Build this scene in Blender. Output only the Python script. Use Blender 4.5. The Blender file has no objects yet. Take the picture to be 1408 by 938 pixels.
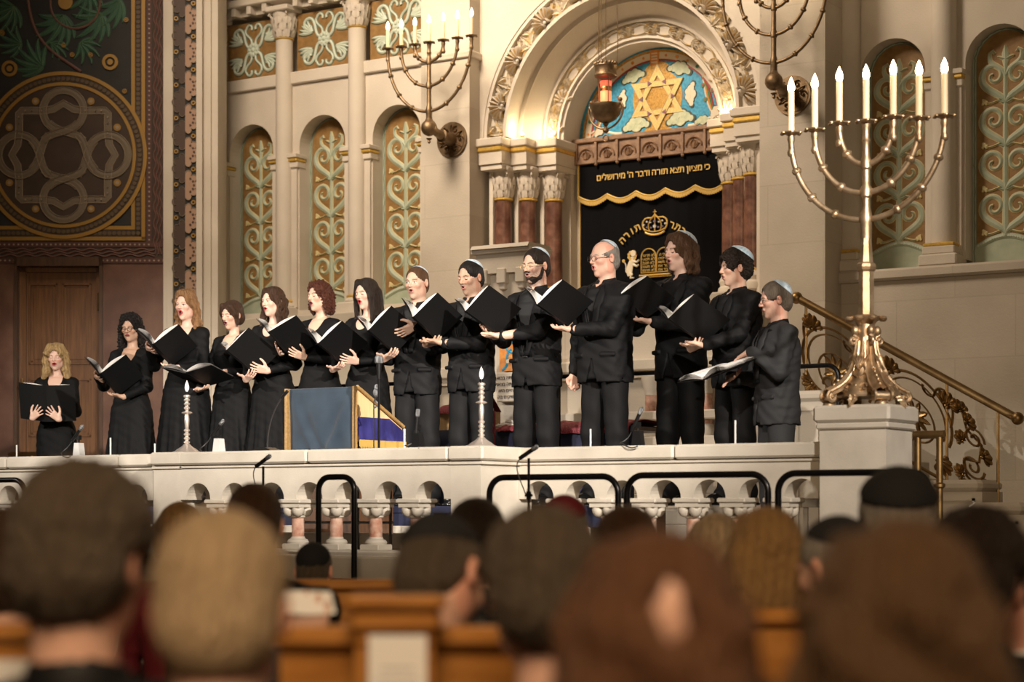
import bpy, math, random
import numpy as np
from mathutils import Vector, Matrix
random.seed(7)
PI = math.pi
scene = bpy.context.scene
COL = scene.collection

# ------------------------------------------------------------------ camera
F = 2700.0                      # focal length in pixels of the 1408 wide frame
TH = math.radians(32.4)         # the camera looks 32.4 degrees to the left of the wall's normal
CT, ST = math.cos(TH), math.sin(TH)
EYE, HY = 1.30, 703.0
cam_d = bpy.data.cameras.new('camera')
cam = bpy.data.objects.new('camera', cam_d)
COL.objects.link(cam)
cam.location = (0, 0, EYE)
cam.rotation_euler = (PI / 2, 0, TH)
cam_d.sensor_width = 36.0
cam_d.lens = F * 36.0 / 1408.0
cam_d.shift_y = (HY - 469.0) / 1408.0
cam_d.clip_start = 0.1
cam_d.clip_end = 200
cam_d.dof.use_dof = True
cam_d.dof.focus_distance = 13.6
cam_d.dof.aperture_fstop = 2.6
scene.camera = cam

# ------------------------------------------------------------------ view and light
vs = scene.view_settings
vs.view_transform = 'Standard'
vs.look = 'None'
vs.exposure = 0.0
vs.gamma = 1.0
vs.use_curve_mapping = False

world = bpy.data.worlds.new('world')
scene.world = world
world.use_nodes = True
world.node_tree.nodes['Background'].inputs[0].default_value = (1.0, 0.72, 0.46, 1)
world.node_tree.nodes['Background'].inputs[1].default_value = 0.04


def aim(o, target):
    d = Vector(target) - o.location
    o.rotation_euler = d.to_track_quat('-Z', 'Y').to_euler()


def spot(name, loc, target, power, col, angle, blend=0.5, size=0.12):
    l = bpy.data.lights.new(name, 'SPOT')
    l.energy = power; l.color = col; l.spot_size = math.radians(angle); l.spot_blend = blend
    l.shadow_soft_size = size
    o = bpy.data.objects.new(name, l); COL.objects.link(o); o.location = loc; aim(o, target)
    return o


def area(name, loc, target, power, col, sx, sy):
    l = bpy.data.lights.new(name, 'AREA')
    l.energy = power; l.color = col; l.shape = 'RECTANGLE'; l.size = sx; l.size_y = sy
    o = bpy.data.objects.new(name, l); COL.objects.link(o); o.location = loc; aim(o, target)
    return o


WARM = (1.0, 0.80, 0.60)
KEY = (1.0, 0.91, 0.80)
for i_, (tx, ty, pw) in enumerate(((-7.0, 11.4, 4300), (-8.3, 11.6, 4300), (-10.2, 11.9, 4000), (-12.3, 12.3, 3800))):
    spot('stage_spot_from_the_left_gallery', (-17.5, -0.6, 7.8), (tx, ty, 1.75), pw * 1.12, KEY, 14, 0.55, 0.06)
for i_, (tx, ty, pw) in enumerate(((-5.6, 10.8, 3000), (-8.2, 11.4, 4600), (-11.3, 12.0, 5600))):
    spot('stage_spot_from_the_right_gallery', (3.2, 2.6, 6.0), (tx, ty, 1.7), pw * 1.5, KEY, 17, 0.6, 0.10)
for tx, ty in ((-6.6, 11.3), (-8.9, 11.7), (-11.6, 12.3)):
    spot('front_fill_spot', (-0.5, -3.0, 7.2), (tx, ty, 2.15), 4600, KEY, 14, 0.6, 0.08)  # added fill spots that brighten the singers' faces
area('overhead_wall_fill', (-10.6, 10.6, 9.4), (-10.0, 16.2, 5.6), 265, WARM, 2.2, 2.2).data.spread = math.radians(92)  # unseen area light, spread narrowed to keep the right wall dim
area('hall_fill_light', (0.6, -1.2, 5.2), (-2.2, 3.6, 0.9), 380, (1.0, 0.72, 0.44), 2.5, 2.5)  # unseen area light placed to brighten the listeners' backs


# ------------------------------------------------------------------ pixel <-> place helpers (1408 x 938 frame)
def U(px, Y):
    t = (px - 704.0) / F
    return Y * (CT * t - ST) / (ST * t + CT)


def H(px, py, Y):
    t = (px - 704.0) / F
    return EYE + (HY - py) / F * Y / (CT + ST * t)


def at(px, py, Y):
    return Vector((U(px, Y), Y, H(px, py, Y)))


def atz(px, py, Z):
    """place at camera depth Z"""
    r = (px - 704.0) / F * Z
    return Vector((r * CT - Z * ST, r * ST + Z * CT, EYE + (HY - py) / F * Z))


# ------------------------------------------------------------------ materials
def mat(name, col=(0.8, 0.8, 0.8), rough=0.6, metal=0.0, spec=0.5, col2=None, scale=6.0, detail=4.0, lo=0.35, hi=0.65,
        bump=0.0, bscale=40.0, sheen=0.0, emit=None, estr=0.0, stretch=None, trans=0.0, wave=None, vcol=False, sss=0.0, coat=0.0, brick=None):
    m = bpy.data.materials.new(name)
    m.use_nodes = True
    nt = m.node_tree; N = nt.nodes; L = nt.links
    b = N['Principled BSDF']
    b.inputs['Base Color'].default_value = (*col, 1)
    b.inputs['Roughness'].default_value = rough
    b.inputs['Metallic'].default_value = metal
    b.inputs['Specular IOR Level'].default_value = spec
    if sheen: b.inputs['Sheen Weight'].default_value = sheen
    if coat: b.inputs['Coat Weight'].default_value = coat
    if trans: b.inputs['Transmission Weight'].default_value = trans
    if sss:
        b.inputs['Subsurface Weight'].default_value = sss
        b.inputs['Subsurface Radius'].default_value = (0.012, 0.005, 0.003)
        b.inputs['Subsurface Scale'].default_value = 1.0
    if emit:
        b.inputs['Emission Color'].default_value = (*emit, 1)
        b.inputs['Emission Strength'].default_value = estr
    tc = N.new('ShaderNodeTexCoord')
    mp = N.new('ShaderNodeMapping')
    L.new(tc.outputs['Object'], mp.inputs['Vector'])
    if stretch: mp.inputs['Scale'].default_value = stretch
    out = None
    if col2 is not None:
        nz = N.new('ShaderNodeTexNoise')
        nz.inputs['Scale'].default_value = scale
        nz.inputs['Detail'].default_value = detail
        L.new(mp.outputs[0], nz.inputs['Vector'])
        src = nz.outputs['Fac']
        if wave:
            wv = N.new('ShaderNodeTexWave')
            wv.inputs['Scale'].default_value = wave[0]
            wv.inputs['Distortion'].default_value = wave[1]
            wv.inputs['Detail'].default_value = 3
            wv.inputs['Detail Scale'].default_value = 1.2
            L.new(mp.outputs[0], wv.inputs['Vector'])
            src = wv.outputs['Fac']
        cr = N.new('ShaderNodeValToRGB')
        cr.color_ramp.elements[0].position = lo; cr.color_ramp.elements[0].color = (*col, 1)
        cr.color_ramp.elements[1].position = hi; cr.color_ramp.elements[1].color = (*col2, 1)
        L.new(src, cr.inputs[0]); out = cr.outputs[0]
    if vcol:
        at_ = N.new('ShaderNodeAttribute'); at_.attribute_name = 'Col'
        out = at_.outputs['Color']
    if brick:
        bk = N.new('ShaderNodeTexBrick')
        bk.inputs['Scale'].default_value = 1.0
        bk.inputs['Brick Width'].default_value = brick[0]
        bk.inputs['Row Height'].default_value = brick[1]
        bk.inputs['Mortar Size'].default_value = 0.005
        bk.inputs['Color1'].default_value = (1, 1, 1, 1); bk.inputs['Color2'].default_value = (0.93, 0.93, 0.92, 1)
        bk.inputs['Mortar'].default_value = (0.86, 0.85, 0.83, 1)
        sp = N.new('ShaderNodeSeparateXYZ'); cb = N.new('ShaderNodeCombineXYZ')
        L.new(tc.outputs['Object'], sp.inputs[0]); L.new(sp.outputs['X'], cb.inputs['X']); L.new(sp.outputs['Z'], cb.inputs['Y'])
        L.new(cb.outputs[0], bk.inputs['Vector'])
        mx = N.new('ShaderNodeMix'); mx.data_type = 'RGBA'; mx.blend_type = 'MULTIPLY'; mx.inputs[0].default_value = 1.0
        L.new(out, mx.inputs[6]); L.new(bk.outputs['Color'], mx.inputs[7]); out = mx.outputs[2]
    if out is not None: L.new(out, b.inputs['Base Color'])
    if bump:
        n2 = N.new('ShaderNodeTexNoise'); n2.inputs['Scale'].default_value = bscale; n2.inputs['Detail'].default_value = 3
        L.new(mp.outputs[0], n2.inputs['Vector'])
        bp = N.new('ShaderNodeBump'); bp.inputs['Strength'].default_value = bump; bp.inputs['Distance'].default_value = 0.02
        L.new(n2.outputs['Fac'], bp.inputs['Height']); L.new(bp.outputs[0], b.inputs['Normal'])
    return m


M = {}
M['stone'] = mat('limestone', (0.55, 0.49, 0.41), 0.75, col2=(0.62, 0.56, 0.475), scale=2.2, detail=8, bump=0.12, bscale=60)
M['ashlar'] = mat('limestone_ashlar', (0.48, 0.425, 0.35), 0.75, col2=(0.57, 0.51, 0.425), scale=1.6, detail=8, bump=0.12, bscale=60, brick=(1.05, 0.52))
M['rail_stone'] = mat('balustrade_stone', (0.47, 0.425, 0.36), 0.6, col2=(0.55, 0.50, 0.43), scale=5, detail=6, bump=0.06, bscale=90)
M['gilt'] = mat('gilding', (0.66, 0.42, 0.08), 0.38, 0.5, col2=(0.78, 0.52, 0.13), scale=30)
M['marble_red'] = mat('red_marble', (0.085, 0.034, 0.022), 0.34, col2=(0.235, 0.115, 0.078), scale=9, detail=9, lo=0.38, hi=0.72)
M['marble_pink'] = mat('pink_marble', (0.42, 0.20, 0.135), 0.22, col2=(0.62, 0.42, 0.33), scale=22, detail=9, lo=0.38, hi=0.68)
M['bronze'] = mat('gilt_bronze', (0.40, 0.275, 0.16), 0.42, 0.85, col2=(0.62, 0.46, 0.30), scale=16, bump=0.10, bscale=120)
M['bronze_dark'] = mat('dark_bronze', (0.17, 0.115, 0.065), 0.5, 0.9, col2=(0.28, 0.195, 0.115), scale=14, bump=0.15, bscale=90)
M['brass'] = mat('old_brass', (0.26, 0.165, 0.070), 0.42, 0.95, col2=(0.38, 0.25, 0.11), scale=10)
M['silver'] = mat('silver', (0.74, 0.66, 0.60), 0.36, 0.75)
M['panel_gold'] = mat('panel_brown_gold', (0.215, 0.115, 0.032), 0.55, col2=(0.29, 0.165, 0.055), scale=14, detail=6, bump=0.2, bscale=70)
M['sage'] = mat('sage_paint', (0.33, 0.385, 0.28), 0.6, col2=(0.41, 0.455, 0.35), scale=9)
M['sage_dark'] = mat('dark_sage_paint', (0.115, 0.16, 0.12), 0.6, col2=(0.155, 0.20, 0.15), scale=9)
M['mint'] = mat('pale_mint_paint', (0.47, 0.54, 0.44), 0.6, col2=(0.56, 0.62, 0.52), scale=9)
M['cream_line'] = mat('cream_gold_line', (0.62, 0.53, 0.27), 0.5)
M['dark_line'] = mat('dark_green_line', (0.07, 0.10, 0.06), 0.6)
M['shell'] = mat('gilded_relief_stone', (0.56, 0.49, 0.38), 0.6, col2=(0.60, 0.44, 0.20), scale=16, detail=3, lo=0.52, hi=0.62, bump=0.1)
M['wood'] = mat('oak', (0.20, 0.085, 0.026), 0.42, col2=(0.30, 0.135, 0.045), scale=5, detail=6, stretch=(9, 9, 0.8))
M['wood_door'] = mat('brown_door_wood', (0.10, 0.040, 0.011), 0.42, col2=(0.165, 0.070, 0.021), scale=4, detail=6, stretch=(12, 12, 0.9))
M['wood_dark'] = mat('dark_wood', (0.05, 0.022, 0.010), 0.45, col2=(0.08, 0.036, 0.016), scale=5, stretch=(8, 8, 1))
M['wood_carved'] = mat('carved_walnut', (0.165, 0.092, 0.052), 0.5, col2=(0.25, 0.15, 0.088), scale=14, bump=0.3, bscale=70)
M['pew'] = mat('orange_oak_pew', (0.30, 0.115, 0.018), 0.4, col2=(0.40, 0.17, 0.035), scale=4, stretch=(2, 2, 10))
M['wood_light'] = mat('pale_beech', (0.62, 0.40, 0.20), 0.5, col2=(0.70, 0.47, 0.25), scale=5, stretch=(6, 6, 1))
M['brown_wall'] = mat('red_brown_marble_wall', (0.095, 0.040, 0.024), 0.4, col2=(0.185, 0.092, 0.058), scale=3.2, detail=9, lo=0.4, hi=0.75)
M['mural_brown'] = mat('mural_brown', (0.036, 0.019, 0.011), 0.7, col2=(0.050, 0.028, 0.016), scale=5)
M['mural_black'] = mat('mural_near_black', (0.010, 0.010, 0.010), 0.7, col2=(0.017, 0.016, 0.015), scale=5)
M['mural_gold'] = mat('mural_gold', (0.30, 0.165, 0.028), 0.5, 0.2)
M['mural_olive'] = mat('mural_olive_bead', (0.085, 0.055, 0.022), 0.6)
M['mural_strap'] = mat('mural_taupe_strap', (0.15, 0.115, 0.078), 0.65)
M['mural_strap2'] = mat('mural_light_taupe_line', (0.30, 0.24, 0.175), 0.65)
M['mural_pink'] = mat('mural_dusty_pink', (0.14, 0.066, 0.052), 0.65)
M['mural_red'] = mat('mural_oxblood', (0.075, 0.026, 0.020), 0.65)
M['mural_green'] = mat('mural_leaf_green', (0.022, 0.075, 0.045), 0.65, col2=(0.032, 0.10, 0.055), scale=9)
M['mural_green2'] = mat('mural_leaf_light_green', (0.10, 0.19, 0.11), 0.65)
M['mural_tan'] = mat('mural_tan_leaf', (0.36, 0.22, 0.145), 0.6)
M['mural_umber'] = mat('mural_umber_leaf', (0.055, 0.028, 0.018), 0.6)
M['velvet_black'] = mat('black_velvet', (0.0035, 0.0035, 0.0045), 0.9, spec=0.1)
M['gold_thread'] = mat('gold_thread', (0.68, 0.46, 0.13), 0.45, 0.35)
M['silver_thread'] = mat('silver_thread', (0.6, 0.58, 0.55), 0.4, 0.4)
M['velvet_blue'] = mat('blue_grey_velvet', (0.008, 0.020, 0.038), 0.8, sheen=0.12, col2=(0.018, 0.036, 0.060), scale=5, detail=3)
M['cloth_purple'] = mat('royal_blue_satin', (0.020, 0.018, 0.10), 0.45, col2=(0.032, 0.030, 0.155), scale=7)
M['cloth_navy'] = mat('navy_cloth', (0.010, 0.013, 0.04), 0.8)
M['cloth_red'] = mat('crimson_cloth', (0.26, 0.02, 0.04), 0.7, col2=(0.42, 0.16, 0.17), scale=60, stretch=(1, 14, 1), lo=0.55, hi=0.6)
M['white_cloth'] = mat('white_cloth', (0.75, 0.74, 0.72), 0.8)
M['paper'] = mat('music_paper', (0.80, 0.78, 0.76), 0.7)
M['ink'] = mat('printed_ink', (0.12, 0.11, 0.11), 0.8)
M['folder'] = mat('black_folder_board', (0.006, 0.006, 0.0065), 0.5, spec=0.25)
M['dress'] = mat('black_jersey', (0.0032, 0.0032, 0.0038), 0.72, spec=0.16)
M['suit'] = mat('black_wool_suit', (0.0055, 0.0055, 0.0064), 0.7, spec=0.17, bump=0.05, bscale=300)
M['suit_grey'] = mat('charcoal_wool_suit', (0.027, 0.0275, 0.030), 0.72, spec=0.25, bump=0.05, bscale=300)
M['shirt'] = mat('black_cotton_shirt', (0.006, 0.006, 0.007), 0.6, spec=0.25)
M['shoe'] = mat('polished_black_leather', (0.006, 0.006, 0.006), 0.22)
M['kippah_blue'] = mat('pale_blue_satin', (0.34, 0.48, 0.60), 0.38, col2=(0.60, 0.70, 0.78), scale=45, sheen=0.3)
M['kippah_black'] = mat('black_velvet_cap', (0.005, 0.005, 0.006), 0.9)
M['kippah_red'] = mat('red_velvet_cap', (0.12, 0.004, 0.010), 0.8)
M['skin'] = mat('skin', (0.6, 0.35, 0.25), 0.48, vcol=True, sss=0.12, spec=0.4)
M['eye'] = mat('eye', (0.6, 0.58, 0.55), 0.15, vcol=True)
M['black_metal'] = mat('black_painted_steel', (0.012, 0.011, 0.012), 0.28, 0.6)
M['grey_metal'] = mat('grey_steel', (0.16, 0.15, 0.15), 0.3, 0.9)
M['mic'] = mat('black_microphone_metal', (0.03, 0.03, 0.032), 0.3, 0.7)
M['mic_grille'] = mat('silver_microphone_grille', (0.30, 0.31, 0.33), 0.35, 0.9, bump=0.5, bscale=900)
M['rubber'] = mat('black_cable_rubber', (0.02, 0.02, 0.02), 0.5)
M['clear_plastic'] = mat('frosted_plastic_stand', (0.55, 0.55, 0.54), 0.3)
M['candle'] = mat('ivory_candle_tube', (0.74, 0.62, 0.42), 0.45, emit=(1.0, 0.62, 0.25), estr=0.12)
M['bulb'] = mat('glowing_flame_bulb', (1, 0.9, 0.7), 0.3, emit=(1.0, 0.80, 0.52), estr=26.0)
M['bulb_unlit_glow'] = mat('frosted_white_bulb', (0.85, 0.84, 0.82), 0.2, emit=(1, 0.95, 0.9), estr=0.35)  # unlit bulb with a faint glow put into its material
M['red_glass'] = mat('glowing_red_glass', (0.8, 0.10, 0.05), 0.2, emit=(1.0, 0.10, 0.05), estr=1.1)
M['red_glass_hot'] = mat('glowing_orange_glass', (0.9, 0.3, 0.15), 0.2, emit=(1.0, 0.22, 0.10), estr=1.3)
M['floor'] = mat('stage_floor_stone', (0.34, 0.30, 0.25), 0.5, col2=(0.40, 0.36, 0.30), scale=3)
M['floor_hall'] = mat('hall_floor', (0.10, 0.07, 0.05), 0.6, col2=(0.13, 0.09, 0.06), scale=3)
M['m_blue'] = mat('mosaic_blue', (0.022, 0.22, 0.40), 0.35, col2=(0.06, 0.36, 0.55), scale=38, detail=2)
M['m_gold'] = mat('mosaic_gold', (0.34, 0.175, 0.030), 0.35, 0.3, col2=(0.56, 0.33, 0.08), scale=60, detail=2)
M['m_gold2'] = mat('mosaic_light_gold', (0.62, 0.43, 0.14), 0.32, 0.2, col2=(0.76, 0.57, 0.24), scale=60, detail=2)
M['m_cream'] = mat('mosaic_cream', (0.66, 0.58, 0.44), 0.4)
M['m_green'] = mat('mosaic_cloud_green', (0.40, 0.46, 0.30), 0.4, col2=(0.52, 0.55, 0.38), scale=30)
M['m_dark'] = mat('mosaic_dark_outline', (0.035, 0.055, 0.045), 0.4)
M['m_red'] = mat('mosaic_red', (0.33, 0.04, 0.035), 0.4)
M['m_emer'] = mat('mosaic_emerald', (0.03, 0.22, 0.10), 0.4)
M['m_plum'] = mat('mosaic_plum', (0.16, 0.12, 0.17), 0.4)
M['m_orange'] = mat('mosaic_orange', (0.55, 0.17, 0.02), 0.4, col2=(0.68, 0.28, 0.04), scale=25)


# ------------------------------------------------------------------ mesh builder
class MB:
    def __init__(s):
        s.v = []; s.f = []; s.m = []

    def add(s, vs_, fs, mi=0):
        o = len(s.v)
        s.v.extend([tuple(p) for p in vs_])
        for f_ in fs:
            s.f.append([i + o for i in f_]); s.m.append(mi)

    def box(s, x0, x1, y0, y1, z0, z1, mi=0, ch=0.0):
        if ch > 0:
            c = ch
            for (X0, X1, Z0, Z1, Ya, Yb) in ():
                pass
            # chamfer on the four edges of the -y face and the verticals: octagonal prism along z with bevelled top
            pts = [(x0 + c, y0), (x1 - c, y0), (x1, y0 + c), (x1, y1 - c), (x1 - c, y1), (x0 + c, y1), (x0, y1 - c), (x0, y0 + c)]
            ins = [(x0 + 2 * c, y0 + c), (x1 - 2 * c, y0 + c), (x1 - c, y0 + 2 * c), (x1 - c, y1 - 2 * c), (x1 - 2 * c, y1 - c), (x0 + 2 * c, y1 - c), (x0 + c, y1 - 2 * c), (x0 + c, y0 + 2 * c)]
            V_ = [(x, y, z0) for x, y in ins] + [(x, y, z0 + c) for x, y in pts] + [(x, y, z1 - c) for x, y in pts] + [(x, y, z1) for x, y in ins]
            Fs = [list(range(7, -1, -1)), list(range(24, 32))]
            for r in range(3):
                for i in range(8):
                    j = (i + 1) % 8
                    Fs.append([r * 8 + i, r * 8 + j, r * 8 + 8 + j, r * 8 + 8 + i])
            s.add(V_, Fs, mi); return s
        V_ = [(x0, y0, z0), (x1, y0, z0), (x1, y1, z0), (x0, y1, z0), (x0, y0, z1), (x1, y0, z1), (x1, y1, z1), (x0, y1, z1)]
        s.add(V_, [(0, 3, 2, 1), (4, 5, 6, 7), (0, 1, 5, 4), (1, 2, 6, 5), (2, 3, 7, 6), (3, 0, 4, 7)], mi)
        return s

    def lathe(s, prof, c=(0, 0, 0), seg=24, mi=0, flute=0, fa=0.0, a0=0.0, a1=2 * PI, sy=1.0, close=True):
        """prof: [(r, z)...] bottom to top"""
        V_ = []; Fs = []
        full = abs((a1 - a0) - 2 * PI) < 1e-6
        n = seg if full else seg + 1
        for r, z in prof:
            for i in range(n):
                a = a0 + (a1 - a0) * i / seg
                rr = r * (1 + (fa * math.cos(flute * a) if flute else 0))
                V_.append((c[0] + rr * math.cos(a), c[1] + rr * math.sin(a) * sy, c[2] + z))
        for k in range(len(prof) - 1):
            for i in range(seg):
                j = (i + 1) % n
                Fs.append((k * n + i, k * n + j, (k + 1) * n + j, (k + 1) * n + i))
        if close:
            Fs.append(list(range(n - 1, -1, -1)))
            Fs.append([(len(prof) - 1) * n + i for i in range(n)])
        s.add(V_, Fs, mi); return s

    def tube(s, pts, r, seg=8, mi=0, closed=False, cap=True):
        pts = [Vector(p) for p in pts]
        n = len(pts)
        rs = r if isinstance(r, (list, tuple)) else [r] * n
        V_ = []; Fs = []
        t0 = (pts[1] - pts[0]).normalized()
        ref = Vector((0, 0, 1)) if abs(t0.z) < 0.9 else Vector((1, 0, 0))
        u = t0.cross(ref).normalized()
        for i in range(n):
            if closed: t = (pts[(i + 1) % n] - pts[i - 1]).normalized()
            else: t = (pts[min(i + 1, n - 1)] - pts[max(i - 1, 0)]).normalized()
            u = (u - t * u.dot(t))
            u = u.normalized() if u.length > 1e-6 else t.orthogonal().normalized()
            w = t.cross(u)
            for k in range(seg):
                a = 2 * PI * k / seg
                V_.append(pts[i] + (u * math.cos(a) + w * math.sin(a)) * rs[i])
        m_ = n if closed else n - 1
        for i in range(m_):
            for k in range(seg):
                a = i * seg + k; b = i * seg + (k + 1) % seg
                c = ((i + 1) % n) * seg + (k + 1) % seg; d = ((i + 1) % n) * seg + k
                Fs.append((a, b, c, d))
        if cap and not closed:
            Fs.append(list(range(seg - 1, -1, -1))); Fs.append([(n - 1) * seg + k for k in range(seg)])
        s.add(V_, Fs, mi); return s

    def ball(s, c, r, seg=12, rings=8, mi=0):
        r = r if isinstance(r, (tuple, list)) else (r, r, r)
        V_ = [(c[0], c[1], c[2] - r[2])]; Fs = []
        for i in range(1, rings):
            a = -PI / 2 + PI * i / rings
            for k in range(seg):
                b = 2 * PI * k / seg
                V_.append((c[0] + r[0] * math.cos(a) * math.cos(b), c[1] + r[1] * math.cos(a) * math.sin(b), c[2] + r[2] * math.sin(a)))
        V_.append((c[0], c[1], c[2] + r[2]))
        for k in range(seg):
            Fs.append((0, 1 + (k + 1) % seg, 1 + k))
            Fs.append((len(V_) - 1, 1 + (rings - 2) * seg + k, 1 + (rings - 2) * seg + (k + 1) % seg))
        for i in range(rings - 2):
            for k in range(seg):
                a = 1 + i * seg + k; b = 1 + i * seg + (k + 1) % seg
                Fs.append((a, b, b + seg, a + seg))
        s.add(V_, Fs, mi); return s

    def prism(s, poly, d0, d1, fr, mi=0, inset=0.0):
        """poly in the (u, v) of frame fr, extruded from depth d0 (front) to d1 (back)"""
        n = len(poly)
        V_ = [fr(u, v, d0) for u, v in poly] + [fr(u, v, d1) for u, v in poly]
        Fs = [list(range(n)), list(range(2 * n - 1, n - 1, -1))]
        for i in range(n):
            j = (i + 1) % n
            Fs.append((i, n + i, n + j, j))
        s.add(V_, Fs, mi); return s

    def ribbon(s, pts, ws, d0, d1, fr, mi=0, closed=False):
        """raised strip: three points across the front (ridge), walls down to d1"""
        n = len(pts)
        ws = ws if isinstance(ws, (list, tuple)) else [ws] * n
        V_ = []; Fs = []
        for i in range(n):
            if closed: a = pts[i - 1]; b = pts[(i + 1) % n]
            else: a = pts[max(i - 1, 0)]; b = pts[min(i + 1, n - 1)]
            dx, dy = b[0] - a[0], b[1] - a[1]
            l = math.hypot(dx, dy) or 1e-9
            nx, ny = -dy / l, dx / l
            w = ws[i] / 2; u, v = pts[i]
            dm = d1 + (d0 - d1) * 0.6
            V_ += [fr(u + nx * w, v + ny * w, d1), fr(u + nx * w * 0.85, v + ny * w * 0.85, dm), fr(u, v, d0),
                   fr(u - nx * w * 0.85, v - ny * w * 0.85, dm), fr(u - nx * w, v - ny * w, d1)]
        m_ = n if closed else n - 1
        for i in range(m_):
            o = i * 5; q = ((i + 1) % n) * 5
            for k in range(4):
                Fs.append((o + k, o + k + 1, q + k + 1, q + k))
        if not closed:
            Fs.append((4, 3, 2, 1, 0)); o = (n - 1) * 5; Fs.append((o, o + 1, o + 2, o + 3, o + 4))
        s.add(V_, Fs, mi); return s

    def arcband(s, cu, cv, r0, r1, a0, a1, d0, d1, fr, n=24, mi=0):
        V_ = []; Fs = []
        for i in range(n + 1):
            a = a0 + (a1 - a0) * i / n
            c, q = math.cos(a), math.sin(a)
            V_ += [fr(cu + r0 * c, cv + r0 * q, d0), fr(cu + r1 * c, cv + r1 * q, d0), fr(cu + r1 * c, cv + r1 * q, d1), fr(cu + r0 * c, cv + r0 * q, d1)]
        for i in range(n):
            o = i * 4; p = o + 4
            for k in range(4):
                Fs.append((o + k, p + k, p + (k + 1) % 4, o + (k + 1) % 4))
        Fs.append((0, 1, 2, 3)); Fs.append((n * 4 + 3, n * 4 + 2, n * 4 + 1, n * 4))
        s.add(V_, Fs, mi); return s

    def surf(s, grid, mi=0):
        n = len(grid); m_ = len(grid[0])
        V_ = [p for r in grid for p in r]
        s.add(V_, [(i * m_ + j, i * m_ + j + 1, (i + 1) * m_ + j + 1, (i + 1) * m_ + j) for i in range(n - 1) for j in range(m_ - 1)], mi)
        return s

    def archwall(s, x0, x1, z0, z1, cx, r, zs, zb, y0, y1, mi=0, n=20, sill=True):
        """wall slab x0..x1, z0..z1 pierced by a round-headed opening"""
        if zb > z0: s.box(x0, x1, y0, y1, z0, zb, mi)
        arc = [(cx + r * math.cos(PI - PI * i / n), zs + r * math.sin(PI * i / n)) for i in range(n + 1)]
        poly_l = [(x0, zb), (cx - r, zb), (cx - r, zs)]
        s.box(x0, cx - r, y0, y1, zb, zs, mi); s.box(cx + r, x1, y0, y1, zb, zs, mi)
        # spandrel columns between the arc and the top
        s.box(x0, cx - r, y0, y1, zs, z1, mi); s.box(cx + r, x1, y0, y1, zs, z1, mi)
        for i in range(n):
            (ua, va), (ub, vb) = arc[i], arc[i + 1]
            V_ = [(ua, y0, va), (ub, y0, vb), (ub, y0, z1), (ua, y0, z1), (ua, y1, va), (ub, y1, vb), (ub, y1, z1), (ua, y1, z1)]
            s.add(V_, [(0, 1, 2, 3), (7, 6, 5, 4), (0, 4, 5, 1), (2, 6, 7, 3)], mi)
        return s

    def build(s, name, mats, parent=None, smooth=False, angle=0.6, loc=None):
        me = bpy.data.meshes.new(name)
        me.from_pydata([tuple(p) for p in s.v], [], s.f)
        mats = mats if isinstance(mats, (list, tuple)) else [mats]
        for m_ in mats: me.materials.append(M[m_] if isinstance(m_, str) else m_)
        if len(mats) > 1: me.polygons.foreach_set('material_index', s.m)
        if smooth:
            me.polygons.foreach_set('use_smooth', [True] * len(me.polygons))
            me.set_sharp_from_angle(angle=angle)
        me.validate()
        o = bpy.data.objects.new(name, me)
        COL.objects.link(o)
        if parent is not None: o.parent = parent
        if loc is not None: o.location = loc
        return o


def fXZ(y):
    """frame on a wall facing -Y: u -> x, v -> z, depth d measured back from the face"""
    return lambda u, v, d: (u, y + d, v)


def fC(Z):
    """frame on a plane square to the line of sight at camera depth Z (the left wall, the pews)"""
    return lambda u, v, d: (u * CT - (Z + d) * ST, u * ST + (Z + d) * CT, v)


def tag(o, label=None, cat=None, group=None, kind=None):
    if label: o['label'] = label
    if cat: o['category'] = cat
    if group: o['group'] = group
    if kind: o['kind'] = kind
    return o


def struct(o):
    o['kind'] = 'structure'; return o


def empty(name, loc, rz=0.0, label=None, cat=None, group=None):
    o = bpy.data.objects.new(name, None); COL.objects.link(o)
    o.location = loc; o.rotation_euler = (0, 0, rz); o.empty_display_size = 0.1
    return tag(o, label, cat, group)


def copy_tree(o, parent=None):
    c = o.copy(); COL.objects.link(c); c.parent = parent
    for ch in [x for x in KIDS(o)]:
        copy_tree(ch, c)
    return c


def KIDS(o):
    return list(o.children)


def arcpts(cu, cv, r, a0, a1, n):
    return [(cu + r * math.cos(a0 + (a1 - a0) * i / n), cv + r * math.sin(a0 + (a1 - a0) * i / n)) for i in range(n + 1)]


def circ(cu, cv, r, n=20):
    return [(cu + r * math.cos(2 * PI * i / n), cv + r * math.sin(2 * PI * i / n)) for i in range(n)]


def bez(p0, p1, p2, p3, n):
    out = []
    for i in range(n + 1):
        t = i / n; q = 1 - t
        out.append(tuple(q ** 3 * a + 3 * q * q * t * b + 3 * q * t * t * c + t ** 3 * d for a, b, c, d in zip(p0, p1, p2, p3)))
    return out


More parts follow.
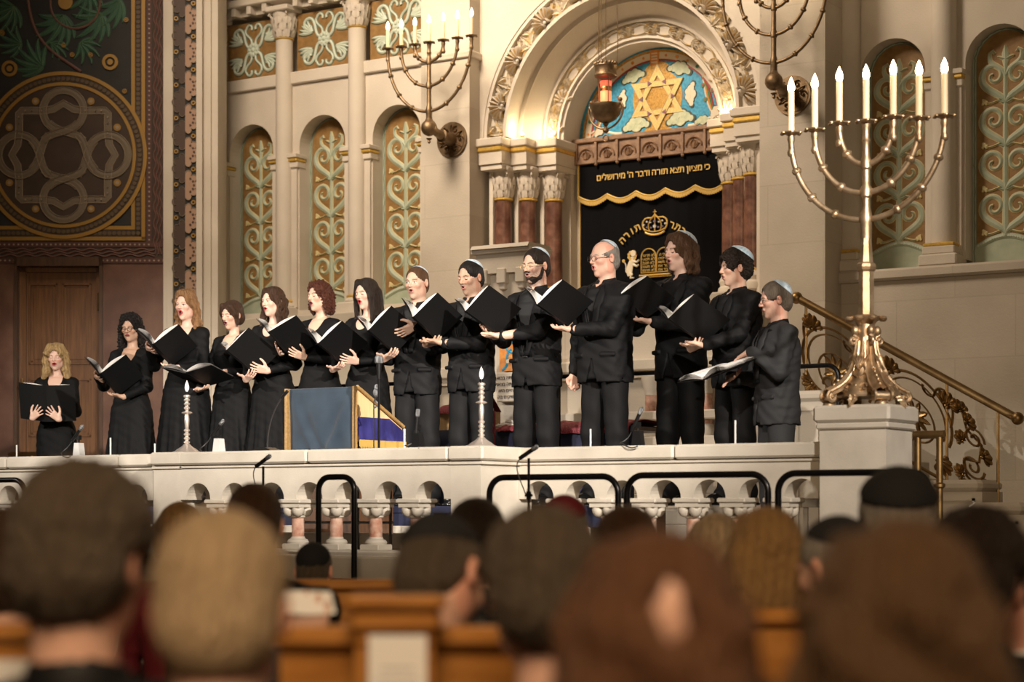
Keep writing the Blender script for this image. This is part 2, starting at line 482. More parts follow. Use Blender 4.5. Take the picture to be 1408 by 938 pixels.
def text_mesh(body, size, fr, cu, cv, d, depth, mi_name, name, parent, rot=0.0, bold=0.0):
    """Hebrew or Latin lettering as a real raised mesh, centred on (cu, cv) of a frame"""
    c = bpy.data.curves.new('lettering', 'FONT'); c.body = body; c.size = size; c.align_x = 'CENTER'; c.align_y = 'CENTER'
    c.extrude = depth / 2; c.offset = bold; c.resolution_u = 3
    t = bpy.data.objects.new('lettering', c); COL.objects.link(t)
    dg = bpy.context.evaluated_depsgraph_get()
    me = bpy.data.meshes.new_from_object(t.evaluated_get(dg))
    bpy.data.objects.remove(t)
    cr, sr = math.cos(rot), math.sin(rot)
    for v in me.vertices:
        u = v.co.x * cr - v.co.y * sr; w = v.co.x * sr + v.co.y * cr
        v.co = fr(cu + u, cv + w, d - depth / 2 - v.co.z)
    me.materials.clear(); me.materials.append(M[mi_name]); me.name = name
    o = bpy.data.objects.new(name, me); COL.objects.link(o)
    if parent is not None: o.parent = parent
    return o


def word_line(words, size, fr, cu, cv, d, depth, mi_name, name, parent, bold=0.0, width=None):
    """words in reading order (right to left), each its own raised piece"""
    obs = [text_mesh(w_[::-1], size, fr, 0, 0, d, depth, mi_name, name, parent, bold=bold) for w_ in words]
    wd = []
    for o in obs:
        x = [v.co.x for v in o.data.vertices]; wd.append((min(x), max(x)))
    gap = size * .30; tot = sum(b - a for a, b in wd) + gap * (len(words) - 1); x = cu + tot / 2
    for o, (a, b) in zip(obs, wd):
        o.data.transform(Matrix.Translation((x - b, 0, cv))); x -= (b - a) + gap
# ================================================================== the room shell
AX = -8.99                       # axis of the ark
FZ = 1.06                        # stage floor height
YW = 16.3                        # face of the side bays
fl = MB().box(-26, 12, -8, 8.6, -0.2, 0.0); struct(fl.build('floor', 'floor_hall'))
st = MB().box(-22, 4, 9.12, 18.2, 0.3, FZ); struct(st.build('floor_stage', 'floor'))
ce = MB().box(-26, 12, -8, 18.4, 12.0, 12.3); struct(ce.build('ceiling', 'stone'))
# gallery walls closing the hall behind and beside the camera
struct(MB().box(11.8, 12.0, -8, 18.2, 0, 12).build('wall_right', 'ashlar'))
struct(MB().box(-26, 12, -8.2, -8.0, 0, 12).build('wall_rear', 'ashlar'))
# step the balustrade stands on
s_ = MB().box(-16, 3.0, 8.86, 9.12, 0.84, 1.045, ch=0.012).box(-16, 3.0, 8.94, 9.12, 0, 0.84)
struct(s_.build('floor_step', 'rail_stone'))

# ---------------- ark wall, side bays and piers
BW = 0.96
LC = [-13.66, -12.70, -11.74]    # panel axes, left bay
RC = [-6.40, -5.44, -4.48]       # panel axes, right bay
w = MB()
for cx in LC:
    w.archwall(cx - BW / 2, cx + BW / 2, 3.42, 5.84, cx, 0.302, 5.15, 3.42, YW, YW + 0.22)
w.box(-14.14, -11.2, YW, YW + 0.22, 3.2, 3.42)
w.box(-14.14, -11.2, YW + 0.22, YW + 0.4, 3.0, 12)
w.box(-14.14, -11.2, YW, YW + 0.22, 6.62, 12)
struct(w.build('wall_back_left_bay', 'stone'))
w = MB()
for cx in RC:
    w.archwall(cx - BW / 2, cx + BW / 2, 3.46, 6.05, cx, 0.30, 5.14, 3.46, YW, YW + 0.22)
w.box(-6.88, -2.0, YW + 0.22, YW + 0.4, 3.0, 12)
w.box(-6.88, -4.0, YW, YW + 0.22, 6.05, 12)
w.box(-4.0, -2.0, YW, YW + 0.22, 3.46, 12)
struct(w.build('wall_back_right_bay', 'stone'))
# sills and ashlar plinths under the bays
w = MB().box(-14.14, -11.2, 15.98, YW + 0.4, 3.2, 3.33, ch=0.012).box(-14.14, -11.2, 16.08, YW + 0.4, FZ, 3.2)
w.box(-6.86, 12, 16.08, YW + 0.4, 3.30, 3.40, ch=0.02).box(-6.86, 12, 16.14, YW + 0.4, FZ, 3.30)
struct(w.build('wall_back_plinth', 'ashlar'))
struct(MB().box(-2.0, 12, YW, YW + 0.4, 3.3, 12).build('wall_back_far_right', 'ashlar'))
# piers
for nm, a, b in (('left', -11.07, -10.50), ('right', -7.43, -6.81)):
    w = MB().box(a, b, 15.78, 16.6, 1.06, 12)
    if nm == 'left': w.box(a - 0.02, b + 0.03, 15.755, 16.5, 5.68, 5.75, ch=0.01)
    struct(w.build('wall_back_pier_' + nm, 'ashlar'))
# wall around the great arch
RO = 1.47; ZS = 4.92
w = MB().archwall(-10.50, -7.48, ZS, 9.5, AX, RO, ZS, ZS, 15.96, 16.2, n=36)
# reveals (soffits) stepping back to the tympanum
def soffit(mb, r0, y0, r1, y1, n=36):
    g = []
    for i in range(n + 1):
        a = PI * i / n
        g.append([(AX + r0 * math.cos(a), y0, ZS + r0 * math.sin(a)), (AX + r1 * math.cos(a), y1, ZS + r1 * math.sin(a))])
    mb.surf(g)
soffit(w, 1.235, 16.06, 1.225, 16.22)
w.arcband(AX, ZS, 1.175, 1.225, 0, PI, 0, 0.06, fXZ(16.20), n=48)
g = []
for i in range(49):           # coved plain band
    a = PI * i / 48; row = []
    for k in range(7):
        t = k / 6; r = 1.175 - 0.125 * t; y = 16.22 + 0.20 * math.sin(t * PI / 2)
        row.append((AX + r * math.cos(a), y, ZS + r * math.sin(a)))
    g.append(row)
w.surf(g)
soffit(w, 0.875, 16.44, 0.845, 16.84)
w.arcband(AX, ZS, 0.84, 0.88, 0, PI, 0, 0.05, fXZ(16.425), n=48)
struct(w.build('wall_back_arch', 'stone', smooth=True, angle=0.5))
# splayed jambs under the arch, with set-backs for the columns
w = MB()
for sgn in (-1, 1):
    for (ra, rb, y) in ((1.235, 1.51, 16.26), (1.05, 1.235, 16.42), (0.86, 1.05, 16.60), (0.80, 0.86, 16.72)):
        x0, x1 = sorted((AX + sgn * ra, AX + sgn * rb))
        w.box(x0, x1, y, 17.3, 3.1, 4.83)
    for (rc, yc) in ((1.43, 16.02), (1.235, 16.17), (1.045, 16.34)):   # narrow fillets between the columns
        x = AX + sgn * rc
        w.box(x - 0.022, x + 0.022, yc + 0.02, yc + 0.3, 3.1, 4.83)
struct(w.build('wall_back_jambs', 'stone'))
struct(MB().box(-10.2, -7.8, 16.86, 17.0, 3.1, 6.2).build('wall_behind_ark', 'stone'))

# stepped entablature above the column capitals: moulded block + gilt band
for sgn, nm in ((-1, 'left'), (1, 'right')):
    e = empty('entablature', (AX + sgn * 1.2, 16.0, 4.66), 0, 'stepped stone entablature with gilt band over the %s columns of the ark' % nm, 'entablature')
    mb = MB(); gb = MB()
    for (ra, rb, y) in ((1.235, 1.50, 15.94), (1.055, 1.235, 16.10), (0.83, 1.055, 16.28)):
        x0, x1 = sorted((sgn * ra - sgn * 1.2, sgn * rb - sgn * 1.2)); y -= 16.0
        mb.box(x0 - 0.02, x1 + 0.02, y - 0.05, y + 0.5, 0.17, 0.25, ch=0.01)
        mb.box(x0, x1, y - 0.015, y + 0.5, 0.0, 0.17)
        mb.box(x0 + 0.01, x1 - 0.01, y + 0.005, y + 0.5, -0.05, 0.0)
        gb.box(x0 - 0.008, x1 + 0.008, y - 0.036, y + 0.5, 0.118, 0.168, ch=0.012)
    mb.build('moulding', 'stone', e); gb.build('gilt_band', 'gilt', e)

# ---------------- red marble portal columns
def capital(h, r0, r1, seg=40, sq=True):
    """leafy bell capital: base radius r0 at z=0, top r1 at z=h"""
    mb = MB()
    prof = [(r0, 0), (r0 * 1.02, h * .2), (r0 * 1.15, h * .5), (r1 * 0.95, h * .85), (r1, h)]
    mb.lathe(prof, seg=seg)
    for row, (zb, zh, rr, n, off) in enumerate(((0.02, .36, r0 * 1.08, 9, 0), (0.26, .36, r0 * 1.20, 9, .5), (0.50, .36, r0 * 1.36, 9, 0))):
        for i in range(n):
            a = 2 * PI * (i + off) / n
            g = []
            for k in range(6):
                t = k / 5
                rad = rr + (r1 - rr) * t * 0.75 + (0.003 + h * .025) * math.sin(t * PI * .9) + (h * .045 * t ** 4)
                z = h * (zb + zh * (t if t < .8 else .8 + (t - .8) * .3))
                wd = rr * 0.36 * math.sin(PI * (0.22 + 0.68 * t)) * (1.12 if k % 2 else .92)
                g.append([(rad * math.cos(a) - q * wd * math.sin(a), rad * math.sin(a) + q * wd * math.cos(a), z - abs(q) * .01) for q in (-1, -.35, 0, .35, 1)])
                g[-1][2] = tuple(c * (1.05 if i_ < 2 else 1) for i_, c in enumerate(g[-1][2]))
            mb.surf(g)
    for i in range(4):            # corner volutes
        a = PI / 4 + i * PI / 2
        c = Vector((math.cos(a), math.sin(a), 0)); p = []
        for k in range(15):
            t = k / 14; th = t * 4.6 * PI / 2
            rr = h * .13 * (1 - t * .8)
            p.append(c * (r1 * 1.05 + rr * math.cos(th)) + Vector((0, 0, h * .84 + rr * math.sin(th))))
        mb.tube(p, h * .035, 6)
    return mb

def portal_column():
    e = empty('marble_column', (0, 0, 3.3))
    MB().lathe([(.115, 0), (.12, .03), (.115, .06), (.095, .08), (.10, .10), (.108, .12), (.10, .145), (.088, .165)], seg=28).build('base', 'stone', e, True)
    MB().lathe([(.088, .165), (.088, .19)], seg=28).build('gilt_ring', 'gilt', e)
    MB().lathe([(.083, .19), (.082, .6), (.077, 1.02)], seg=28).build('shaft', 'marble_red', e, True)
    MB().lathe([(.078, 1.02), (.092, 1.028), (.092, 1.042), (.078, 1.05)], seg=28).build('neck_ring', 'gilt', e, True)
    o = capital(.25, .078, .105).build('capital', 'stone', e, True); o.location.z = 1.05
    MB().box(-.115, .115, -.115, .115, 1.30, 1.345, ch=.012).build('abacus', 'stone', e)
    return e
pc = portal_column()
words = ['outermost', 'middle', 'innermost']
first = True
for sgn, sd in ((-1, 'left'), (1, 'right')):
    for k, (r, y) in enumerate(((1.335, 16.14), (1.148, 16.29), (.956, 16.46))):
        o = pc if first else copy_tree(pc); first = False
        o.location = (AX + sgn * r, y - .02, 3.3)
        tag(o, '%s red marble column on the %s side of the black ark curtain' % (words[k], sd), 'column', 'red marble ark columns')

# ---------------- great shell archivolt and foliage archivolt
def shell_mesh(mb, fr, u, v, s, ang, h=.035, n=9, mi=0, mg=1):
    """scallop shell fanned about ang, hinge at (u, v); grooves in the second material"""
    NR, NA = 7, n * 4
    ca = 1.55; G = []
    for i in range(NA + 1):
        t = i / NA * 2 - 1; a = ang + t * ca
        rib = abs(math.sin((i / 4) * PI))
        rr = s * (0.86 + .14 * rib) * (1 - .22 * t * t)
        row = []
        for k in range(NR + 1):
            q = k / NR
            hh = h * (math.sin(q * PI * .80) * .9 + .25) * (.30 + .70 * rib * min(1, q * 2 + .2)) * (1 if k < NR else .15)
            row.append(fr(u + rr * q * math.cos(a), v + rr * q * math.sin(a), -hh))
        G.append(row)
    o = len(mb.v); m_ = NR + 1
    mb.v.extend(p for r_ in G for p in r_)
    for i in range(NA):
        for j in range(NR):
            mb.f.append([o + i * m_ + j, o + i * m_ + j + 1, o + (i + 1) * m_ + j + 1, o + (i + 1) * m_ + j])
            mb.m.append(mg if (i % 4 in (0, 3) and 1 < j < NR - 1) else mi)
    mb.ribbon(arcpts(u, v, s * .18, ang - 2.2, ang + 2.2, 8), s * .15, -h * 1.3, 0, fr, mi)
    mb.ball(fr(u, v, -h * .9), s * .10, 8, 6, mi)

def leaf(mb, fr, u, v, L_, W_, ang, h=.02, lobes=4, curve=0.0, mi=0):
    """acanthus leaf with lobed edge starting at (u, v)"""
    n = lobes * 4; g = []
    for i in range(n + 1):
        t = i / n; a = ang + curve * t
        cu = u + L_ * t * math.cos(ang + curve * t * .5); cv = v + L_ * t * math.sin(ang + curve * t * .5)
        w_ = W_ * math.sin(PI * min(1, .12 + .88 * t) ** .8) * (.72 + .28 * abs(math.sin(t * lobes * PI)))
        if i == n: w_ = W_ * .04
        nx, ny = -math.sin(a), math.cos(a)
        g.append([fr(cu + nx * w_ * q, cv + ny * w_ * q, -h * hh) for q, hh in ((-1, 0.05), (-.55, .8), (0, .45), (.55, .8), (1, .05))])
    mb.surf(g, mi)

M['shell_gold'] = mat('gilded_groove', (0.50, 0.33, 0.10), 0.45, 0.4, col2=(0.60, 0.48, 0.28), scale=30)
av = empty('shell_archivolt', (AX, 16.0, ZS), 0, 'great outer arch band carved with gilded scallop shells above the ark', 'carved arch')
fr0 = lambda u, v, d: (u, d + .0, v)
mb = MB()
mb.arcband(0, 0, 1.235, 1.47, 0, PI, .03, .2, fr0, n=64)
mb.arcband(0, 0, 1.435, 1.475, 0, PI, -.03, .2, fr0, n=64)
mb.arcband(0, 0, 1.225, 1.26, 0, PI, -.015, .2, fr0, n=64)
mb.build('band', 'stone', av, True, .5)
NS = 9
frs = lambda u, v, d: (u, d + .03, v)
for i in range(NS):
    a = PI * (i + .42) / NS
    sh = MB()
    shell_mesh(sh, frs, 1.290 * math.cos(a - .03), 1.290 * math.sin(a - .03), .185, a + .18, .075)
    sh.build('shell', ['stone', 'shell_gold'], av, True, .9)
    lf = MB(); am = PI * (i + .92) / NS
    for q, cur in ((-1, 1.2), (1, -1.2)):
        leaf(lf, frs, 1.265 * math.cos(am), 1.265 * math.sin(am), .20, .050, am + q * .62, .055, 5, -cur)
        leaf(lf, frs, 1.27 * math.cos(am + q * .035), 1.27 * math.sin(am + q * .035), .13, .030, am + q * 1.25, .050, 4, -cur)
        leaf(lf, frs, 1.45 * math.cos(am), 1.45 * math.sin(am), .15, .035, am + PI + q * 1.15, .045, 4, cur)
    leaf(lf, frs, 1.25 * math.cos(am), 1.25 * math.sin(am), .19, .040, am, .065, 5, 0)
    lf.build('acanthus', ['shell'], av, True, .9)

av = empty('foliage_archivolt', (AX, 16.4, ZS), 0, 'inner arch band carved with winding gilded foliage around the mosaic', 'carved arch')
mb = MB(); frf = lambda u, v, d: (u, d, v)
mb.arcband(0, 0, .875, 1.05, 0, PI, .03, .2, frf, n=64)
mb.arcband(0, 0, 1.03, 1.055, 0, PI, -.01, .2, frf, n=64)
mb.arcband(0, 0, .872, .892, 0, PI, -.01, .2, frf, n=64)
mb.build('band', 'stone', av, True, .5)
mb = MB(); frg = lambda u, v, d: (u, d + .03, v)
for ph in (0, PI):
    pts = []
    for i in range(181):
        a = PI * i / 180; r = .962 + .052 * math.sin(a * 11 + ph)
        pts.append((r * math.cos(a), r * math.sin(a)))
    mb.ribbon(pts, .020, -.03, 0, frg)
for i in range(22):
    a = PI * (i + .5) / 22; r = .962
    dirn = a + (PI / 2 if i % 2 else -PI / 2)
    for q in (-1.1, -.55, 0, .55, 1.1): leaf(mb, frg, r * math.cos(a), r * math.sin(a), .105 - .02 * abs(q), .022, dirn + q, .045, 3, -q * .8)
mb.build('vine', 'shell', av, True, .9)
for a in (.07, .42, PI - .42, PI - .07):
    sh = MB(); shell_mesh(sh, frg, .92 * math.cos(a), .92 * math.sin(a), .13, a + (PI / 2 if a < 1 else -PI / 2) * .75, .04, 7)
    sh.build('shell', ['stone', 'shell_gold'], av, True, .9)

# hidden cove lamps on top of the entablature blocks: small warm lights on real fittings
for sgn in (-1, 1):
    for r, y in ((1.12, 16.12), (.955, 16.36)):
        x = AX + sgn * r
        e = empty('cove_lamp', (x, y, 4.925), 0, 'small bright lamp on the %s ledge at the foot of the %s arch band' % ('left' if sgn < 0 else 'right', 'outer' if r > 1 else 'inner'), 'lamp')
        MB().lathe([(.022, 0), (.022, .012), (.016, .02)], seg=12).build('housing', 'brass', e, True)
        MB().ball((0, 0, .03), .014, 10, 6).build('bulb', 'bulb', e, True)
        l = bpy.data.lights.new('cove_light', 'POINT'); l.energy = 2.6; l.color = (1, .74, .42); l.shadow_soft_size = .02
        lo = bpy.data.objects.new('cove_light', l); COL.objects.link(lo); lo.parent = e; lo.location = (0, -.03, .075)

# ---------------- mosaic tympanum
YT = 16.74
ty = empty('mosaic_tympanum', (AX, YT, ZS + .03), 0, 'half-round blue and gold mosaic with a six-pointed star above the ark', 'mosaic')
ft = lambda u, v, d: (u, d, v)
RT = .79
def halfdisc(r, n=48): return [(r * math.cos(PI * i / n), r * math.sin(PI * i / n)) for i in range(n + 1)]
MB().prism(halfdisc(RT + .05), 0, .08, ft).build('ground', 'm_blue', ty)
mb = MB(); mb.arcband(0, 0, RT - .085, RT + .0, 0, PI, -.004, 0, ft, n=48); mb.build('border', 'm_cream', ty)
mb = MB(); mb.arcband(0, 0, RT - .095, RT - .08, 0, PI, -.008, 0, ft, n=48, mi=0); mb.arcband(0, 0, RT - .012, RT + .012, 0, PI, -.010, 0, ft, n=48, mi=1)
for i in range(19):
    a = PI * (i + .5) / 19
    mb.prism(circ(.745 * math.cos(a), .745 * math.sin(a), .017 if i % 2 else .013, 10), -.008, 0, ft, 2 if i % 4 == 1 else 3)
mb.build('border_jewels', ['m_red', 'm_gold', 'm_emer', 'm_orange'], ty)
SC = (0.03, .335); SR = .325
MB().prism(circ(SC[0], SC[1], .27, 40), -.004, 0, ft).build('gold_disc', 'm_gold', ty)
mb = MB()
for v0 in (0.72,):
    fan = [(SC[0], .52)] + [(SC[0] + .17 * math.cos(a), .52 + .17 * math.sin(a)) for a in [PI * (.12 + .76 * i / 14) for i in range(15)]]
    mb.prism(fan, -.005, 0, ft); mb.build('sunburst', 'm_gold', ty); mb = MB()
    mb.prism([(SC[0], .16), (SC[0] - .16, .02), (SC[0] + .16, .02)], -.005, 0, ft)
mb.build('sunburst', 'm_gold', ty)
# clouds
def cloud(mb, cu, cv, s, mi, ang=0.0, d=-.006):
    k = ((0, 0, .5), (.55, .12, .38), (-.55, .08, .38), (.25, .4, .34), (-.28, .38, .32), (.95, -.08, .25), (-.95, -.05, .25))
    for i, (a, b, r) in enumerate(k):
        u = cu + s * (a * math.cos(ang) - b * math.sin(ang)); v = cv + s * (a * math.sin(ang) + b * math.cos(ang))
        mb.prism(circ(u, v, s * r, 16), d - .0006 * i, 0, ft, mi)
for (cu, cv, s, col, ang) in ((-.23, .565, .105, 0, .25), (.27, .58, .105, 0, -.25), (.40, .33, .095, 1, 1.5), (-.34, .37, .07, 1, 1.6), (-.20, .09, .12, 0, .1),
                              (.28, .10, .12, 0, .1), (.66, .13, .07, 1, .8), (.52, .06, .07, 0, 0), (-.60, .07, .06, 1, .5)):
    cl = MB(); cloud(cl, cu, cv, s * 1.16, 2, ang, -.005); cloud(cl, cu, cv, s, col, ang, -.011); cl.build('cloud', ['m_green', 'm_cream', 'm_dark'], ty)
for sx in (-1, 1):
    rb = MB()
    for j, (mi, off) in enumerate(((1, 0), (3, .03), (2, .06), (0, .09))):
        rb.ribbon(bez((sx * .50 + .01, .50 - off * .3), (sx * (.56 + off * .6), .36), (sx * (.52 + off), .2), (sx * (.70 - off * .3), .03 + off * .4), 14), .020, -.010, 0, ft, mi)
    rb.ribbon(bez((sx * .72, .06), (sx * .60, .14), (sx * .5, .02), (sx * .36, .035), 12), .028, -.010, 0, ft, 1)
    for (u, v) in ((.52, .40), (.55, .26), (.62, .34)):
        rb.prism(circ(sx * u, v, .022, 10), -.013, 0, ft, 2); rb.prism(circ(sx * u, v, .012, 8), -.016, 0, ft, 0)
    rb.build('ribbon', ['m_red', 'm_cream', 'm_emer', 'm_orange'], ty)
# hexagram: two interlaced triangles of gold bands with pale outlines
def tri(r, up): return [(SC[0] + r * math.cos(PI / 2 * up + k * 2 * PI / 3), SC[1] + r * math.sin(PI / 2 * up + k * 2 * PI / 3)) for k in range(3)]
hx = MB(); wl = MB(); ts = MB()
for up, dd in ((1, -.014), (-1, -.017)):
    A = tri(SR, up); B = tri(SR - .105, up)
    for k in range(3):
        q = [A[k], A[(k + 1) % 3], B[(k + 1) % 3], B[k]]
        hx.prism(q, dd, 0, ft)
    for T in (tri(SR, up), tri(SR - .105, up)):
        wl.ribbon(T, .009, dd - .004, dd + .002, ft, closed=True)
hx.build('star', 'm_gold2', ty); wl.build('star_outline', 'm_cream', ty)
for k in range(6):
    a = PI / 6 + k * PI / 3 + PI / 6
    cu, cv = SC[0] + .168 * math.cos(a), SC[1] + .168 * math.sin(a)
    ts.prism([(cu + .030 * math.cos(a + q), cv + .030 * math.sin(a + q)) for q in (0, 2 * PI / 3, 4 * PI / 3)], -.024, 0, ft, 0)
    ts.prism(circ(cu, cv, .009, 8), -.027, 0, ft, 1)
ts.build('star_jewels', ['m_plum', 'm_red'], ty)
mb = MB().prism([(-.045, .66), (.045, .66), (.048, RT + .01), (-.048, RT + .01)], -.012, 0, ft, 0)
for k in range(4): mb.prism([(-.032, .675 + k * .028), (.032, .675 + k * .028), (.032, .689 + k * .028), (-.032, .689 + k * .028)], -.015, 0, ft, 1)
mb.build('keystone', ['m_orange', 'm_cream'], ty)

# ---------------- carved wooden lintel
ln = empty('carved_lintel', (AX, 16.64, 4.70), 0, 'carved brown wooden lintel with small arched panels above the curtain', 'lintel')
mb = MB().box(-.83, .83, 0, .1, 0.02, .21).box(-.86, .86, -.03, .1, .205, .25, ch=.008).box(-.84, .84, -.015, .1, 0, .03, ch=.005)
mb.build('beam', 'wood_carved', ln)
mb = MB()
for i in range(7):
    cu = -.71 + i * .237
    f2 = lambda u, v, d: (u, d, v)
    mb.ribbon(arcpts(cu, .065, .082, 0, PI, 12), .016, -.02, 0, f2)
    mb.ribbon(arcpts(cu, .085, .034, -.6, PI + .6, 12), .013, -.018, 0, f2)
    leaf(mb, f2, cu, .045, .09, .022, PI / 2, .02, 3)
    leaf(mb, f2, cu - .01, .05, .06, .015, PI * .78, .016, 2); leaf(mb, f2, cu + .01, .05, .06, .015, PI * .22, .016, 2)
    mb.box(cu + .106, cu + .131, -.024, 0, 0, .21)
    mb.ball((cu + .118, -.01, -.012), .018, 8, 6)
mb.box(-.83, -.80, -.024, 0, 0, .21)
mb.build('carving', 'wood_carved', ln, True)

# ---------------- ark curtain
YC = 16.70
cu_ = empty('ark_curtain', (AX, YC, 3.31), 0, 'black velvet curtain with gold Hebrew lettering hanging across the ark', 'curtain')
def velvet(x0, x1, z0, z1, amp, yoff, nfold, zf=None):
    g = []
    nx = 90
    for i in range(nx + 1):
        x = x0 + (x1 - x0) * i / nx
        row = []
        for k in range(9):
            t = k / 8; z = (zf(x) if zf else z0) * (1 - t) + z1 * t
            row.append((x, yoff + amp * (1 - .6 * t) * math.sin(x * nfold) + amp * .4 * math.sin(x * nfold * 2.3 + 1), z))
        g.append(row)
    mb = MB(); mb.surf(g); return mb
velvet(-.80, .80, 0.0, 1.05, .012, 0.0, 19).build('drape', 'velvet_black', cu_, True, 1.5)
def scal(x):
    t = ((x + .80) / 1.60 * 5) % 1.0
    return 1.095 - .055 * math.sin(PI * t) - .02
pel = velvet(-.80, .80, 1.0, 1.41, .004, -.035, 12, scal); pel.build('pelmet', 'velvet_black', cu_, True, 1.5)
fg = MB(); ft2 = lambda u, v, d: (u, d - .045, v)
pts = [(-.80 + 1.60 * i / 100, scal(-.80 + 1.60 * i / 100)) for i in range(101)]
fg.ribbon([(u, v + .006) for u, v in pts], .018, -.012, 0, ft2)
for i in range(201):
    x = -.80 + 1.60 * i / 200; z = scal(x)
    fg.box(x - .0032, x + .0032, -.052 + .003 * (i % 2), -.046, z - .036 - .004 * (i % 3), z)
fg.build('gold_fringe', 'gold_thread', cu_, True)
MB().box(-.812, -.796, -.055, -.03, 1.05, 1.41).box(.796, .812, -.055, -.03, 1.05, 1.41).box(-.812, -.800, -.02, .0, 0, 1.05).build('gold_edging', 'gold_thread', cu_)
fcu = lambda u, v, d: (u, d, v)
word_line(['כי', 'מציון', 'תצא', 'תורה', 'ודבר', "ה'", 'מירושלים'], .086, fcu, .02, 1.245, -.042, .006, 'gold_thread', 'verse_word', cu_, bold=.0012)
def arc_word(word, a_start, a_step, R_, cx, cz, size):
    for i, chh in enumerate(word):
        a = a_start + a_step * i
        text_mesh(chh, size, fcu, cx + R_ * math.sin(a), cz + R_ * math.cos(a), -.02, .006, 'gold_thread', 'embroidered_letter', cu_, rot=-a, bold=.002)
arc_word('כתר', .66, -.135, .50, .03, .265, .098)
arc_word('תורה', -.38, -.135, .50, .03, .265, .098)
# crown
cr = MB(); CX, CZ = .03, .665
def R2(p, w_, mi=0): cr.ribbon([(CX + a, CZ + b) for a, b in p], w_, -.026, -.014, fcu, mi)
R2(bez((-.105, .015), (-.05, -.025), (.05, -.025), (.105, .015), 12), .020); R2(bez((-.115, .045), (-.05, .005), (.05, .005), (.115, .045), 12), .012)
for sx in (-1, 1):
    R2(bez((sx * .105, .03), (sx * .165, .09), (sx * .125, .165), (sx * .05, .15), 12), .016)
    R2(bez((sx * .05, .15), (sx * .03, .145), (sx * .012, .165), (0, .185), 6), .014)
    R2(bez((sx * .055, .02), (sx * .09, .08), (sx * .06, .13), (sx * .012, .16), 10), .011)
    for (a, b, r, m_) in ((.118, .085, .017, 1), (.085, .060, .014, 2), (.085, .115, .015, 1), (.040, .055, .015, 2), (.045, .105, .013, 1), (.10, .145, .012, 0)):
        cr.prism(circ(CX + sx * a, CZ + b, r * .62, 10), -.028, -.014, fcu, m_)
R2([(0, .01), (0, .17)], .013)
cr.prism(circ(CX, CZ + .065, .016, 10), -.030, -.014, fcu, 1); cr.prism(circ(CX, CZ + .115, .013, 10), -.030, -.014, fcu, 2)
R2([(0, .18), (0, .225)], .012); R2([(-.018, .205), (.018, .205)], .011)
cr.build('embroidered_crown', ['gold_thread', 'silver_thread', 'm_plum'], cu_, True)
# tablets of the law with letter rows
tb = MB(); 
for sx in (-1, 1):
    cx_ = .045 + sx * .085
    sh = [(cx_ - .08, .29), (cx_ + .08, .29)] + [(cx_ + .08 * math.cos(a), .44 + .08 * math.sin(a)) for a in [PI * i / 14 for i in range(15)]]
    tb.ribbon([(u, v) for u, v in sh], .012, -.024, -.012, fcu, closed=True)
tb.ribbon([(-.14, .265), (.23, .265)], .016, -.026, -.012, fcu); tb.ribbon([(-.14, .245), (.23, .245)], .008, -.026, -.012, fcu)
tb.build('embroidered_tablets', 'gold_thread', cu_)
rows = ['אנכי ה', 'לא יהיה', 'לא תשא', 'זכור את', 'כבד את']; rows2 = ['לא תרצח', 'לא תנאף', 'לא תגנב', 'לא תענה', 'לא תחמד']
for k in range(5):
    text_mesh(rows[k][::-1], .040, fcu, .130, .455 - k * .036, -.018, .004, 'gold_thread', 'tablet_lettering', cu_)
    text_mesh(rows2[k][::-1], .040, fcu, -.040, .455 - k * .036, -.018, .004, 'gold_thread', 'tablet_lettering', cu_)
# rampant lions
for sx in (-1, 1):
    li = MB()
    ox = .045 + sx * .262
    def P(a, b): return (ox - sx * a, .25 + b)
    li.ribbon([P(-.03, .02), P(-.035, .08), P(-.02, .13), P(.0, .17), P(.015, .205)], [.05, .075, .065, .06, .05], -.026, -.014, fcu, 0)   # body
    li.ribbon([P(-.03, .05), P(-.01, .03), P(-.02, .0), P(.02, .0)], [.05, .035, .022, .016], -.028, -.014, fcu, 0)
    li.ribbon([P(.01, .16), P(.05, .15), P(.075, .17)], [.03, .02, .016], -.028, -.014, fcu, 0)
    li.ribbon([P(.01, .13), P(.05, .11), P(.07, .125)], [.028, .02, .016], -.028, -.014, fcu, 0)
    li.prism(circ(P(.015, .235)[0], P(.015, .235)[1], .030, 14), -.030, -.014, fcu, 0)
    for k in range(9):
        a = 2 * PI * k / 9
        li.prism(circ(P(.0, .215)[0] + .038 * math.cos(a), P(.0, .215)[1] + .038 * math.sin(a), .016, 8), -.024, -.014, fcu, 1)
    li.ribbon(bez(P(-.05, .05), P(-.10, .06), P(-.04, .12), P(-.095, .16), 10), .012, -.024, -.014, fcu, 0)
    li.prism(circ(P(-.095, .17)[0], P(-.095, .17)[1], .016, 8), -.024, -.014, fcu, 1)
    li.ribbon([P(.042, .224), P(.056, .220)], .008, -.032, -.014, fcu, 2)
    li.build('embroidered_lion', ['m_cream', 'gold_thread', 'm_red'], cu_)

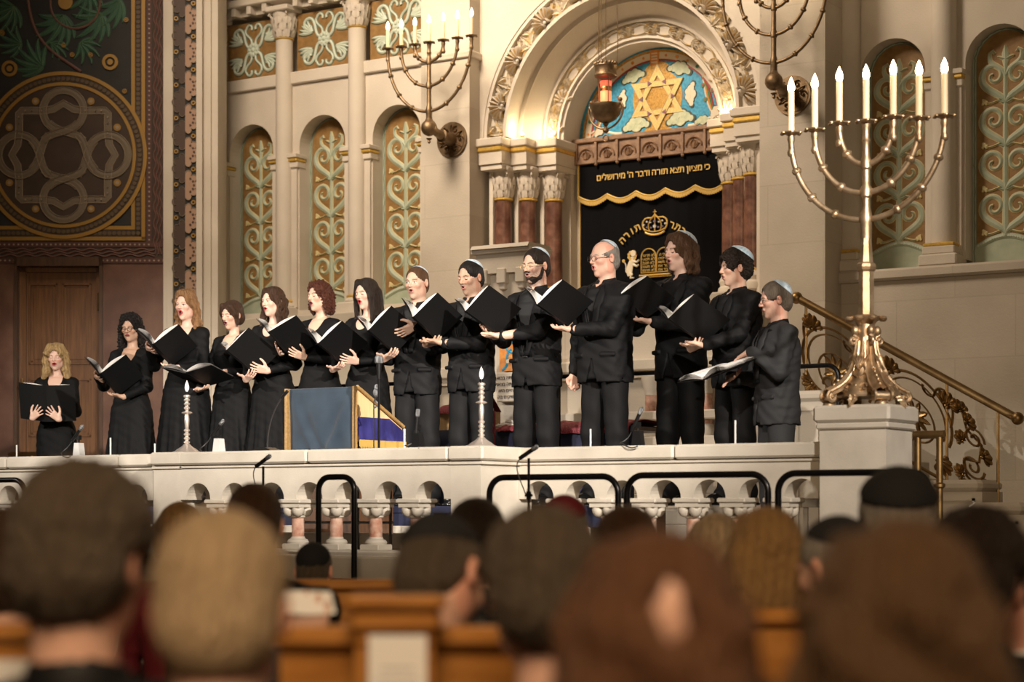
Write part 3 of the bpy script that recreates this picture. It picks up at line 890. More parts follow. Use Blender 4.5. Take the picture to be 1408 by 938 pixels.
# ---------------- side bays: columns, imposts, carved panels
def bay_column():
    e = empty('bay_column', (0, 0, 3.33))
    MB().box(-.16, .16, -.16, .1, 0, .12, ch=.012).lathe([(.125, .12), (.13, .135), (.12, .155), (.105, .17)], seg=24).build('base', 'stone', e, True, .5)
    MB().lathe([(.105, .17), (.112, .185), (.105, .20)], seg=24).build('gilt_band', 'gilt', e, True)
    MB().lathe([(.094, .20), (.092, 2.95)], seg=28).build('shaft', 'stone', e, True)
    MB().lathe([(.094, 2.95), (.108, 2.962), (.094, 2.975)], seg=24).build('gilt_ring', 'gilt', e, True)
    o = capital(.27, .092, .13).build('capital', 'stone', e, True); o.location.z = 2.975
    MB().box(-.15, .15, -.15, .12, 3.24, 3.30, ch=.012).build('abacus', 'stone', e)
    return e
bc = bay_column()
cols = [(-14.14, 'left end'), (-13.18, 'second from left'), (-12.22, 'third from left')]
for i, (x, wd) in enumerate(cols):
    o = bc if i == 0 else copy_tree(bc)
    o.location = (x, YW - .03, 3.33)
    tag(o, 'pale stone column of the left bay, the %s, with leafy capital above a gilt ring' % wd, 'column', 'stone columns of the side bays')
def tall_column():
    e = empty('bay_column', (0, 0, 3.40))
    MB().box(-.17, .17, -.17, .1, 0, .10, ch=.012).box(-.145, .145, -.145, .1, .10, .17, ch=.01).build('base', 'stone', e, True, .5)
    MB().box(-.14, .14, -.145, .1, .17, .20, ch=.008).build('gilt_band', 'gilt', e, True, .5)
    MB().lathe([(.112, .20), (.108, 5.2)], seg=28).build('shaft', 'stone', e, True)
    return e
tc_ = tall_column()
for i, (x, wd) in enumerate(((-6.80, 'beside the right pier'), (-5.92, 'between the two scroll panels'), (-4.96, 'at the right edge'))):
    o = tc_ if i == 0 else copy_tree(tc_)
    o.location = (x, YW - .03, 3.40)
    tag(o, 'tall pale stone column of the right bay, %s' % wd, 'column', 'stone columns of the side bays')

def impost(x, y, z, wd, lab):
    e = empty('impost', (x, y, z), 0, lab, 'moulding', 'imposts of the panel arches')
    MB().box(-wd / 2 - .01, wd / 2 + .01, -.085, .1, .055, .10, ch=.006).box(-wd / 2, wd / 2, -.05, .1, -.05, .02, ch=.01).build('moulding', 'stone', e)
    MB().box(-wd / 2 - .004, wd / 2 + .004, -.072, .1, .018, .056, ch=.01).build('gilt_band', 'gilt', e)
    MB().box(-wd / 2 + .02, wd / 2 - .02, -.03, .1, -(z - 3.45), -.05).build('pilaster', 'stone', e)
    return e
num = ['first', 'second', 'third']
for k, cx in enumerate(LC):
    for sd, s in (('left', -1), ('right', 1)):
        impost(cx + s * .355, YW, 4.97, .12, 'gilt-banded impost at the %s of the %s scroll panel in the left bay' % (sd, num[k]))
for k, cx in enumerate(RC):
    for sd, s in (('left', -1), ('right', 1)):
        impost(cx + s * .365, YW, 4.99, .12, 'gilt-banded impost at the %s of the %s scroll panel in the right bay' % (sd, num[k]))

def scroll_panel(cx, z0, zs, r, label, y):
    """tall round-headed panel: brown-gold ground, sage border, sage scroll tree"""
    e = empty('scroll_panel', (cx, y, z0), 0, label, 'ornamental panel', 'green and gold scroll panels')
    f_ = lambda u, v, d: (u, d, v)
    hs = zs - z0
    zt0 = .17
    gr = [(-r, 0), (r, 0)] + [(r * math.cos(PI * i / 20), hs + r * math.sin(PI * i / 20)) for i in range(21)]
    MB().prism(gr, 0, .03, f_).build('ground', 'sage', e)
    gi = r - .035
    g2 = [(gi * math.cos(PI * i / 20), hs + gi * math.sin(PI * i / 20)) for i in range(21)]
    bot = [(-gi + 2 * gi * i / 12, zt0 + .085 * math.sin(PI * i / 12)) for i in range(13)]
    MB().prism(bot + g2, -.006, .01, f_).build('gold_field', 'panel_gold', e)
    wb = MB()
    wp = []
    for i in range(91):           # wavy dark line in the border
        if i < 30: u, v, nx, ny = -r + .017, hs * i / 30 * 1.0, 1, 0
        elif i <= 60:
            a = PI - PI * (i - 30) / 30; u, v, nx, ny = (r - .017) * math.cos(a), hs + (r - .017) * math.sin(a), math.cos(a), math.sin(a)
        else: u, v, nx, ny = r - .017, hs * (1 - (i - 60) / 30), 1, 0
        q = .005 * math.sin(i * 2.4)
        wp.append((u + nx * q, v + ny * q))
    wb.ribbon(wp, .008, -.006, 0, f_, 0)
    wb.ribbon([(u * .985, v + .0) for u, v in [(-gi, zt0)] + [(-gi, hs * .5), (-gi, hs)] + g2[::-1][1:-1] + [(gi, hs), (gi, zt0)]], .007, -.010, 0, f_, 0)
    wb.build('border_line', 'sage_dark', e)
    sb = MB()
    sp = [(-gi + 2 * gi * i / 24, zt0 - .012 + .085 * math.sin(PI * i / 24)) for i in range(25)]
    sb.ribbon(sp, .05, -.012, 0, f_, 0)
    for i in range(1, 24, 1): sb.prism(circ(sp[i][0], sp[i][1], .011, 8), -.018, 0, f_, 1)
    sb.build('scalloped_foot', ['sage', 'mint'], e)
    # scroll tree, drawn twice: cream edge below, sage body on top
    for nm, extra, d0, m_ in (('scroll_outline', .014, -.016, 'cream_line'), ('scrollwork', 0.0, -.026, 'sage'),):
        mb = MB()
        def RB(p, w_): mb.ribbon(p, [x * 1.3 + extra for x in w_] if isinstance(w_, list) else w_ * 1.2 + extra, d0, 0, f_)
        top = hs + r * .35
        RB([(0, zt0 + .07), (0, zt0 + .6), (0, top - .1)], [.045, .036, .024])
        n_t = 4; pitch = (hs - zt0 - .12) / n_t + .012
        for t in range(n_t):
            v0 = zt0 + .10 + t * pitch
            for s in (-1, 1):
                C = (.088, v0 + pitch * .60)
                sp_ = []
                for i in range(27):
                    q = i / 26; a = -.25 + q * 7.6
                    rr = .093 * (1 - q) ** .9 + .012
                    sp_.append((s * (C[0] + .018 + rr * math.cos(a)), C[1] + rr * 1.05 * math.sin(a)))
                st_ = bez((s * .006, v0), (s * .035, v0 + .07), (s * .195, v0 + .10), sp_[0], 10)
                pth = st_ + sp_[1:]
                RB(pth, [.034 + .014 * math.sin(PI * min(1, i / 14)) - .020 * max(0, (i - 12) / 24) for i in range(len(pth))])
                RB(bez((s * .01, v0 + pitch * .97), (s * .04, v0 + pitch * .99), (s * .06, v0 + pitch * 1.04), (s * .075, v0 + pitch * 1.02), 6), [.02, .02, .016, .014, .012, .009, .005])
                if t < n_t:
                    RB(bez((s * .02, v0 + .02), (s * .08, v0 + .015), (s * .12, v0 - .02), (s * .165, v0 - .005), 6), .007)
            RB([(-.05, v0 + .03), (-.02, v0 + .005), (0, v0 - .015), (.02, v0 + .005), (.05, v0 + .03)], .016)
        for s in (-1, 1):        # top fan of leaves
            RB(bez((0, top - .24), (s * .03, top - .12), (s * .16, top - .16), (s * .14, top - .03), 9) + [(s * .11, top - .01), (s * .095, top - .035)], [.02, .026, .03, .034, .036, .036, .034, .03, .026, .022, .016, .010])
        RB([(0, top - .16), (0, top - .10), (0, top - .04), (0, top + .03)], [.02, .045, .048, .006])
        mb.build(nm, m_, e, True, .7)
    for t in range(4):
        v0 = zt0 + .10 + t * ((hs - zt0 - .12) / 4 + .012)
        for s in (-1, 1):
            bb = MB()
            for (a, b) in ((0, 0), (.016, .010), (-.014, .008), (.002, .020), (.02, -.008), (.016, .026), (-.012, -.010)):
                bb.ball((s * (.180 + a), -.012, v0 + .0 + b), (.0125, .009, .0125), 8, 6)
            bb.build('berry_cluster', 'cream_line', e, True)
    return e
for k, cx in enumerate(LC):
    scroll_panel(cx, 3.36, 5.17, .298, 'tall green and gold scroll panel, %s from the left in the left bay' % num[k], YW + .17)
for k, cx in enumerate(RC[:2] + RC[2:]):
    scroll_panel(cx, 3.42, 5.16, .295, 'tall green and gold scroll panel, %s in the right bay behind the standing candelabrum' % num[k], YW + .17)

def square_panel(cx, z0, label):
    e = empty('square_panel', (cx, YW + .05, z0), 0, label, 'ornamental panel', 'square arabesque panels')
    f_ = lambda u, v, d: (u, d, v)
    W_, H_ = .74, .60
    MB().box(-W_ / 2, W_ / 2, 0, .04, 0, H_).build('ground', 'panel_gold', e)
    MB().box(-W_ / 2 - .09, W_ / 2 + .09, -.09, .05, -.15, -.02, ch=.01).build('sill', 'stone', e)
    for nm, ex, d0, m_ in (('scroll_outline', .014, -.012, 'sage_dark'), ('scrollwork', 0, -.022, 'mint')):
        mb = MB()
        def RB(p, w_): mb.ribbon([(a, b + H_ / 2) for a, b in p], [x + ex for x in w_] if isinstance(w_, list) else w_ + ex, d0, 0, f_)
        for sx in (-1, 1):
            for sz in (-1, 1):
                RB(bez((sx * .04, sz * .03), (sx * .15, sz * .02), (sx * .09, sz * .22), (sx * .20, sz * .24), 10) + arcpts_s(sx, sz, .215, .175, .062, 1.6, -2.8, 12), .034)
                RB(bez((sx * .03, sz * .05), (sx * .0, sz * .15), (sx * .13, sz * .14), (sx * .11, sz * .23), 8) + arcpts_s(sx, sz, .055, .232, .045, 0, 3.6, 10), .026)
                for q in range(5):
                    a = .25 + q * .28
                    p0 = (sx * .16, sz * .09)
                    RB(bez(p0, (sx * (.16 + .09 * math.cos(a)), sz * (.05 + .09 * math.sin(a))), (sx * (.20 + .10 * math.cos(a)), sz * (.05 + .12 * math.sin(a))), (sx * (.19 + .16 * math.cos(a)), sz * (.04 + .22 * math.sin(a) * .8)), 6), [.030, .034, .036, .034, .03, .022, .010])
        mb.build(nm, m_, e, True, .7)
    mb = MB(); mb.prism(circ(0, H_ / 2, .075, 20), -.022, 0, f_)
    for k in range(8):
        a = k * PI / 4
        mb.ball((.05 * math.cos(a), -.026, H_ / 2 + .05 * math.sin(a)), (.018, .008, .018), 8, 5)
    mb.ball((0, -.026, H_ / 2), (.022, .012, .022), 10, 6)
    mb.build('rosette', 'mint', e, True)
def arcpts_s(sx, sz, cu, cv, r, a0, a1, n):
    return [(sx * (cu + r * math.cos(a0 + (a1 - a0) * i / n) * (1 - .35 * i / n)), sz * (cv + r * math.sin(a0 + (a1 - a0) * i / n) * (1 - .35 * i / n))) for i in range(n + 1)]
for k, cx in enumerate(LC):
    square_panel(cx, 5.96, 'square mint arabesque panel above the %s scroll panel of the left bay' % num[k])
# entablature of the left bay: brackets and carved frieze
e = empty('carved_cornice', (-12.68, YW, 6.58), 0, 'carved stone cornice with brackets above the square panels of the left bay', 'cornice')
mb = MB().box(-1.50, 1.46, -.12, .1, .12, .20, ch=.01).box(-1.50, 1.46, -.16, .1, .42, .60, ch=.015)
mb.build('moulding', 'stone', e)
mb = MB()
for i in range(13):
    x = -1.36 + i * .21
    if min(abs(x - (c - -12.68)) for c in (-14.14, -13.18, -12.22, -11.3)) > .12: mb.box(x - .03, x + .03, -.10, .1, .03, .12, ch=.006)
mb.build('brackets', 'stone', e)
mb = MB(); f_ = lambda u, v, d: (u, d - .06, v)
for i in range(24): leaf(mb, f_, -1.42 + i * .122, .22, .17, .05, PI / 2, .05, 4)
mb.build('leaf_frieze', 'stone', e, True, .9)
# ================================================================== the painted wall on the left
ZL = 20.2
def LA(px): return (px - 704.0) / F * ZL
def LZ(py): return EYE + (HY - py) / F * ZL
fL = fC(ZL)
w = MB()
def LB(mb, x0, x1, y0, y1, d0, d1, mi=0):
    """slab between pixel columns/rows measured on the left wall plane"""
    a0, a1, z0, z1 = LA(x0), LA(x1), LZ(y1), LZ(y0)
    mb.prism([(a0, z0), (a1, z0), (a1, z1), (a0, z1)], d0, d1, fL, mi)
LB(w, -700, 225, -700, 352, 0, .4); LB(w, -700, 20, 352, 756, 0, .4); LB(w, 142, 225, 352, 756, 0, .4)
struct(w.build('wall_left', 'brown_wall'))
w = MB(); LB(w, 225, 300, -700, 756, -.02, .6)
struct(w.build('wall_left_return', 'stone'))
w = MB(); LB(w, 272, 280, -700, 756, -.10, 0); LB(w, 286, 291, -700, 756, -.06, 0); LB(w, 231, 239, -700, 756, -.05, 0)
struct(w.build('trim_1', 'stone'))
struct(MB().prism([(LA(20), FZ), (LA(142), FZ), (LA(142), LZ(352)), (LA(20), LZ(352))], .3, .4, fL).build('wall_left_door_back', 'wood_dark'))

# door
dr = MB(); LB(dr, 22, 33, 365, 756, .08, .2); LB(dr, 130, 138, 365, 756, .08, .2); LB(dr, 22, 138, 365, 373, .08, .2)
door = dr.build('door_1', 'wood_door'); struct(door)
mb = MB(); LB(mb, 20, 24, 354, 756, -.03, .1); LB(mb, 137, 142, 354, 756, -.03, .1); LB(mb, 20, 142, 354, 366, -.03, .1)
mb.build('door_frame', 'wood_dark', door)
mb = MB(); LB(mb, 33, 130, 373, 756, .12, .18)
for (x0, x1, y0, y1) in ((36, 76, 388, 500), (82, 122, 388, 500), (36, 76, 520, 600), (82, 122, 520, 600)):
    for q, (dd, ins) in enumerate(((.10, 0), (.115, 3))):
        for (a, b, c, d) in ((x0 + ins, x1 - ins, y0 + ins, y0 + ins + 2.5), (x0 + ins, x1 - ins, y1 - ins - 2.5, y1 - ins), (x0 + ins, x0 + ins + 2.5, y0 + ins, y1 - ins), (x1 - ins - 2.5, x1 - ins, y0 + ins, y1 - ins)):
            LB(mb, a, b, c, d, dd, .13)
    LB(mb, x0 + 7, x1 - 7, y0 + 7, y1 - 7, .108, .13)
mb.build('door_leaf', 'wood_door', door)
mb = MB(); c = fL(LA(28), LZ(534), .06)
mb.tube([fL(LA(28), LZ(520), .07), fL(LA(28), LZ(548), .07)], .014, 8); mb.tube([fL(LA(28), LZ(532), .07), fL(LA(28), LZ(532), .0), fL(LA(35), LZ(533), .0)], .009, 8)
mb.build('door_handle', 'brass', door, True)
mb = MB(); mb.tube([fL(LA(133.5), LZ(402), .06), fL(LA(133.5), LZ(425), .06)], .012, 8); mb.build('door_hinge', 'brass', door, True)

# painted decoration: thin layers of paint-coloured plaster on the wall
mu = empty('wall_mural', fL(LA(90), LZ(352), 0), 0, 'dark painted wall decoration with interlaced medallion, beaded gold frame and green acanthus', 'mural')
def relM(mb, name, mats, smooth=False):
    o = mb.build(name, mats, None, smooth)
    o.parent = mu; o.matrix_parent_inverse = Matrix.Translation(-mu.location)
    return o
ppm = ZL / F
def fm(u, v, d): return fL(LA(u), LZ(v), d)       # frame measured in the wall's own drawing units
S = ppm
mb = MB(); LB(mb, -500, 225, -400, 362, -.006, 0); relM(mb, 'brown_field', 'mural_brown')
mb = MB()
LB(mb, -400, 183, -400, 310, -.012, -.004)
relM(mb, 'black_field', 'mural_black')
# frame borders: gold rules, beads, dotted pink bands, wavy bands
mb = MB()
for (x0, x1) in ((181, 186), (195, 200)): LB(mb, x0, x1, -400, 330 if x0 > 190 else 311, -.02, -.01)
for (y0, y1) in ((311, 316), (326, 331)): LB(mb, -400, 200 if y0 > 320 else 186, y0, y1, -.02, -.01)
relM(mb, 'gold_rules', 'mural_gold')
mb = MB(); LB(mb, 186, 195, -400, 326, -.016, -.01); LB(mb, -400, 195, 316, 326, -.016, -.01); relM(mb, 'bead_ground', 'mural_brown')
mb = MB()
for i in range(70): mb.prism([fm2 for fm2 in circ(190.5, 321 - i * 6.6, 2.9, 8)], -.022, -.012, fm)
for i in range(40): mb.prism(circ(184 - i * 6.6, 321, 2.9, 8), -.022, -.012, fm)
b_ = relM(mb, 'beads', 'mural_olive'); b_['kind'] = 'stuff'
mb = MB(); LB(mb, 202, 209, -400, 333, -.014, -.008, 0); LB(mb, -400, 231, 333, 340, -.014, -.008, 0); LB(mb, 224, 231, -400, 355, -.014, -.008, 0); LB(mb, -400, 231, 355, 362, -.014, -.008, 0)
relM(mb, 'dotted_band', 'mural_red')
mb = MB()
for i in range(60):
    y = 330 - i * 6.6
    mb.prism(circ(205.5, y, 1.3, 6), -.018, -.012, fm); mb.prism(circ(227.5, y + 20, 1.3, 6), -.018, -.012, fm)
for i in range(36):
    x = 205 - i * 6.4
    mb.prism(circ(x, 336.5, 1.3, 6), -.018, -.012, fm); mb.prism(circ(x + 20, 358.5, 1.3, 6), -.018, -.012, fm)
b_ = relM(mb, 'pink_dots', 'mural_strap2'); b_['kind'] = 'stuff'
mb = MB()
for k, x in enumerate((213, 217, 221)):
    mb.ribbon([(x + 1.6 * math.sin(i * .8 + k), 350 - i * 3.0) for i in range(125)], 2.1, -.020, -.01, fm)
for k, y in enumerate((343.5, 347.5, 351.5)):
    mb.ribbon([(213 - i * 3.0, y + 1.6 * math.sin(i * .8 + k)) for i in range(75)], 2.1, -.020, -.01, fm)
relM(mb, 'wavy_bands', 'mural_pink')
# medallion
MC = (88, 214)
mb = MB(); mb.prism(circ(*MC, 114, 72), -.024, -.012, fm); relM(mb, 'medallion_ground', 'mural_brown')
mb = MB(); mb.arcband(*MC, 110, 115, 0, 2 * PI, -.034, -.02, fm, n=90); mb.arcband(*MC, 95.5, 100, 0, 2 * PI, -.034, -.02, fm, n=90); relM(mb, 'medallion_rings', 'mural_gold')
mb = MB()
for i in range(100):
    a = 2 * PI * i / 100; mb.prism(circ(MC[0] + 105 * math.cos(a), MC[1] + 105 * math.sin(a), 2.9, 8), -.032, -.02, fm)
relM(mb, 'medallion_beads', 'mural_olive')
# interlaced strapwork: a cusped square and four loops
def strap(p, closed, z):
    s0.ribbon(p, 13.5, -.0235 - z, -.02, fm, closed=closed)
    s1.ribbon(p, 10.5, -.026 - z, -.02, fm, closed=closed)
    for off in (-4.6, 4.6):
        q = []
        n = len(p)
        for i in range(n):
            a = p[i - 1] if (closed or i > 0) else p[0]; b = p[(i + 1) % n] if (closed or i < n - 1) else p[-1]
            dx, dy = b[0] - a[0], b[1] - a[1]; l = math.hypot(dx, dy) or 1
            q.append((p[i][0] - dy / l * off, p[i][1] + dx / l * off))
        s2.ribbon(q, 1.3, -.034 - z, -.024, fm, closed=closed)
s0 = MB(); s1 = MB(); s2 = MB()
def rot(p, k):
    c, s = [(1, 0), (0, 1), (-1, 0), (0, -1)][k]
    return (MC[0] + p[0] * c - p[1] * s, MC[1] + p[0] * s + p[1] * c)
sq = []
for k in range(4):
    side = [(-58, -61), (-30, -61), (-14, -63), (0, -71), (14, -63), (30, -61), (58, -61)]
    sq += [rot(p, k) for p in side]
strap(sq, True, .0)
for k in range(4):
    lp = [(math.cos(a) * 28, -61 + math.sin(a) * 28) for a in [PI * .5 + PI * 2 * i / 32 for i in range(33)]]
    strap([rot(p, k) for p in lp[2:-2]], False, .006)
    w_ = bez((-20, -44), (-4, -28), (14, -34), (28, -20), 10)
    strap([rot(p, k) for p in w_], False, .003)
    w_ = bez((20, -44), (4, -28), (-14, -34), (-28, -20), 10)
    strap([rot(p, k) for p in w_], False, .009)
relM(s0, 'strapwork_outline', 'mural_black'); sd_ = MB()  # dark outline painted beneath the straps
for k in range(4):
    for q in (-52, -44, 44, 52): sd_.prism(circ(*rot((q, -61), k), 1.2, 6), -.040, -.02, fm)
    for q in (-44, -30, 30, 44): sd_.prism(circ(*rot((q, -61), k), 1.2, 6), -.040, -.02, fm)
relM(sd_, 'strap_dots', 'mural_strap2')['kind'] = 'stuff'
relM(s1, 'strapwork', 'mural_strap'); relM(s2, 'strapwork_lines', 'mural_strap2')
for k in range(4):
    for p in ((-38, -74), (38, -74)):
        c = rot(p, k); mb = MB()
        mb.prism(circ(*c, 5, 16), -.034, -.02, fm, 0); mb.prism(circ(*c, 2.4, 10), -.038, -.02, fm, 1); relM(mb, 'gold_stud', ['mural_gold', 'mural_strap2'])
for (x, y, r) in ((152, 86, 11), (14, 95, 11), (88, 63, 3.2), (125, 76, 3.2), (100, 76, 3.2), (172, 126, 3.2), (174, 28, 3.2), (3, 46, 4)):
    mb = MB(); mb.arcband(x, y, r * .62, r, 0, 2 * PI, -.03, -.01, fm, n=20, mi=0); mb.prism(circ(x, y, r * .38, 12), -.03, -.01, fm, 0); relM(mb, 'gold_ring', 'mural_gold')
# acanthus scroll at the top
g1 = MB(); g2 = MB()
fmn = lambda u, v, d: fm(u, v, d)
def fan(u, v, a0, a1, L_, n, mb1=g1, mb2=g2):
    for i in range(n):
        t = i / (n - 1); a = a0 + (a1 - a0) * t
        l = L_ * (.7 + .3 * math.sin(PI * t))
        mb1.ribbon(bez((u, v), (u + l * .3 * math.cos(a), v + l * .3 * math.sin(a)), (u + l * .7 * math.cos(a + .15), v + l * .7 * math.sin(a + .15)), (u + l * math.cos(a + .35), v + l * math.sin(a + .35)), 7),
                   [L_ * .10, L_ * .15, L_ * .18, L_ * .19, L_ * .18, L_ * .15, L_ * .11, L_ * .03], -.024 - .0012 * i, -.01, fm)
        mb2.ribbon(bez((u, v), (u + l * .3 * math.cos(a), v + l * .3 * math.sin(a)), (u + l * .7 * math.cos(a + .15), v + l * .7 * math.sin(a + .15)), (u + l * .97 * math.cos(a + .35), v + l * .97 * math.sin(a + .35)), 7), 1.1, -.030 - .0012 * i, -.02, fm)
fan(60, 92, PI * .75, PI * 1.45, 46, 7); fan(30, 60, PI * .6, PI * 1.3, 36, 6); fan(88, 22, PI * .25, PI * .9, 50, 7); fan(140, 20, PI * .3, PI * 1.0, 48, 7)
fan(110, 60, PI * -.2, PI * .5, 34, 6); fan(120, -10, PI * .1, PI * .8, 40, 6); fan(20, 10, PI * .3, PI * 1.1, 44, 7); fan(165, 0, PI * .35, PI * .8, 46, 5); fan(70, 60, -PI * .1, PI * .35, 30, 5)
relM(g1, 'acanthus_leaves', 'mural_green'); relM(g2, 'leaf_veins', 'mural_green2')
mb = MB()
mb.ribbon(bez((112, 99), (70, 70), (40, 60), (38, -20), 20), 4, -.036, -.02, fm, 0)
mb.ribbon(arcpts(104, 6, 34, PI * -.3, PI * 1.1, 26), 3.4, -.036, -.02, fm, 0)
mb.prism(circ(91, 4, 10, 18), -.036, -.02, fm, 1)
relM(mb, 'stem', ['mural_pink', 'mural_gold'])

# vertical frieze of tan and umber leaves on black
fz = empty('leaf_frieze', fL(LA(255), LZ(400), -.02), 0, 'tall black frieze of alternating tan and dark brown leaves beside the cream wall', 'frieze')
def relF(mb, name, mats, smooth=False):
    o = mb.build(name, mats, None, smooth); o.parent = fz; o.matrix_parent_inverse = Matrix.Translation(-fz.location); return o
mb = MB(); LB(mb, 239, 272, -400, 640, -.05, -.03); relF(mb, 'ground', 'mural_black')
mb = MB(); LB(mb, 239, 240.2, -400, 640, -.06, -.03); LB(mb, 270.8, 272, -400, 640, -.06, -.03); relF(mb, 'edge_rules', 'mural_strap')
m1 = MB(); m2 = MB(); m3 = MB()
def lobed(mb, cx, cy, sx, mi, mi2, z):
    pts = []
    for i in range(51):
        t = i / 50; a = PI * (1.5 + t) if sx > 0 else PI * (1.5 - t)
        r = 21 * (.76 + .24 * abs(math.sin(t * PI * 5.0)) ** .7)
        pts.append((cx - sx * 7 + r * math.cos(a) * .86, cy + r * math.sin(a) * 1.0))
    mb.prism(pts, z, -.04, fm, mi)
    mb.ribbon(pts, 1.3, z - .006, z + .002, fm, mi2)
for k in range(20):
    cy = 620 - k * 45.5
    lobed(m1, 263, cy, 1, 0, 1, -.062)
    lobed(m2, 249, cy - 23, -1, 0, 1, -.058)
    for q in range(5):
        a = -1.1 + q * .55
        m3.prism(circ(259 + 9 * math.cos(a), cy + 10 * math.sin(a), 1.6, 6), -.068, -.05, fm, 2)
    m3.arcband(243.5, cy - 1, 1.6, 3.2, 0, 2 * PI, -.062, -.04, fm, n=12, mi=0); m3.arcband(267, cy - 22, 1.6, 3.2, 0, 2 * PI, -.062, -.04, fm, n=12, mi=0)
relF(m1, 'tan_leaves', ['mural_tan', 'mural_strap2']); relF(m2, 'umber_leaves', ['mural_umber', 'mural_strap']); relF(m3, 'gold_studs', ['mural_gold', 'mural_gold', 'mural_umber'])
# ================================================================== balustrade, pedestal and front rails
EY = 1.30
def balustrade(u0, u1, y, yb, label, n):
    """parapet with n round-headed openings; front face at y"""
    e = empty('balustrade', ((u0 + u1) / 2, y, FZ), 0, label, 'balustrade', 'stone balustrade sections')
    X0, X1 = u0 - (u0 + u1) / 2, u1 - (u0 + u1) / 2
    D = .15; p = (X1 - X0) / n
    # heights above the stage floor
    mb = MB()
    for k in range(n):
        a = X0 + p * k
        mb.archwall(a, a + p, .31, .505, a + p / 2, .098, .315, .31, 0, D, n=16)
    mb.build('arcade', 'rail_stone', e)
    mb = MB(); xx = X0
    while xx < X1 - .01:
        xe = min(X1, xx + 1.02)
        mb.box(xx + .0015, xe - .0015, -.035, D + .035, .525, .605, ch=.012); xx = xe
    mb.box(X0, X1, -.012, D + .012, .505, .520, ch=.003)
    mb.build('coping', 'rail_stone', e, True, .4)
    MB().box(X0, X1, -.02, D + .02, -.015, .012).build('plinth', 'rail_stone', e)
    for k in range(n + 1):
        x = X0 + p * k
        if k in (0, n):
            continue
        cb = MB().box(x - .085, x + .085, -.018, D + .018, .285, .312, ch=.006)
        cb.box(x - .070, x + .070, -.008, D + .008, .262, .286)
        for q in (-1, 1):     # cushion lobes of the capital
            for yy in (.035, D - .035):
                cb.ball((x + q * .034, yy, .250), (.036, .042, .044), 12, 8)
        cb.lathe([(.040, .200), (.046, .206), (.040, .214)], (x, D / 2, 0), 20)
        cb.build('baluster_capital', 'rail_stone', e, True, .6)
        MB().lathe([(.037, .085), (.038, .14), (.036, .205)], (x, D / 2, 0), 20).build('baluster_shaft', 'marble_pink', e, True)
        MB().lathe([(.062, .045), (.066, .056), (.058, .070), (.044, .076), (.040, .088)], (x, D / 2, 0), 20).box(x - .068, x + .068, .005, D - .005, .01, .046, ch=.004).build('baluster_base', 'rail_stone', e, True, .6)
    return e

def pier(u0, u1, y0, y1, label, top=.605):
    e = empty('balustrade_pier', ((u0 + u1) / 2, y0, FZ), 0, label, 'pier', 'stone balustrade sections')
    w_ = (u1 - u0) / 2
    MB().box(-w_, w_, 0, y1 - y0, 0, .505).build('shaft', 'rail_stone', e)
    MB().box(-w_ - .004, w_ + .02, -.012, y1 - y0 - .004, .505, .520).box(-w_ - .001, w_ + .035, -.036, y1 - y0 - .004, .527, .607, ch=.010).box(-w_, w_ + .012, -.01, y1 - y0 - .004, .520, .528).build('cap', 'rail_stone', e, True, .4)
    return e
YB, YL, YR = 9.20, 9.36, 9.60
uA = U(211, YB); uB = U(248, YB); uC = U(620, YB); uD = U(661, YB)
balustrade(uB, uC, YB, 0, 'pale stone balustrade with seven arches in front of the blue lectern', 7)
pier(uA, uB, YB, YB + .36, 'plain balustrade pier under the left silver candlestick')
pier(uC, uD, YB, YR + .14, 'balustrade pier under the right silver candlestick, its right side brightly lit')
balustrade(U(211, YL) - 2.32, U(211, YL) - .004, YL, 0, 'pale stone balustrade section in front of the two leftmost singers', 8)
uE = uD + .002; PX0 = -4.137
balustrade(uE, PX0 - .004, YR, 0, 'pale stone balustrade with seven arches in front of the men, right of the corner pier', 7)

PC = (PX0 + .183, 9.70)
ped = empty('pedestal', (PC[0], PC[1], FZ), 0, 'tall square stone pedestal under the big lit candelabrum', 'pedestal')
MB().box(-.183, .183, -.183, .183, 0, .665).build('shaft', 'rail_stone', ped)
MB().box(-.200, .200, -.200, .200, .665, .700, ch=.008).box(-.212, .212, -.212, .212, .700, .790, ch=.014).build('cap', 'rail_stone', ped, True, .4)
MB().box(-.21, .21, -.21, .21, -.015, .08, ch=.008).build('foot', 'rail_stone', ped)

def rounded_frame(px0, px1, y, py_top, zb, r=.09, rad=.0165, lab='', cross=None):
    a = at(px0, py_top, y); b = at(px1, py_top, y)
    x0, x1, zt = a.x, b.x, (a.z + b.z) / 2
    e = empty('guard_rail', ((x0 + x1) / 2, y, zb), 0, lab, 'railing', 'dark tube guard rails in front of the balustrade')
    w_ = (x1 - x0) / 2; h = zt - zb
    p = [(-w_, 0, 0), (-w_, 0, h - r)] + [(-w_ + r - r * math.cos(t), 0, h - r + r * math.sin(t)) for t in [PI / 2 * i / 8 for i in range(1, 8)]]
    p += [(-w_ + r, 0, h), (w_ - r, 0, h)] + [(w_ - r + r * math.sin(t), 0, h - r + r * math.cos(t)) for t in [PI / 2 * i / 8 for i in range(1, 8)]] + [(w_, 0, h - r), (w_, 0, 0)]
    MB().tube(p, rad, 12).build('tube', 'black_metal', e, True)
    mb = MB()
    for q in (-w_, w_): mb.lathe([(.045, 0), (.045, .006), (.02, .012)], (q, 0, 0), 16)
    mb.build('foot_plates', 'black_metal', e, True)
    if cross:
        MB().tube([(-w_, 0, cross), (w_, 0, cross)], rad * .8, 10).build('cross_bar', 'black_metal', e, True)
    return e
rounded_frame(673, 850, 8.72, 656, 0, lab='black tube guard rail behind the grey-haired listener, right of the corner pier')
rounded_frame(862, 1056, 8.72, 653, 0, lab='black tube guard rail second from the right, under the men')
rounded_frame(1070, 1278, 8.72, 650, 0, lab='rightmost black tube guard rail, in front of the stone pedestal')
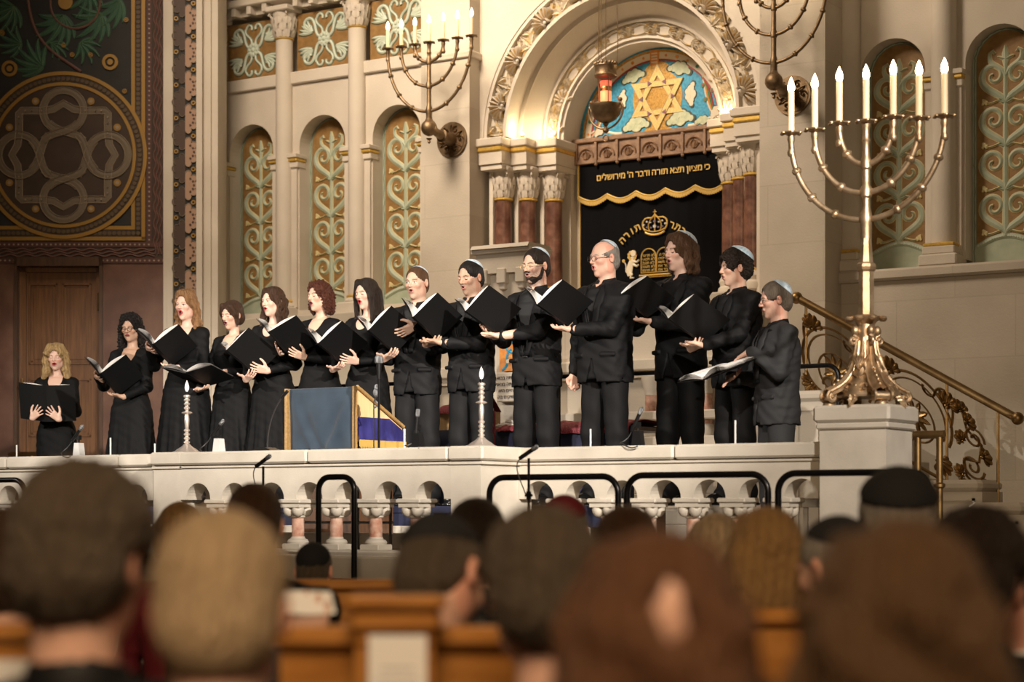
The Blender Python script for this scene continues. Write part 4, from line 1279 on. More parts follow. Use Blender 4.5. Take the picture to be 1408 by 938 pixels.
rounded_frame(438, 487, 8.60, 656, 0, .075, lab='narrow black tube handrail in front of the blue lectern', cross=.92)
rounded_frame(-150, 34, 8.72, 661, 0, lab='black tube guard rail at the left edge')
# thin steel handrail behind the balusters
e = empty('steel_rail', (U(500, 9.75), 9.75, FZ), 0, 'thin steel pipe rail seen through the arches behind the balustrade', 'railing')
xs = [U(p, 9.75) - U(500, 9.75) for p in (415, 492, 537)]
mb = MB()
for x in xs[1:]: mb.tube([(x, 0, 0), (x, 0, .46)], .010, 8)
mb.build('posts', 'grey_metal', e, True)
MB().tube([(xs[0], 0, .17), (xs[2] + .02, 0, .17)], .008, 8).build('pipe', 'grey_metal', e, True)

# ================================================================== risers, podium, steps
def riser(u0, u1, y0, y1, z, label):
    e = empty('riser', ((u0 + u1) / 2, y0, FZ), 0, label, 'riser', 'black choir risers')
    w_ = (u1 - u0) / 2
    MB().box(-w_, w_, 0, y1 - y0, z - FZ - .05, z - FZ, ch=.006).build('deck', 'cloth_navy', e)
    mb = MB()
    for x in (-w_ + .08, 0, w_ - .08):
        for y in (.08, y1 - y0 - .08): mb.box(x - .025, x + .025, y - .025, y + .025, 0, z - FZ - .05)
    mb.build('legs', 'black_metal', e)
    MB().box(-w_, w_, .01, .03, 0.0, z - FZ - .05).build('skirt', 'cloth_navy', e)
RZ = 1.335
riser(-12.15, -7.62, 10.98, 12.25, RZ, 'low dark riser the middle singers stand on')
riser(-13.45, -12.2, 11.0, 12.4, 1.21, 'lower dark riser under the dark-haired woman in glasses')

struct(MB().box(-11.5, -6.35, 9.92, 10.2, FZ, FZ + .10, ch=.01).box(-11.5, -6.35, 10.85, 10.96, FZ, FZ + .14, ch=.01).build('floor_stage_step', 'rail_stone'))
def back_rail(px0, px1, pxs, lab, Y=12.34):
    e = empty('riser_rail', (U(px0, Y), Y, FZ), 0, lab, 'railing', 'black riser guard rails')
    x1 = U(px1, Y) - U(px0, Y); zt = H((px0 + px1) / 2, 505, Y) - FZ; zt = 2.285 - FZ
    r = .08
    p = [(0, 0, zt), (x1 - r, 0, zt)] + [(x1 - r + r * math.sin(t), 0, zt - r + r * math.cos(t)) for t in [PI / 2 * i / 6 for i in range(1, 6)]] + [(x1, 0, zt - r), (x1, 0, 0)]
    MB().tube(p, .016, 10).build('top_tube', 'black_metal', e, True)
    MB().tube([(0, 0, .62), (x1, 0, .62)], .013, 10).build('lower_tube', 'black_metal', e, True)
    for px in pxs:
        x = U(px, Y) - U(px0, Y)
        MB().tube([(x, 0, 0), (x, 0, zt)], .016, 10).build('post', 'black_metal', e, True)
back_rail(765, 958, [768], 'black riser rail behind the bald singer')
back_rail(962, 1153, [965], 'black riser rail behind the right-hand singers, ending in a curve')
back_rail(396, 600, [400, 500], 'black riser rail behind the women')

# ark podium: stone front with ledge, small marble columns, steps
e = empty('ark_podium', (AX, 15.05, FZ), 0, 'pale stone ark podium with mouldings behind the choir', 'podium')
MB().box(-1.56, 1.60, .0, 1.75, 0, 2.02).build('body', 'ashlar', e)
MB().box(-1.62, 1.64, -.06, 1.6, 2.02, 2.10, ch=.012).box(-1.58, 1.62, -.03, 1.5, 1.96, 2.02).box(-1.60, 1.64, -.10, .1, 1.46, 1.56, ch=.012).box(-1.58, 1.62, -.06, .1, 1.40, 1.46).build('ledges', 'stone', e, True, .4)
MB().box(-1.62, 1.68, -.22, .1, .0, .80, ch=.012).box(-1.60, 1.66, -.18, .1, .80, .88, ch=.01).box(-1.60, 1.66, -.18, .1, 1.02, 1.10, ch=.01).build('plinth', 'stone', e, True, .4)
for x in (-1.42, -.72, .30, .92, 1.45):
    MB().lathe([(.085, .88), (.085, .92), (.066, .95), (.06, .98)], (x, -.09, 0), 20).build('column_base', 'stone', e, True)
    MB().lathe([(.055, .98), (.053, 1.24)], (x, -.09, 0), 20).build('marble_column', 'marble_pink', e, True)
    MB().lathe([(.055, 1.24), (.058, 1.27), (.085, 1.36), (.09, 1.40)], (x, -.09, 0), 20).build('column_capital', 'stone', e, True)
e = empty('stone_steps', (AX, 13.4, FZ), 0, 'stone steps leading up to the ark podium behind the right-hand men', 'steps')
mb = MB()
for k in range(4): mb.box(.72, 1.6, .35 * k, 1.4, .17 * k * .75, .17 * (k + 1) * .75, ch=.01)
mb.build('treads', 'rail_stone', e, True, .4)

# pulpit with sloping top, left of the curtain
PY = 13.9
x0, x1 = U(652, PY), U(728, PY)
e = empty('stone_pulpit', ((x0 + x1) / 2, PY, FZ), 0, 'carved stone pulpit with corbelled desk top behind the dark-haired men', 'pulpit')
PUL = e
w_ = (x1 - x0) / 2; zt = H(690, 336, PY) - FZ
mb = MB().box(-w_ - .02, w_ + .02, -.03, .34, zt - .075, zt - .035, ch=.008)
mb.prism([(-.05, zt - .035), (.36, zt - .035), (.30, zt + .0), (-.02, zt)], -w_ - .01, w_ + .01, lambda u, v, d: (d, u, v))
mb.build('desk_top', 'stone', e)
mb = MB().box(-w_ + .02, w_ - .02, .0, .32, zt - .24, zt - .07)
for x in (-w_ + .09, 0, w_ - .09):
    mb.box(x - .045, x + .045, -.02, .3, zt - .33, zt - .20, ch=.008); mb.box(x - .03, x + .03, -.0, .3, zt - .38, zt - .32, ch=.008)
mb.build('corbels', 'stone', e)
MB().box(-w_ + .04, w_ - .04, .05, .32, .9, zt - .2).build('body', 'stone', e)
MB().box(-w_ - .02, w_ + .06, -.03, .4, 0, .9, ch=.01).build('foot', 'stone', e)
# mosaic panel and stone tablet with writing right of the pulpit
Ym = 13.80
a = at(688, 455, Ym); b = at(712, 508, Ym)
e = empty('narrow_mosaic', (a.x, Ym, b.z), 0, 'narrow orange and light blue mosaic panel seen between two black-suited men', 'mosaic')
W_, H_ = b.x - a.x, a.z - b.z
f_ = lambda u, v, d: (u, d, v)
MB().prism([(-.01, -.01), (W_ + .03, -.01), (W_ + .03, H_ + .01), (-.01, H_ + .01)], 0, .06, f_).build('ground', 'm_orange', e)
mb = MB()
mb.ribbon(bez((.02, 0), (.12, .05), (.02, .12), (.11, .17), 12), .022, -.008, 0, f_, 0)
mb.ribbon(bez((.12, .14), (.02, .17), (.04, .26), (.13, .22), 12), .020, -.008, 0, f_, 0)
mb.ribbon([(W_ + .02, 0), (W_ + .02, H_)], .012, -.008, 0, f_, 1)
mb.prism(circ(.08, .07, .018, 12), -.012, 0, f_, 1)
mb.build('scrolls', ['m_blue', 'm_cream'], e)
a = at(684, 516, Ym); b = at(716, 550, Ym)
e = empty('inscribed_tablet', ((a.x + b.x) / 2, Ym, b.z), 0, 'pale stone tablet with lines of small Hebrew lettering under the mosaic panel', 'tablet')
W_, H_ = b.x - a.x, a.z - b.z
MB().box(-W_ / 2 - .01, W_ / 2 + .01, 0, .08, -.01, H_ + .02, ch=.006).build('slab', 'stone', e)
for k, tx in enumerate(('ברוך אתה בבואך', 'וברוך אתה בצאתך', 'עץ חיים היא', 'למחזיקים בה')):
    text_mesh(tx[::-1], .042, f_, 0, H_ - .025 - k * H_ / 4, -.002, .003, 'ink', 'inscription', e)
MB().box(a.x - .1, b.x + .12, Ym + .06, Ym + .5, FZ, FZ + .80, ch=.01).box(a.x - .06, b.x + .06, Ym + .08, Ym + .5, FZ + .80, H(700, 448, Ym)).build('pier', 'stone', PUL, loc=-PUL.location)

# table with navy cloth and what lies on it
TY = 12.72
tx0, tx1 = U(548, TY), U(872, TY)
e = empty('table', ((tx0 + tx1) / 2, TY, FZ), 0, 'long table under a navy blue cloth behind the men', 'table')
w_ = (tx1 - tx0) / 2; TZ = H(700, 592, TY + .3) - FZ
MB().box(-w_, w_, 0, .62, TZ - .035, TZ - .005).build('table_top', 'wood_dark', e)
for sx in (-1, 1):
    for y in (.05, .55): MB().box(sx * (w_ - .08) - .025, sx * (w_ - .08) + .025, y, y + .05, 0, TZ - .035).build('leg', 'wood_dark', e)
g = []
for i in range(81):
    x = -w_ - .01 + (2 * w_ + .02) * i / 80; q = .012 * math.sin(i * .9) + .006 * math.sin(i * 2.3)
    g.append([(x, .64, TZ), (x, .3, TZ + .001), (x, -.012, TZ), (x, -.022 - q * .4, TZ - .1), (x, -.028 + q, TZ - .4), (x, -.03 + q * 1.4, .12)])
mb = MB(); mb.surf(g); c = mb.build('navy_cloth', 'cloth_navy', None, True, 1.5)
c.location = e.location; tag(c, 'navy blue cloth draped over the long table behind the men', 'tablecloth')
def draped(px0, px1, name, mname, lab, cat, zoff, drop, yo=.0, dep=.40):
    x0, x1 = U(px0, TY), U(px1, TY); g = []
    for i in range(41):
        x = x0 + (x1 - x0) * i / 40; q = .008 * math.sin(i * 1.1) + .005 * math.sin(i * 2.7)
        h_ = zoff * (.75 + .5 * math.sin(i * .35) ** 2)
        row = []
        for k in range(9):
            t = k / 8
            row.append((x + .02 * math.sin(k + i * .2), TY + yo + dep * (1 - t) + q, FZ + TZ + .006 + h_ * math.sin(PI * min(1, t * 1.02)) ** .6 + abs(q)))
        for k in range(1, 4): row.append((x, TY - .045 + q * 1.5, FZ + TZ - drop * k / 3 + .004 * math.sin(i)))
        g.append(row)
    mb = MB(); mb.surf(g)
    return tag(mb.build(name, mname, None, True, 1.5), lab, cat)
draped(748, 868, 'red_shawl', 'cloth_red', 'crimson striped cloth with pale fringe spread on the navy table', 'cloth', .035, .05, .0, .5)
draped(683, 745, 'red_shawl', 'cloth_red', 'crimson cloth lying on the navy table left of the bearded man', 'cloth', .02, .02, .0, .3)
mb = MB()
for i in range(60):
    a = random.random() * 6.28; r = random.random() * .12
    p0 = Vector((U(703, TY) + r * math.cos(a) * 1.2, TY + .12 + r * math.sin(a) * .5, FZ + TZ + .02 + .05 * (1 - r / .12) * random.random()))
    pts = [p0 + Vector((.02 * k * math.cos(a + k), .008 * k * math.sin(a * 3 + k), .008 * math.sin(k * 2.0 + a))) for k in range(6)]
    mb.tube(pts, .008, 6)
tag(mb.build('white_tassels', 'white_cloth', None, True), 'heap of white woollen tassels on the navy table', 'cloth', None, 'stuff')
bx = empty('wooden_box', (U(618, TY), TY + .04, FZ + TZ), 0, 'wooden box with a crimson cloth over it on the table behind the men', 'box')
MB().box(-.23, .23, 0, .34, .002, .012).box(-.23, .23, 0, .015, .012, .15).box(-.23, .23, .325, .34, .012, .15).box(-.23, -.215, .015, .325, .012, .15).box(.215, .23, .015, .325, .012, .15).build('case', 'wood_light', bx)
c = MB(); g = []
for i in range(25):
    x = -.235 + .47 * i / 24; q = .006 * math.sin(i * 1.3)
    g.append([(x, .35, .15), (x, .2, .19 + .10 * (i / 24) + q), (x, .05, .17 + .10 * (i / 24) + q), (x, -.01 + q, .152), (x, -.014 + q, .13)])
c.surf(g); c = c.build('box_cover', 'cloth_red', None, True, 1.5); c.location = bx.location
tag(c, 'crimson cloth draped over the wooden box behind the men', 'cloth')
sd_ = empty('book_stand', (U(672, 12.5), 12.45, FZ), 0, 'pale wooden upright stand with a red edge between two black-suited men', 'stand')
MB().box(-.06, .06, 0, .03, 0, 1.02).build('board', 'wood_light', sd_); MB().box(.06, .075, 0, .03, .3, 1.00).build('red_edge', 'cloth_red', sd_); MB().box(-.12, .12, -.08, .12, 0, .03).build('foot', 'wood_light', sd_)

# ================================================================== staircase on the right
SY = 14.75
A = at(1100, 412, SY); B = at(1394, 573, SY)
st_ = empty('stair_railing', (A.x, SY, FZ), 0, 'brass stair railing with scrolls and rosettes descending to the right', 'railing')
def L(p): return Vector(p) - st_.location
a, b = L(A), L(B)
MB().tube([a, b], .032, 14).build('handrail', 'brass', st_, True)
for p_ in (a + Vector((-.03, 0, .015)), b + Vector((.03, 0, -.015))): MB().ball(p_, .05, 14, 10).build('end_knob', 'brass', st_, True)
sl = (b.z - a.z) / (b.x - a.x)
def on(t, dz): return Vector((a.x + (b.x - a.x) * t, 0, a.z + (b.z - a.z) * t + dz))
MB().tube([on(.02, -.80), on(.94, -.80)], .013, 8).build('bottom_rail', 'brass', st_, True)
for t in (.03, .37, .70, .93):
    MB().tube([on(t, -1.0), on(t, 0)], .012, 8).lathe([(.05, 0), (.05, .01), (.02, .06)], tuple(on(t, -1.02)), 12).build('post', 'brass', st_, True)
fs = lambda u, v, d: (a.x + (b.x - a.x) * u / 1.0, d, a.z + (b.z - a.z) * u + v)   # u along the stair, v above the handrail
Ls = (b.x - a.x)
def fscale(u, v, d):  # isotropic frame in metres
    return (a.x + u, d, a.z + sl * u + v)
for k, uu in enumerate((.32, .98)):
    mb = MB()
    for (ra, rb) in ((.30, .022), (.25, .014)):
        mb.ribbon(arcpts(uu, -.40, ra, -.4, PI + .4, 30), rb, -.015, .015, fscale)
    mb.ribbon(bez((uu - .30, -.40), (uu - .30, -.62), (uu - .12, -.72), (uu - .02, -.58), 14) + arcpts(uu - .07, -.56, .05, -.3, 3.6, 10), .020, -.015, .015, fscale)
    mb.ribbon(bez((uu + .29, -.36), (uu + .36, -.10), (uu + .20, -.03), (uu + .16, -.15), 14) + arcpts(uu + .11, -.15, .05, .2, -3.4, 10), .018, -.015, .015, fscale)
    mb.ribbon(bez((uu - .28, -.30), (uu - .34, -.10), (uu - .18, -.05), (uu - .14, -.16), 14) + arcpts(uu - .19, -.16, .05, .2, 3.8, 10), .018, -.015, .015, fscale)
    mb.ribbon(arcpts(uu, -.45, .16, .2, PI * 2 + .2, 26), .014, -.015, .015, fscale)
    mb.build('scrollwork', 'brass', st_, True, .9)
    fl_ = MB()
    for j in range(10):
        q = j * 2 * PI / 10
        leaf(fl_, fscale, uu + .02 * math.cos(q), -.42 + .02 * math.sin(q), .115, .030, q, .022, 2)
    fl_.ball(fscale(uu, -.42, -.02), .028, 12, 8)
    fl_.build('rosette', 'brass', st_, True, .9)
    for (cu, cv, aa) in ((uu + .26, -.20, 1.3), (uu - .20, -.18, 1.9), (uu + .20, -.66, -.6), (uu - .20, -.62, -2.2)):
        lf = MB()
        shell_mesh(lf, fscale, cu, cv, .12, aa, .03, 7, 0, 0)
        lf.build('palmette', 'brass', st_, True, .9)
mb = MB()
mb.ribbon([(1.36, -.16), (1.40, -.30), (1.52, -.36), (1.50, -.50), (1.38, -.54), (1.40, -.66), (1.55, -.74)], .022, -.02, .01, fscale)
for (cu, cv, r, d_) in ((1.46, -.34, .085, 1), (1.45, -.56, .095, -1)):
    mb.ribbon([(cu + r * (1 - i / 34) * math.cos(i * .36 * d_), cv + r * (1 - i / 34) * math.sin(i * .36 * d_)) for i in range(28)], .018, -.025, .01, fscale)
for (cu, cv, aa) in ((1.36, -.18, 2.0), (1.40, -.24, .6), (1.38, -.40, 2.6), (1.53, -.44, .4), (1.38, -.66, 3.0), (1.52, -.66, -.3), (1.55, -.76, -1.2), (1.44, -.70, -1.9)):
    shell_mesh(mb, fscale, cu, cv, .085, aa, .035, 5, 0, 0)
mb.build('foliage_panel', 'brass', st_, True, .9)

def block(px0, px1, py, Y, lab, dp=.5):
    x0, x1 = U(px0, Y), U(px1, Y); z = H((px0 + px1) / 2, py, Y)
    e = empty('stair_block', ((x0 + x1) / 2, Y, FZ - .2), 0, lab, 'stair parapet', 'stepped stone stair parapet')
    w_ = (x1 - x0) / 2; h = z - FZ + .2
    MB().box(-w_, w_, 0, dp, h - .09, h, ch=.03).box(-w_ + .005, w_ - .005, .02, dp, 0, h - .09).build('block', 'stone', e, True, .4)
    mb = MB()
    for (a_, b_, c_, d_) in ((-w_ + .06, w_ - .06, h - .16, h - .14), (-w_ + .06, -w_ + .08, .1, h - .14), (w_ - .08, w_ - .06, .1, h - .14)): mb.box(a_, b_, .008, .03, c_, d_)
    mb.build('raised_border', 'stone', e)
block(1084, 1134, 537, 14.45, 'stone stair parapet block behind the conductor')
block(1136, 1232, 590, 14.40, 'stone stair parapet block behind the tall pedestal')
block(1234, 1350, 660, 14.35, 'stone stair parapet block right of the tall pedestal')
block(1330, 1410, 691, 14.05, 'lowest stone stair parapet block at the right edge')
e = empty('stair_flight', (-5.7, 14.6, FZ), 0, 'stone stair flight under the brass railing', 'stairs')
mb = MB()
for k in range(8): mb.box(-1.3 + k * .27, -1.3 + (k + 1) * .27 + .01, 0, 1.3, 0, max(.02, 1.12 - k * .155), ch=.008)
mb.build('treads', 'rail_stone', e, True, .4)
# low brass gate rail right of the pedestal
GY = 10.9
x0, x1 = U(1262, GY), U(1292, GY); z = H(1275, 598, GY)
e = empty('brass_gate', (x0, GY, FZ), 0, 'short brass rail with two posts just right of the tall pedestal', 'railing')
MB().tube([(-.14, 0, z - FZ), (x1 - x0 + .03, 0, z - FZ)], .024, 12).build('top_bar', 'brass', e, True)
for x in (0, x1 - x0):
    MB().tube([(x, 0, 0), (x, 0, z - FZ)], .020, 12).lathe([(.02, 0), (.033, .01), (.033, .025), (.02, .035)], (x, 0, H(1275, 672, GY) - FZ), 14).build('post', 'brass', e, True)
# brass rail behind the leftmost woman
GY2 = 14.3
e = empty('brass_rail', (U(-40, GY2), GY2, FZ), 0, 'low brass rail behind the leftmost singer', 'railing')
MB().tube([(0, 0, H(20, 625, GY2) - FZ), (1.0, 0, H(20, 625, GY2) - FZ)], .025, 10).build('bar', 'brass', e, True)
for x in (.1, .9): MB().tube([(x, 0, 0), (x, 0, H(20, 625, GY2) - FZ)], .018, 10).build('post', 'brass', e, True)
BY = 13.2
e = empty('wooden_bench', (U(207, BY), BY, FZ), 0, 'small brown wooden bench showing between two women in black', 'bench')
MB().box(-.3, .3, 0, .35, .42, .46, ch=.006).build('seat', 'wood', e); MB().box(-.3, .3, .33, .36, .5, .78, ch=.006).build('backrest', 'wood', e)
for x in (-.26, .26):
    for y in (.03, .31): MB().box(x - .02, x + .02, y - .02, y + .02, 0, .42 if y < .2 else .78).build('leg', 'wood_dark', e)

M['old_gold'] = mat('old_gold_braid', (0.26, 0.15, 0.05), 0.6, col2=(0.36, 0.22, 0.08), scale=80)
# ================================================================== lectern with velvet cover
LY = 10.28
lx0, lx1 = U(399, LY), U(491, LY)
e = empty('lectern', ((lx0 + lx1) / 2, LY, FZ), 0, 'sloping reading desk covered by blue-grey velvet with gold trim and purple side hangings', 'lectern')
w_ = (lx1 - lx0) / 2; LH = H(445, 535, LY) - FZ; dp = .52; LB_ = LH - .25
poly = [(0, .0), (dp, .0), (dp, LB_), (.02, LH - .01), (0, LH - .01)]
zf = H(520, 606, LY) - FZ
poly = [(0, zf), (dp, zf), (dp, LB_), (.02, LH - .01), (0, LH - .01)]
MB().prism(poly, -w_ + .012, w_ - .012, lambda u, v, d: (d, u, v)).build('desk', 'wood_light', e)
MB().box(-w_ + .05, w_ - .05, .05, dp - .05, 0, zf).build('stand', 'wood_dark', e)
g = []
for i in range(41):
    x = -w_ + 2 * w_ * i / 40
    row = []
    for k in range(15):
        t = k / 14; z = LH + .004 - t * (LH - zf + .05)
        fold = .020 * math.sin(PI * t) ** 1 * math.cos((x / w_) * 1.4 * (1 + t)) * 1.0 + .010 * t * math.sin(x * 28 + math.sin(t * 3) * 2) + .030 * t * math.exp(-((abs(x) / w_ - (1 - t * .75)) / .13) ** 2) - .016 * t * math.exp(-((abs(x) / w_ - (.80 - t * .75)) / .12) ** 2)
        row.append((x, -.018 - fold, z))
    g.append([(x, dp * .98, LB_ + .012), (x, .25, LB_ + .012 + (LH - LB_) * .53), (x, .0, LH + .008)] + row)
mb = MB(); mb.surf(g); mb.build('velvet_cover', 'velvet_blue', e, True, 1.5)
mb = MB().box(-w_ - .012, -w_ + .012, -.045, -.01, zf - .05, LH + .008).box(w_ - .006, w_ + .010, -.045, -.01, zf - .05, LH + .008)
mb.tube([(w_, 0, LH + .008), (w_ + .002, dp, LB_ + .012)], .012, 8); mb.tube([(w_, dp + .01, LB_), (w_, dp + .01, zf - .02)], .010, 8)
mb.build('gold_trim', 'old_gold', e, True)
sp = MB(); g = []
for i in range(25):
    y = .0 + dp * 1.02 * i / 24; q = .008 * math.sin(i * 1.2)
    zt_ = min(LH - .19, LH + .0 - (LH - LB_) * y / dp - .02)
    g.append([(w_ + .004, y, zt_), (w_ + .010 + q, y, zt_ - .12), (w_ + .016 + q, y, (zt_ + zf) / 2 - .05), (w_ + .016 + q, y, zf - .01)])
sp.surf(g); sp.build('side_hanging', 'cloth_purple', e, True, 1.5)
sp = MB()
zf = H(520, 606, LY) - FZ
for i in range(60): sp.box(w_ + .018, w_ + .026, dp * i / 60, dp * i / 60 + .006, zf - .035 - .006 * (i % 3), zf + .01)
sp.build('fringe', 'gold_thread', e)

# ================================================================== silver candlesticks on the balustrade
RT_ = FZ + .605                    # top of the coping
def candlestick():
    e = empty('silver_candlestick', (0, 0, RT_))
    MB().lathe([(.088, 0), (.085, .006), (.070, .012), (.060, .022), (.040, .034), (.026, .045), (.018, .055)], seg=32, flute=8, fa=.05).build('foot', 'silver', e, True, .8)
    pr = [(.018, .05)]
    for z0, n, r in ((.055, 4, .020), (.24, 1, .034), (.27, 3, .020)):
        for k in range(n):
            z = z0 + k * .025
            pr += [(.011, z), (r, z + .010), (r * .9, z + .015), (.011, z + .022)]
        if z0 == .055: pr += [(.013, .16), (.016, .20), (.014, .235)]
    pr += [(.012, .345), (.022, .352), (.022, .36), (.012, .365)]
    MB().lathe(pr, seg=20).build('stem', 'silver', e, True, .8)
    MB().lathe([(.010, .365), (.010, .385)], seg=14).build('socket', 'black_metal', e, True)
    MB().lathe([(.007, .385), (.0125, .40), (.0135, .415), (.009, .435), (.003, .450), (.0005, .456)], seg=16).build('flame_bulb', 'bulb_unlit_glow', e, True)
    return e
cs = candlestick(); cs.location = (U(257, YB + .10), YB + .10, RT_)
tag(cs, 'silver candlestick with unlit flame bulb on the left pier of the balustrade', 'candlestick', 'silver candlesticks')
c2 = copy_tree(cs); c2.location = (U(668, YB + .12) - .03, YB + .12, RT_)
tag(c2, 'silver candlestick with unlit flame bulb on the corner pier, beside the bearded man', 'candlestick', 'silver candlesticks')

# ================================================================== candelabra
def menorah(name, loc, radii, cup_z, stem_top, candle_h, matn, base=True, ann=None, scale=1.0):
    e = empty(name, loc)
    mb = MB()
    zs_ = stem_top
    if base:
        prof = [(.050, .30), (.060, .315), (.050, .33), (.046, .36), (.056, .375), (.056, .39), (.046, .40), (.040, .60), (.037, .63), (.052, .645), (.056, .66), (.050, .675), (.036, .69), (.032, zs_ - .60)]
        MB().lathe(prof, seg=8).build('shaft', matn, e, True, .45)
        for z in (.64,): pass
    ARM = {}
    for r in radii:
        for s in (-1, 1):
            zc = cup_z[radii.index(r)][1]   # cup height
            zj = cup_z[radii.index(r)][0]   # joint height on the stem
            h = zc - zj
            pts = [(s * r * math.sin(t), 0, zj + h * (1 - math.cos(t)) if False else zj + h * .97 * (1 - math.cos(t))) for t in [PI / 2 * i / 20 for i in range(21)]]
            am = MB().tube(pts + [(s * r, 0, zc)], .0155, 10)
            for t in (.42, .80, 1.18) if r > .4 else ((.5, 1.0) if r > .25 else (.8,)):
                c = Vector((s * r * math.sin(t), 0, zj + h * .97 * (1 - math.cos(t)))); d = Vector((s * r * math.cos(t), 0, h * math.sin(t))).normalized()
                am.tube([c - d * .016, c - d * .010, c, c + d * .010, c + d * .016], [.018, .024, .026, .024, .018], 12)
                for q in range(5):
                    a_ = q * 2 * PI / 5; n1 = Vector((0, 1, 0)); n2 = d.cross(n1)
                    am.ball(c + (n1 * math.cos(a_) + n2 * math.sin(a_)) * .021, .008, 6, 5)
            am.lathe([(.014, zc - .11), (.020, zc - .10), (.020, zc - .085), (.014, zc - .07), (.015, zc - .04), (.021, zc - .02), (.018, zc)], (s * r, 0, 0), 14)
            ARM[round(s * r, 4)] = am.build('arm', matn, e, True, .8)
    z0 = min(c[0] for c in cup_z)
    sm = MB().lathe([(.030, z0 - .10), (.030, z0 - .02), (.036, z0), (.030, z0 + .03), (.022, z0 + .06), (.022, cup_z[1][0] - .03), (.030, cup_z[1][0] - .02), (.032, cup_z[1][0] + .02), (.021, cup_z[1][0] + .04),
                     (.020, cup_z[2][0] - .03), (.028, cup_z[2][0] - .02), (.028, cup_z[2][0] + .02), (.020, cup_z[2][0] + .04), (.018, zs_ - .10), (.024, zs_ - .085), (.018, zs_ - .07), (.018, zs_ - .03), (.024, zs_)], seg=16)
    ARM[0] = sm.build('stem', matn, e, True, .6)
    for x, zc in [(0, stem_top)] + [(s * r, cup_z[i][1]) for i, r in enumerate(radii) for s in (-1, 1)]:
        cp = MB().lathe([(.016, 0), (.030, .008), (.052, .014), (.054, .020), (.030, .020)], (x, 0, zc), 24, flute=6, fa=.10)
        for q in range(6):
            a_ = q * PI / 3; cp.ball((x + .052 * math.cos(a_), .052 * math.sin(a_), zc + .014), (.013, .013, .008), 8, 5)
        par = ARM[round(x, 4)]; cp.build('drip_cup', matn, par, True, .8)
        MB().lathe([(.0175, .02), (.0170, candle_h)], (x, 0, zc), 16).build('candle_tube', 'candle', par, True, .5)
        MB().lathe([(.010, 0), (.0175, .015), (.0185, .03), (.013, .052), (.005, .070), (.0008, .080)], (x, 0, zc + candle_h), 14).build('flame_bulb', 'bulb', par, True)
    return e
pm = 1.85
def zz(px, py): return H(px, py, 9.70) - pm
cupz = [(zz(1191, 302), zz(1090, 188)), (zz(1191, 265), zz(1116, 183)), (zz(1191, 226), zz(1151, 173))]
cupz = [(cupz[0][0], (zz(1090, 188) + zz(1301, 162)) / 2), (cupz[1][0], (zz(1116, 183) + zz(1259, 167)) / 2), (cupz[2][0], (zz(1151, 174) + zz(1225, 165)) / 2)]
xs_ = [U(p, 9.70) for p in (1090, 1116, 1151, 1189, 1225, 1259, 1301)]
MX = sum(xs_) / 7
mn = menorah('standing_candelabrum', (PC[0], PC[1], pm), [(xs_[6] - xs_[0]) / 2, (xs_[5] - xs_[1]) / 2, (xs_[4] - xs_[2]) / 2], cupz, zz(1189, 171), .235, 'bronze')
tag(mn, 'big gilt seven-branched candelabrum with lit bulbs standing on the tall pedestal', 'candelabrum')
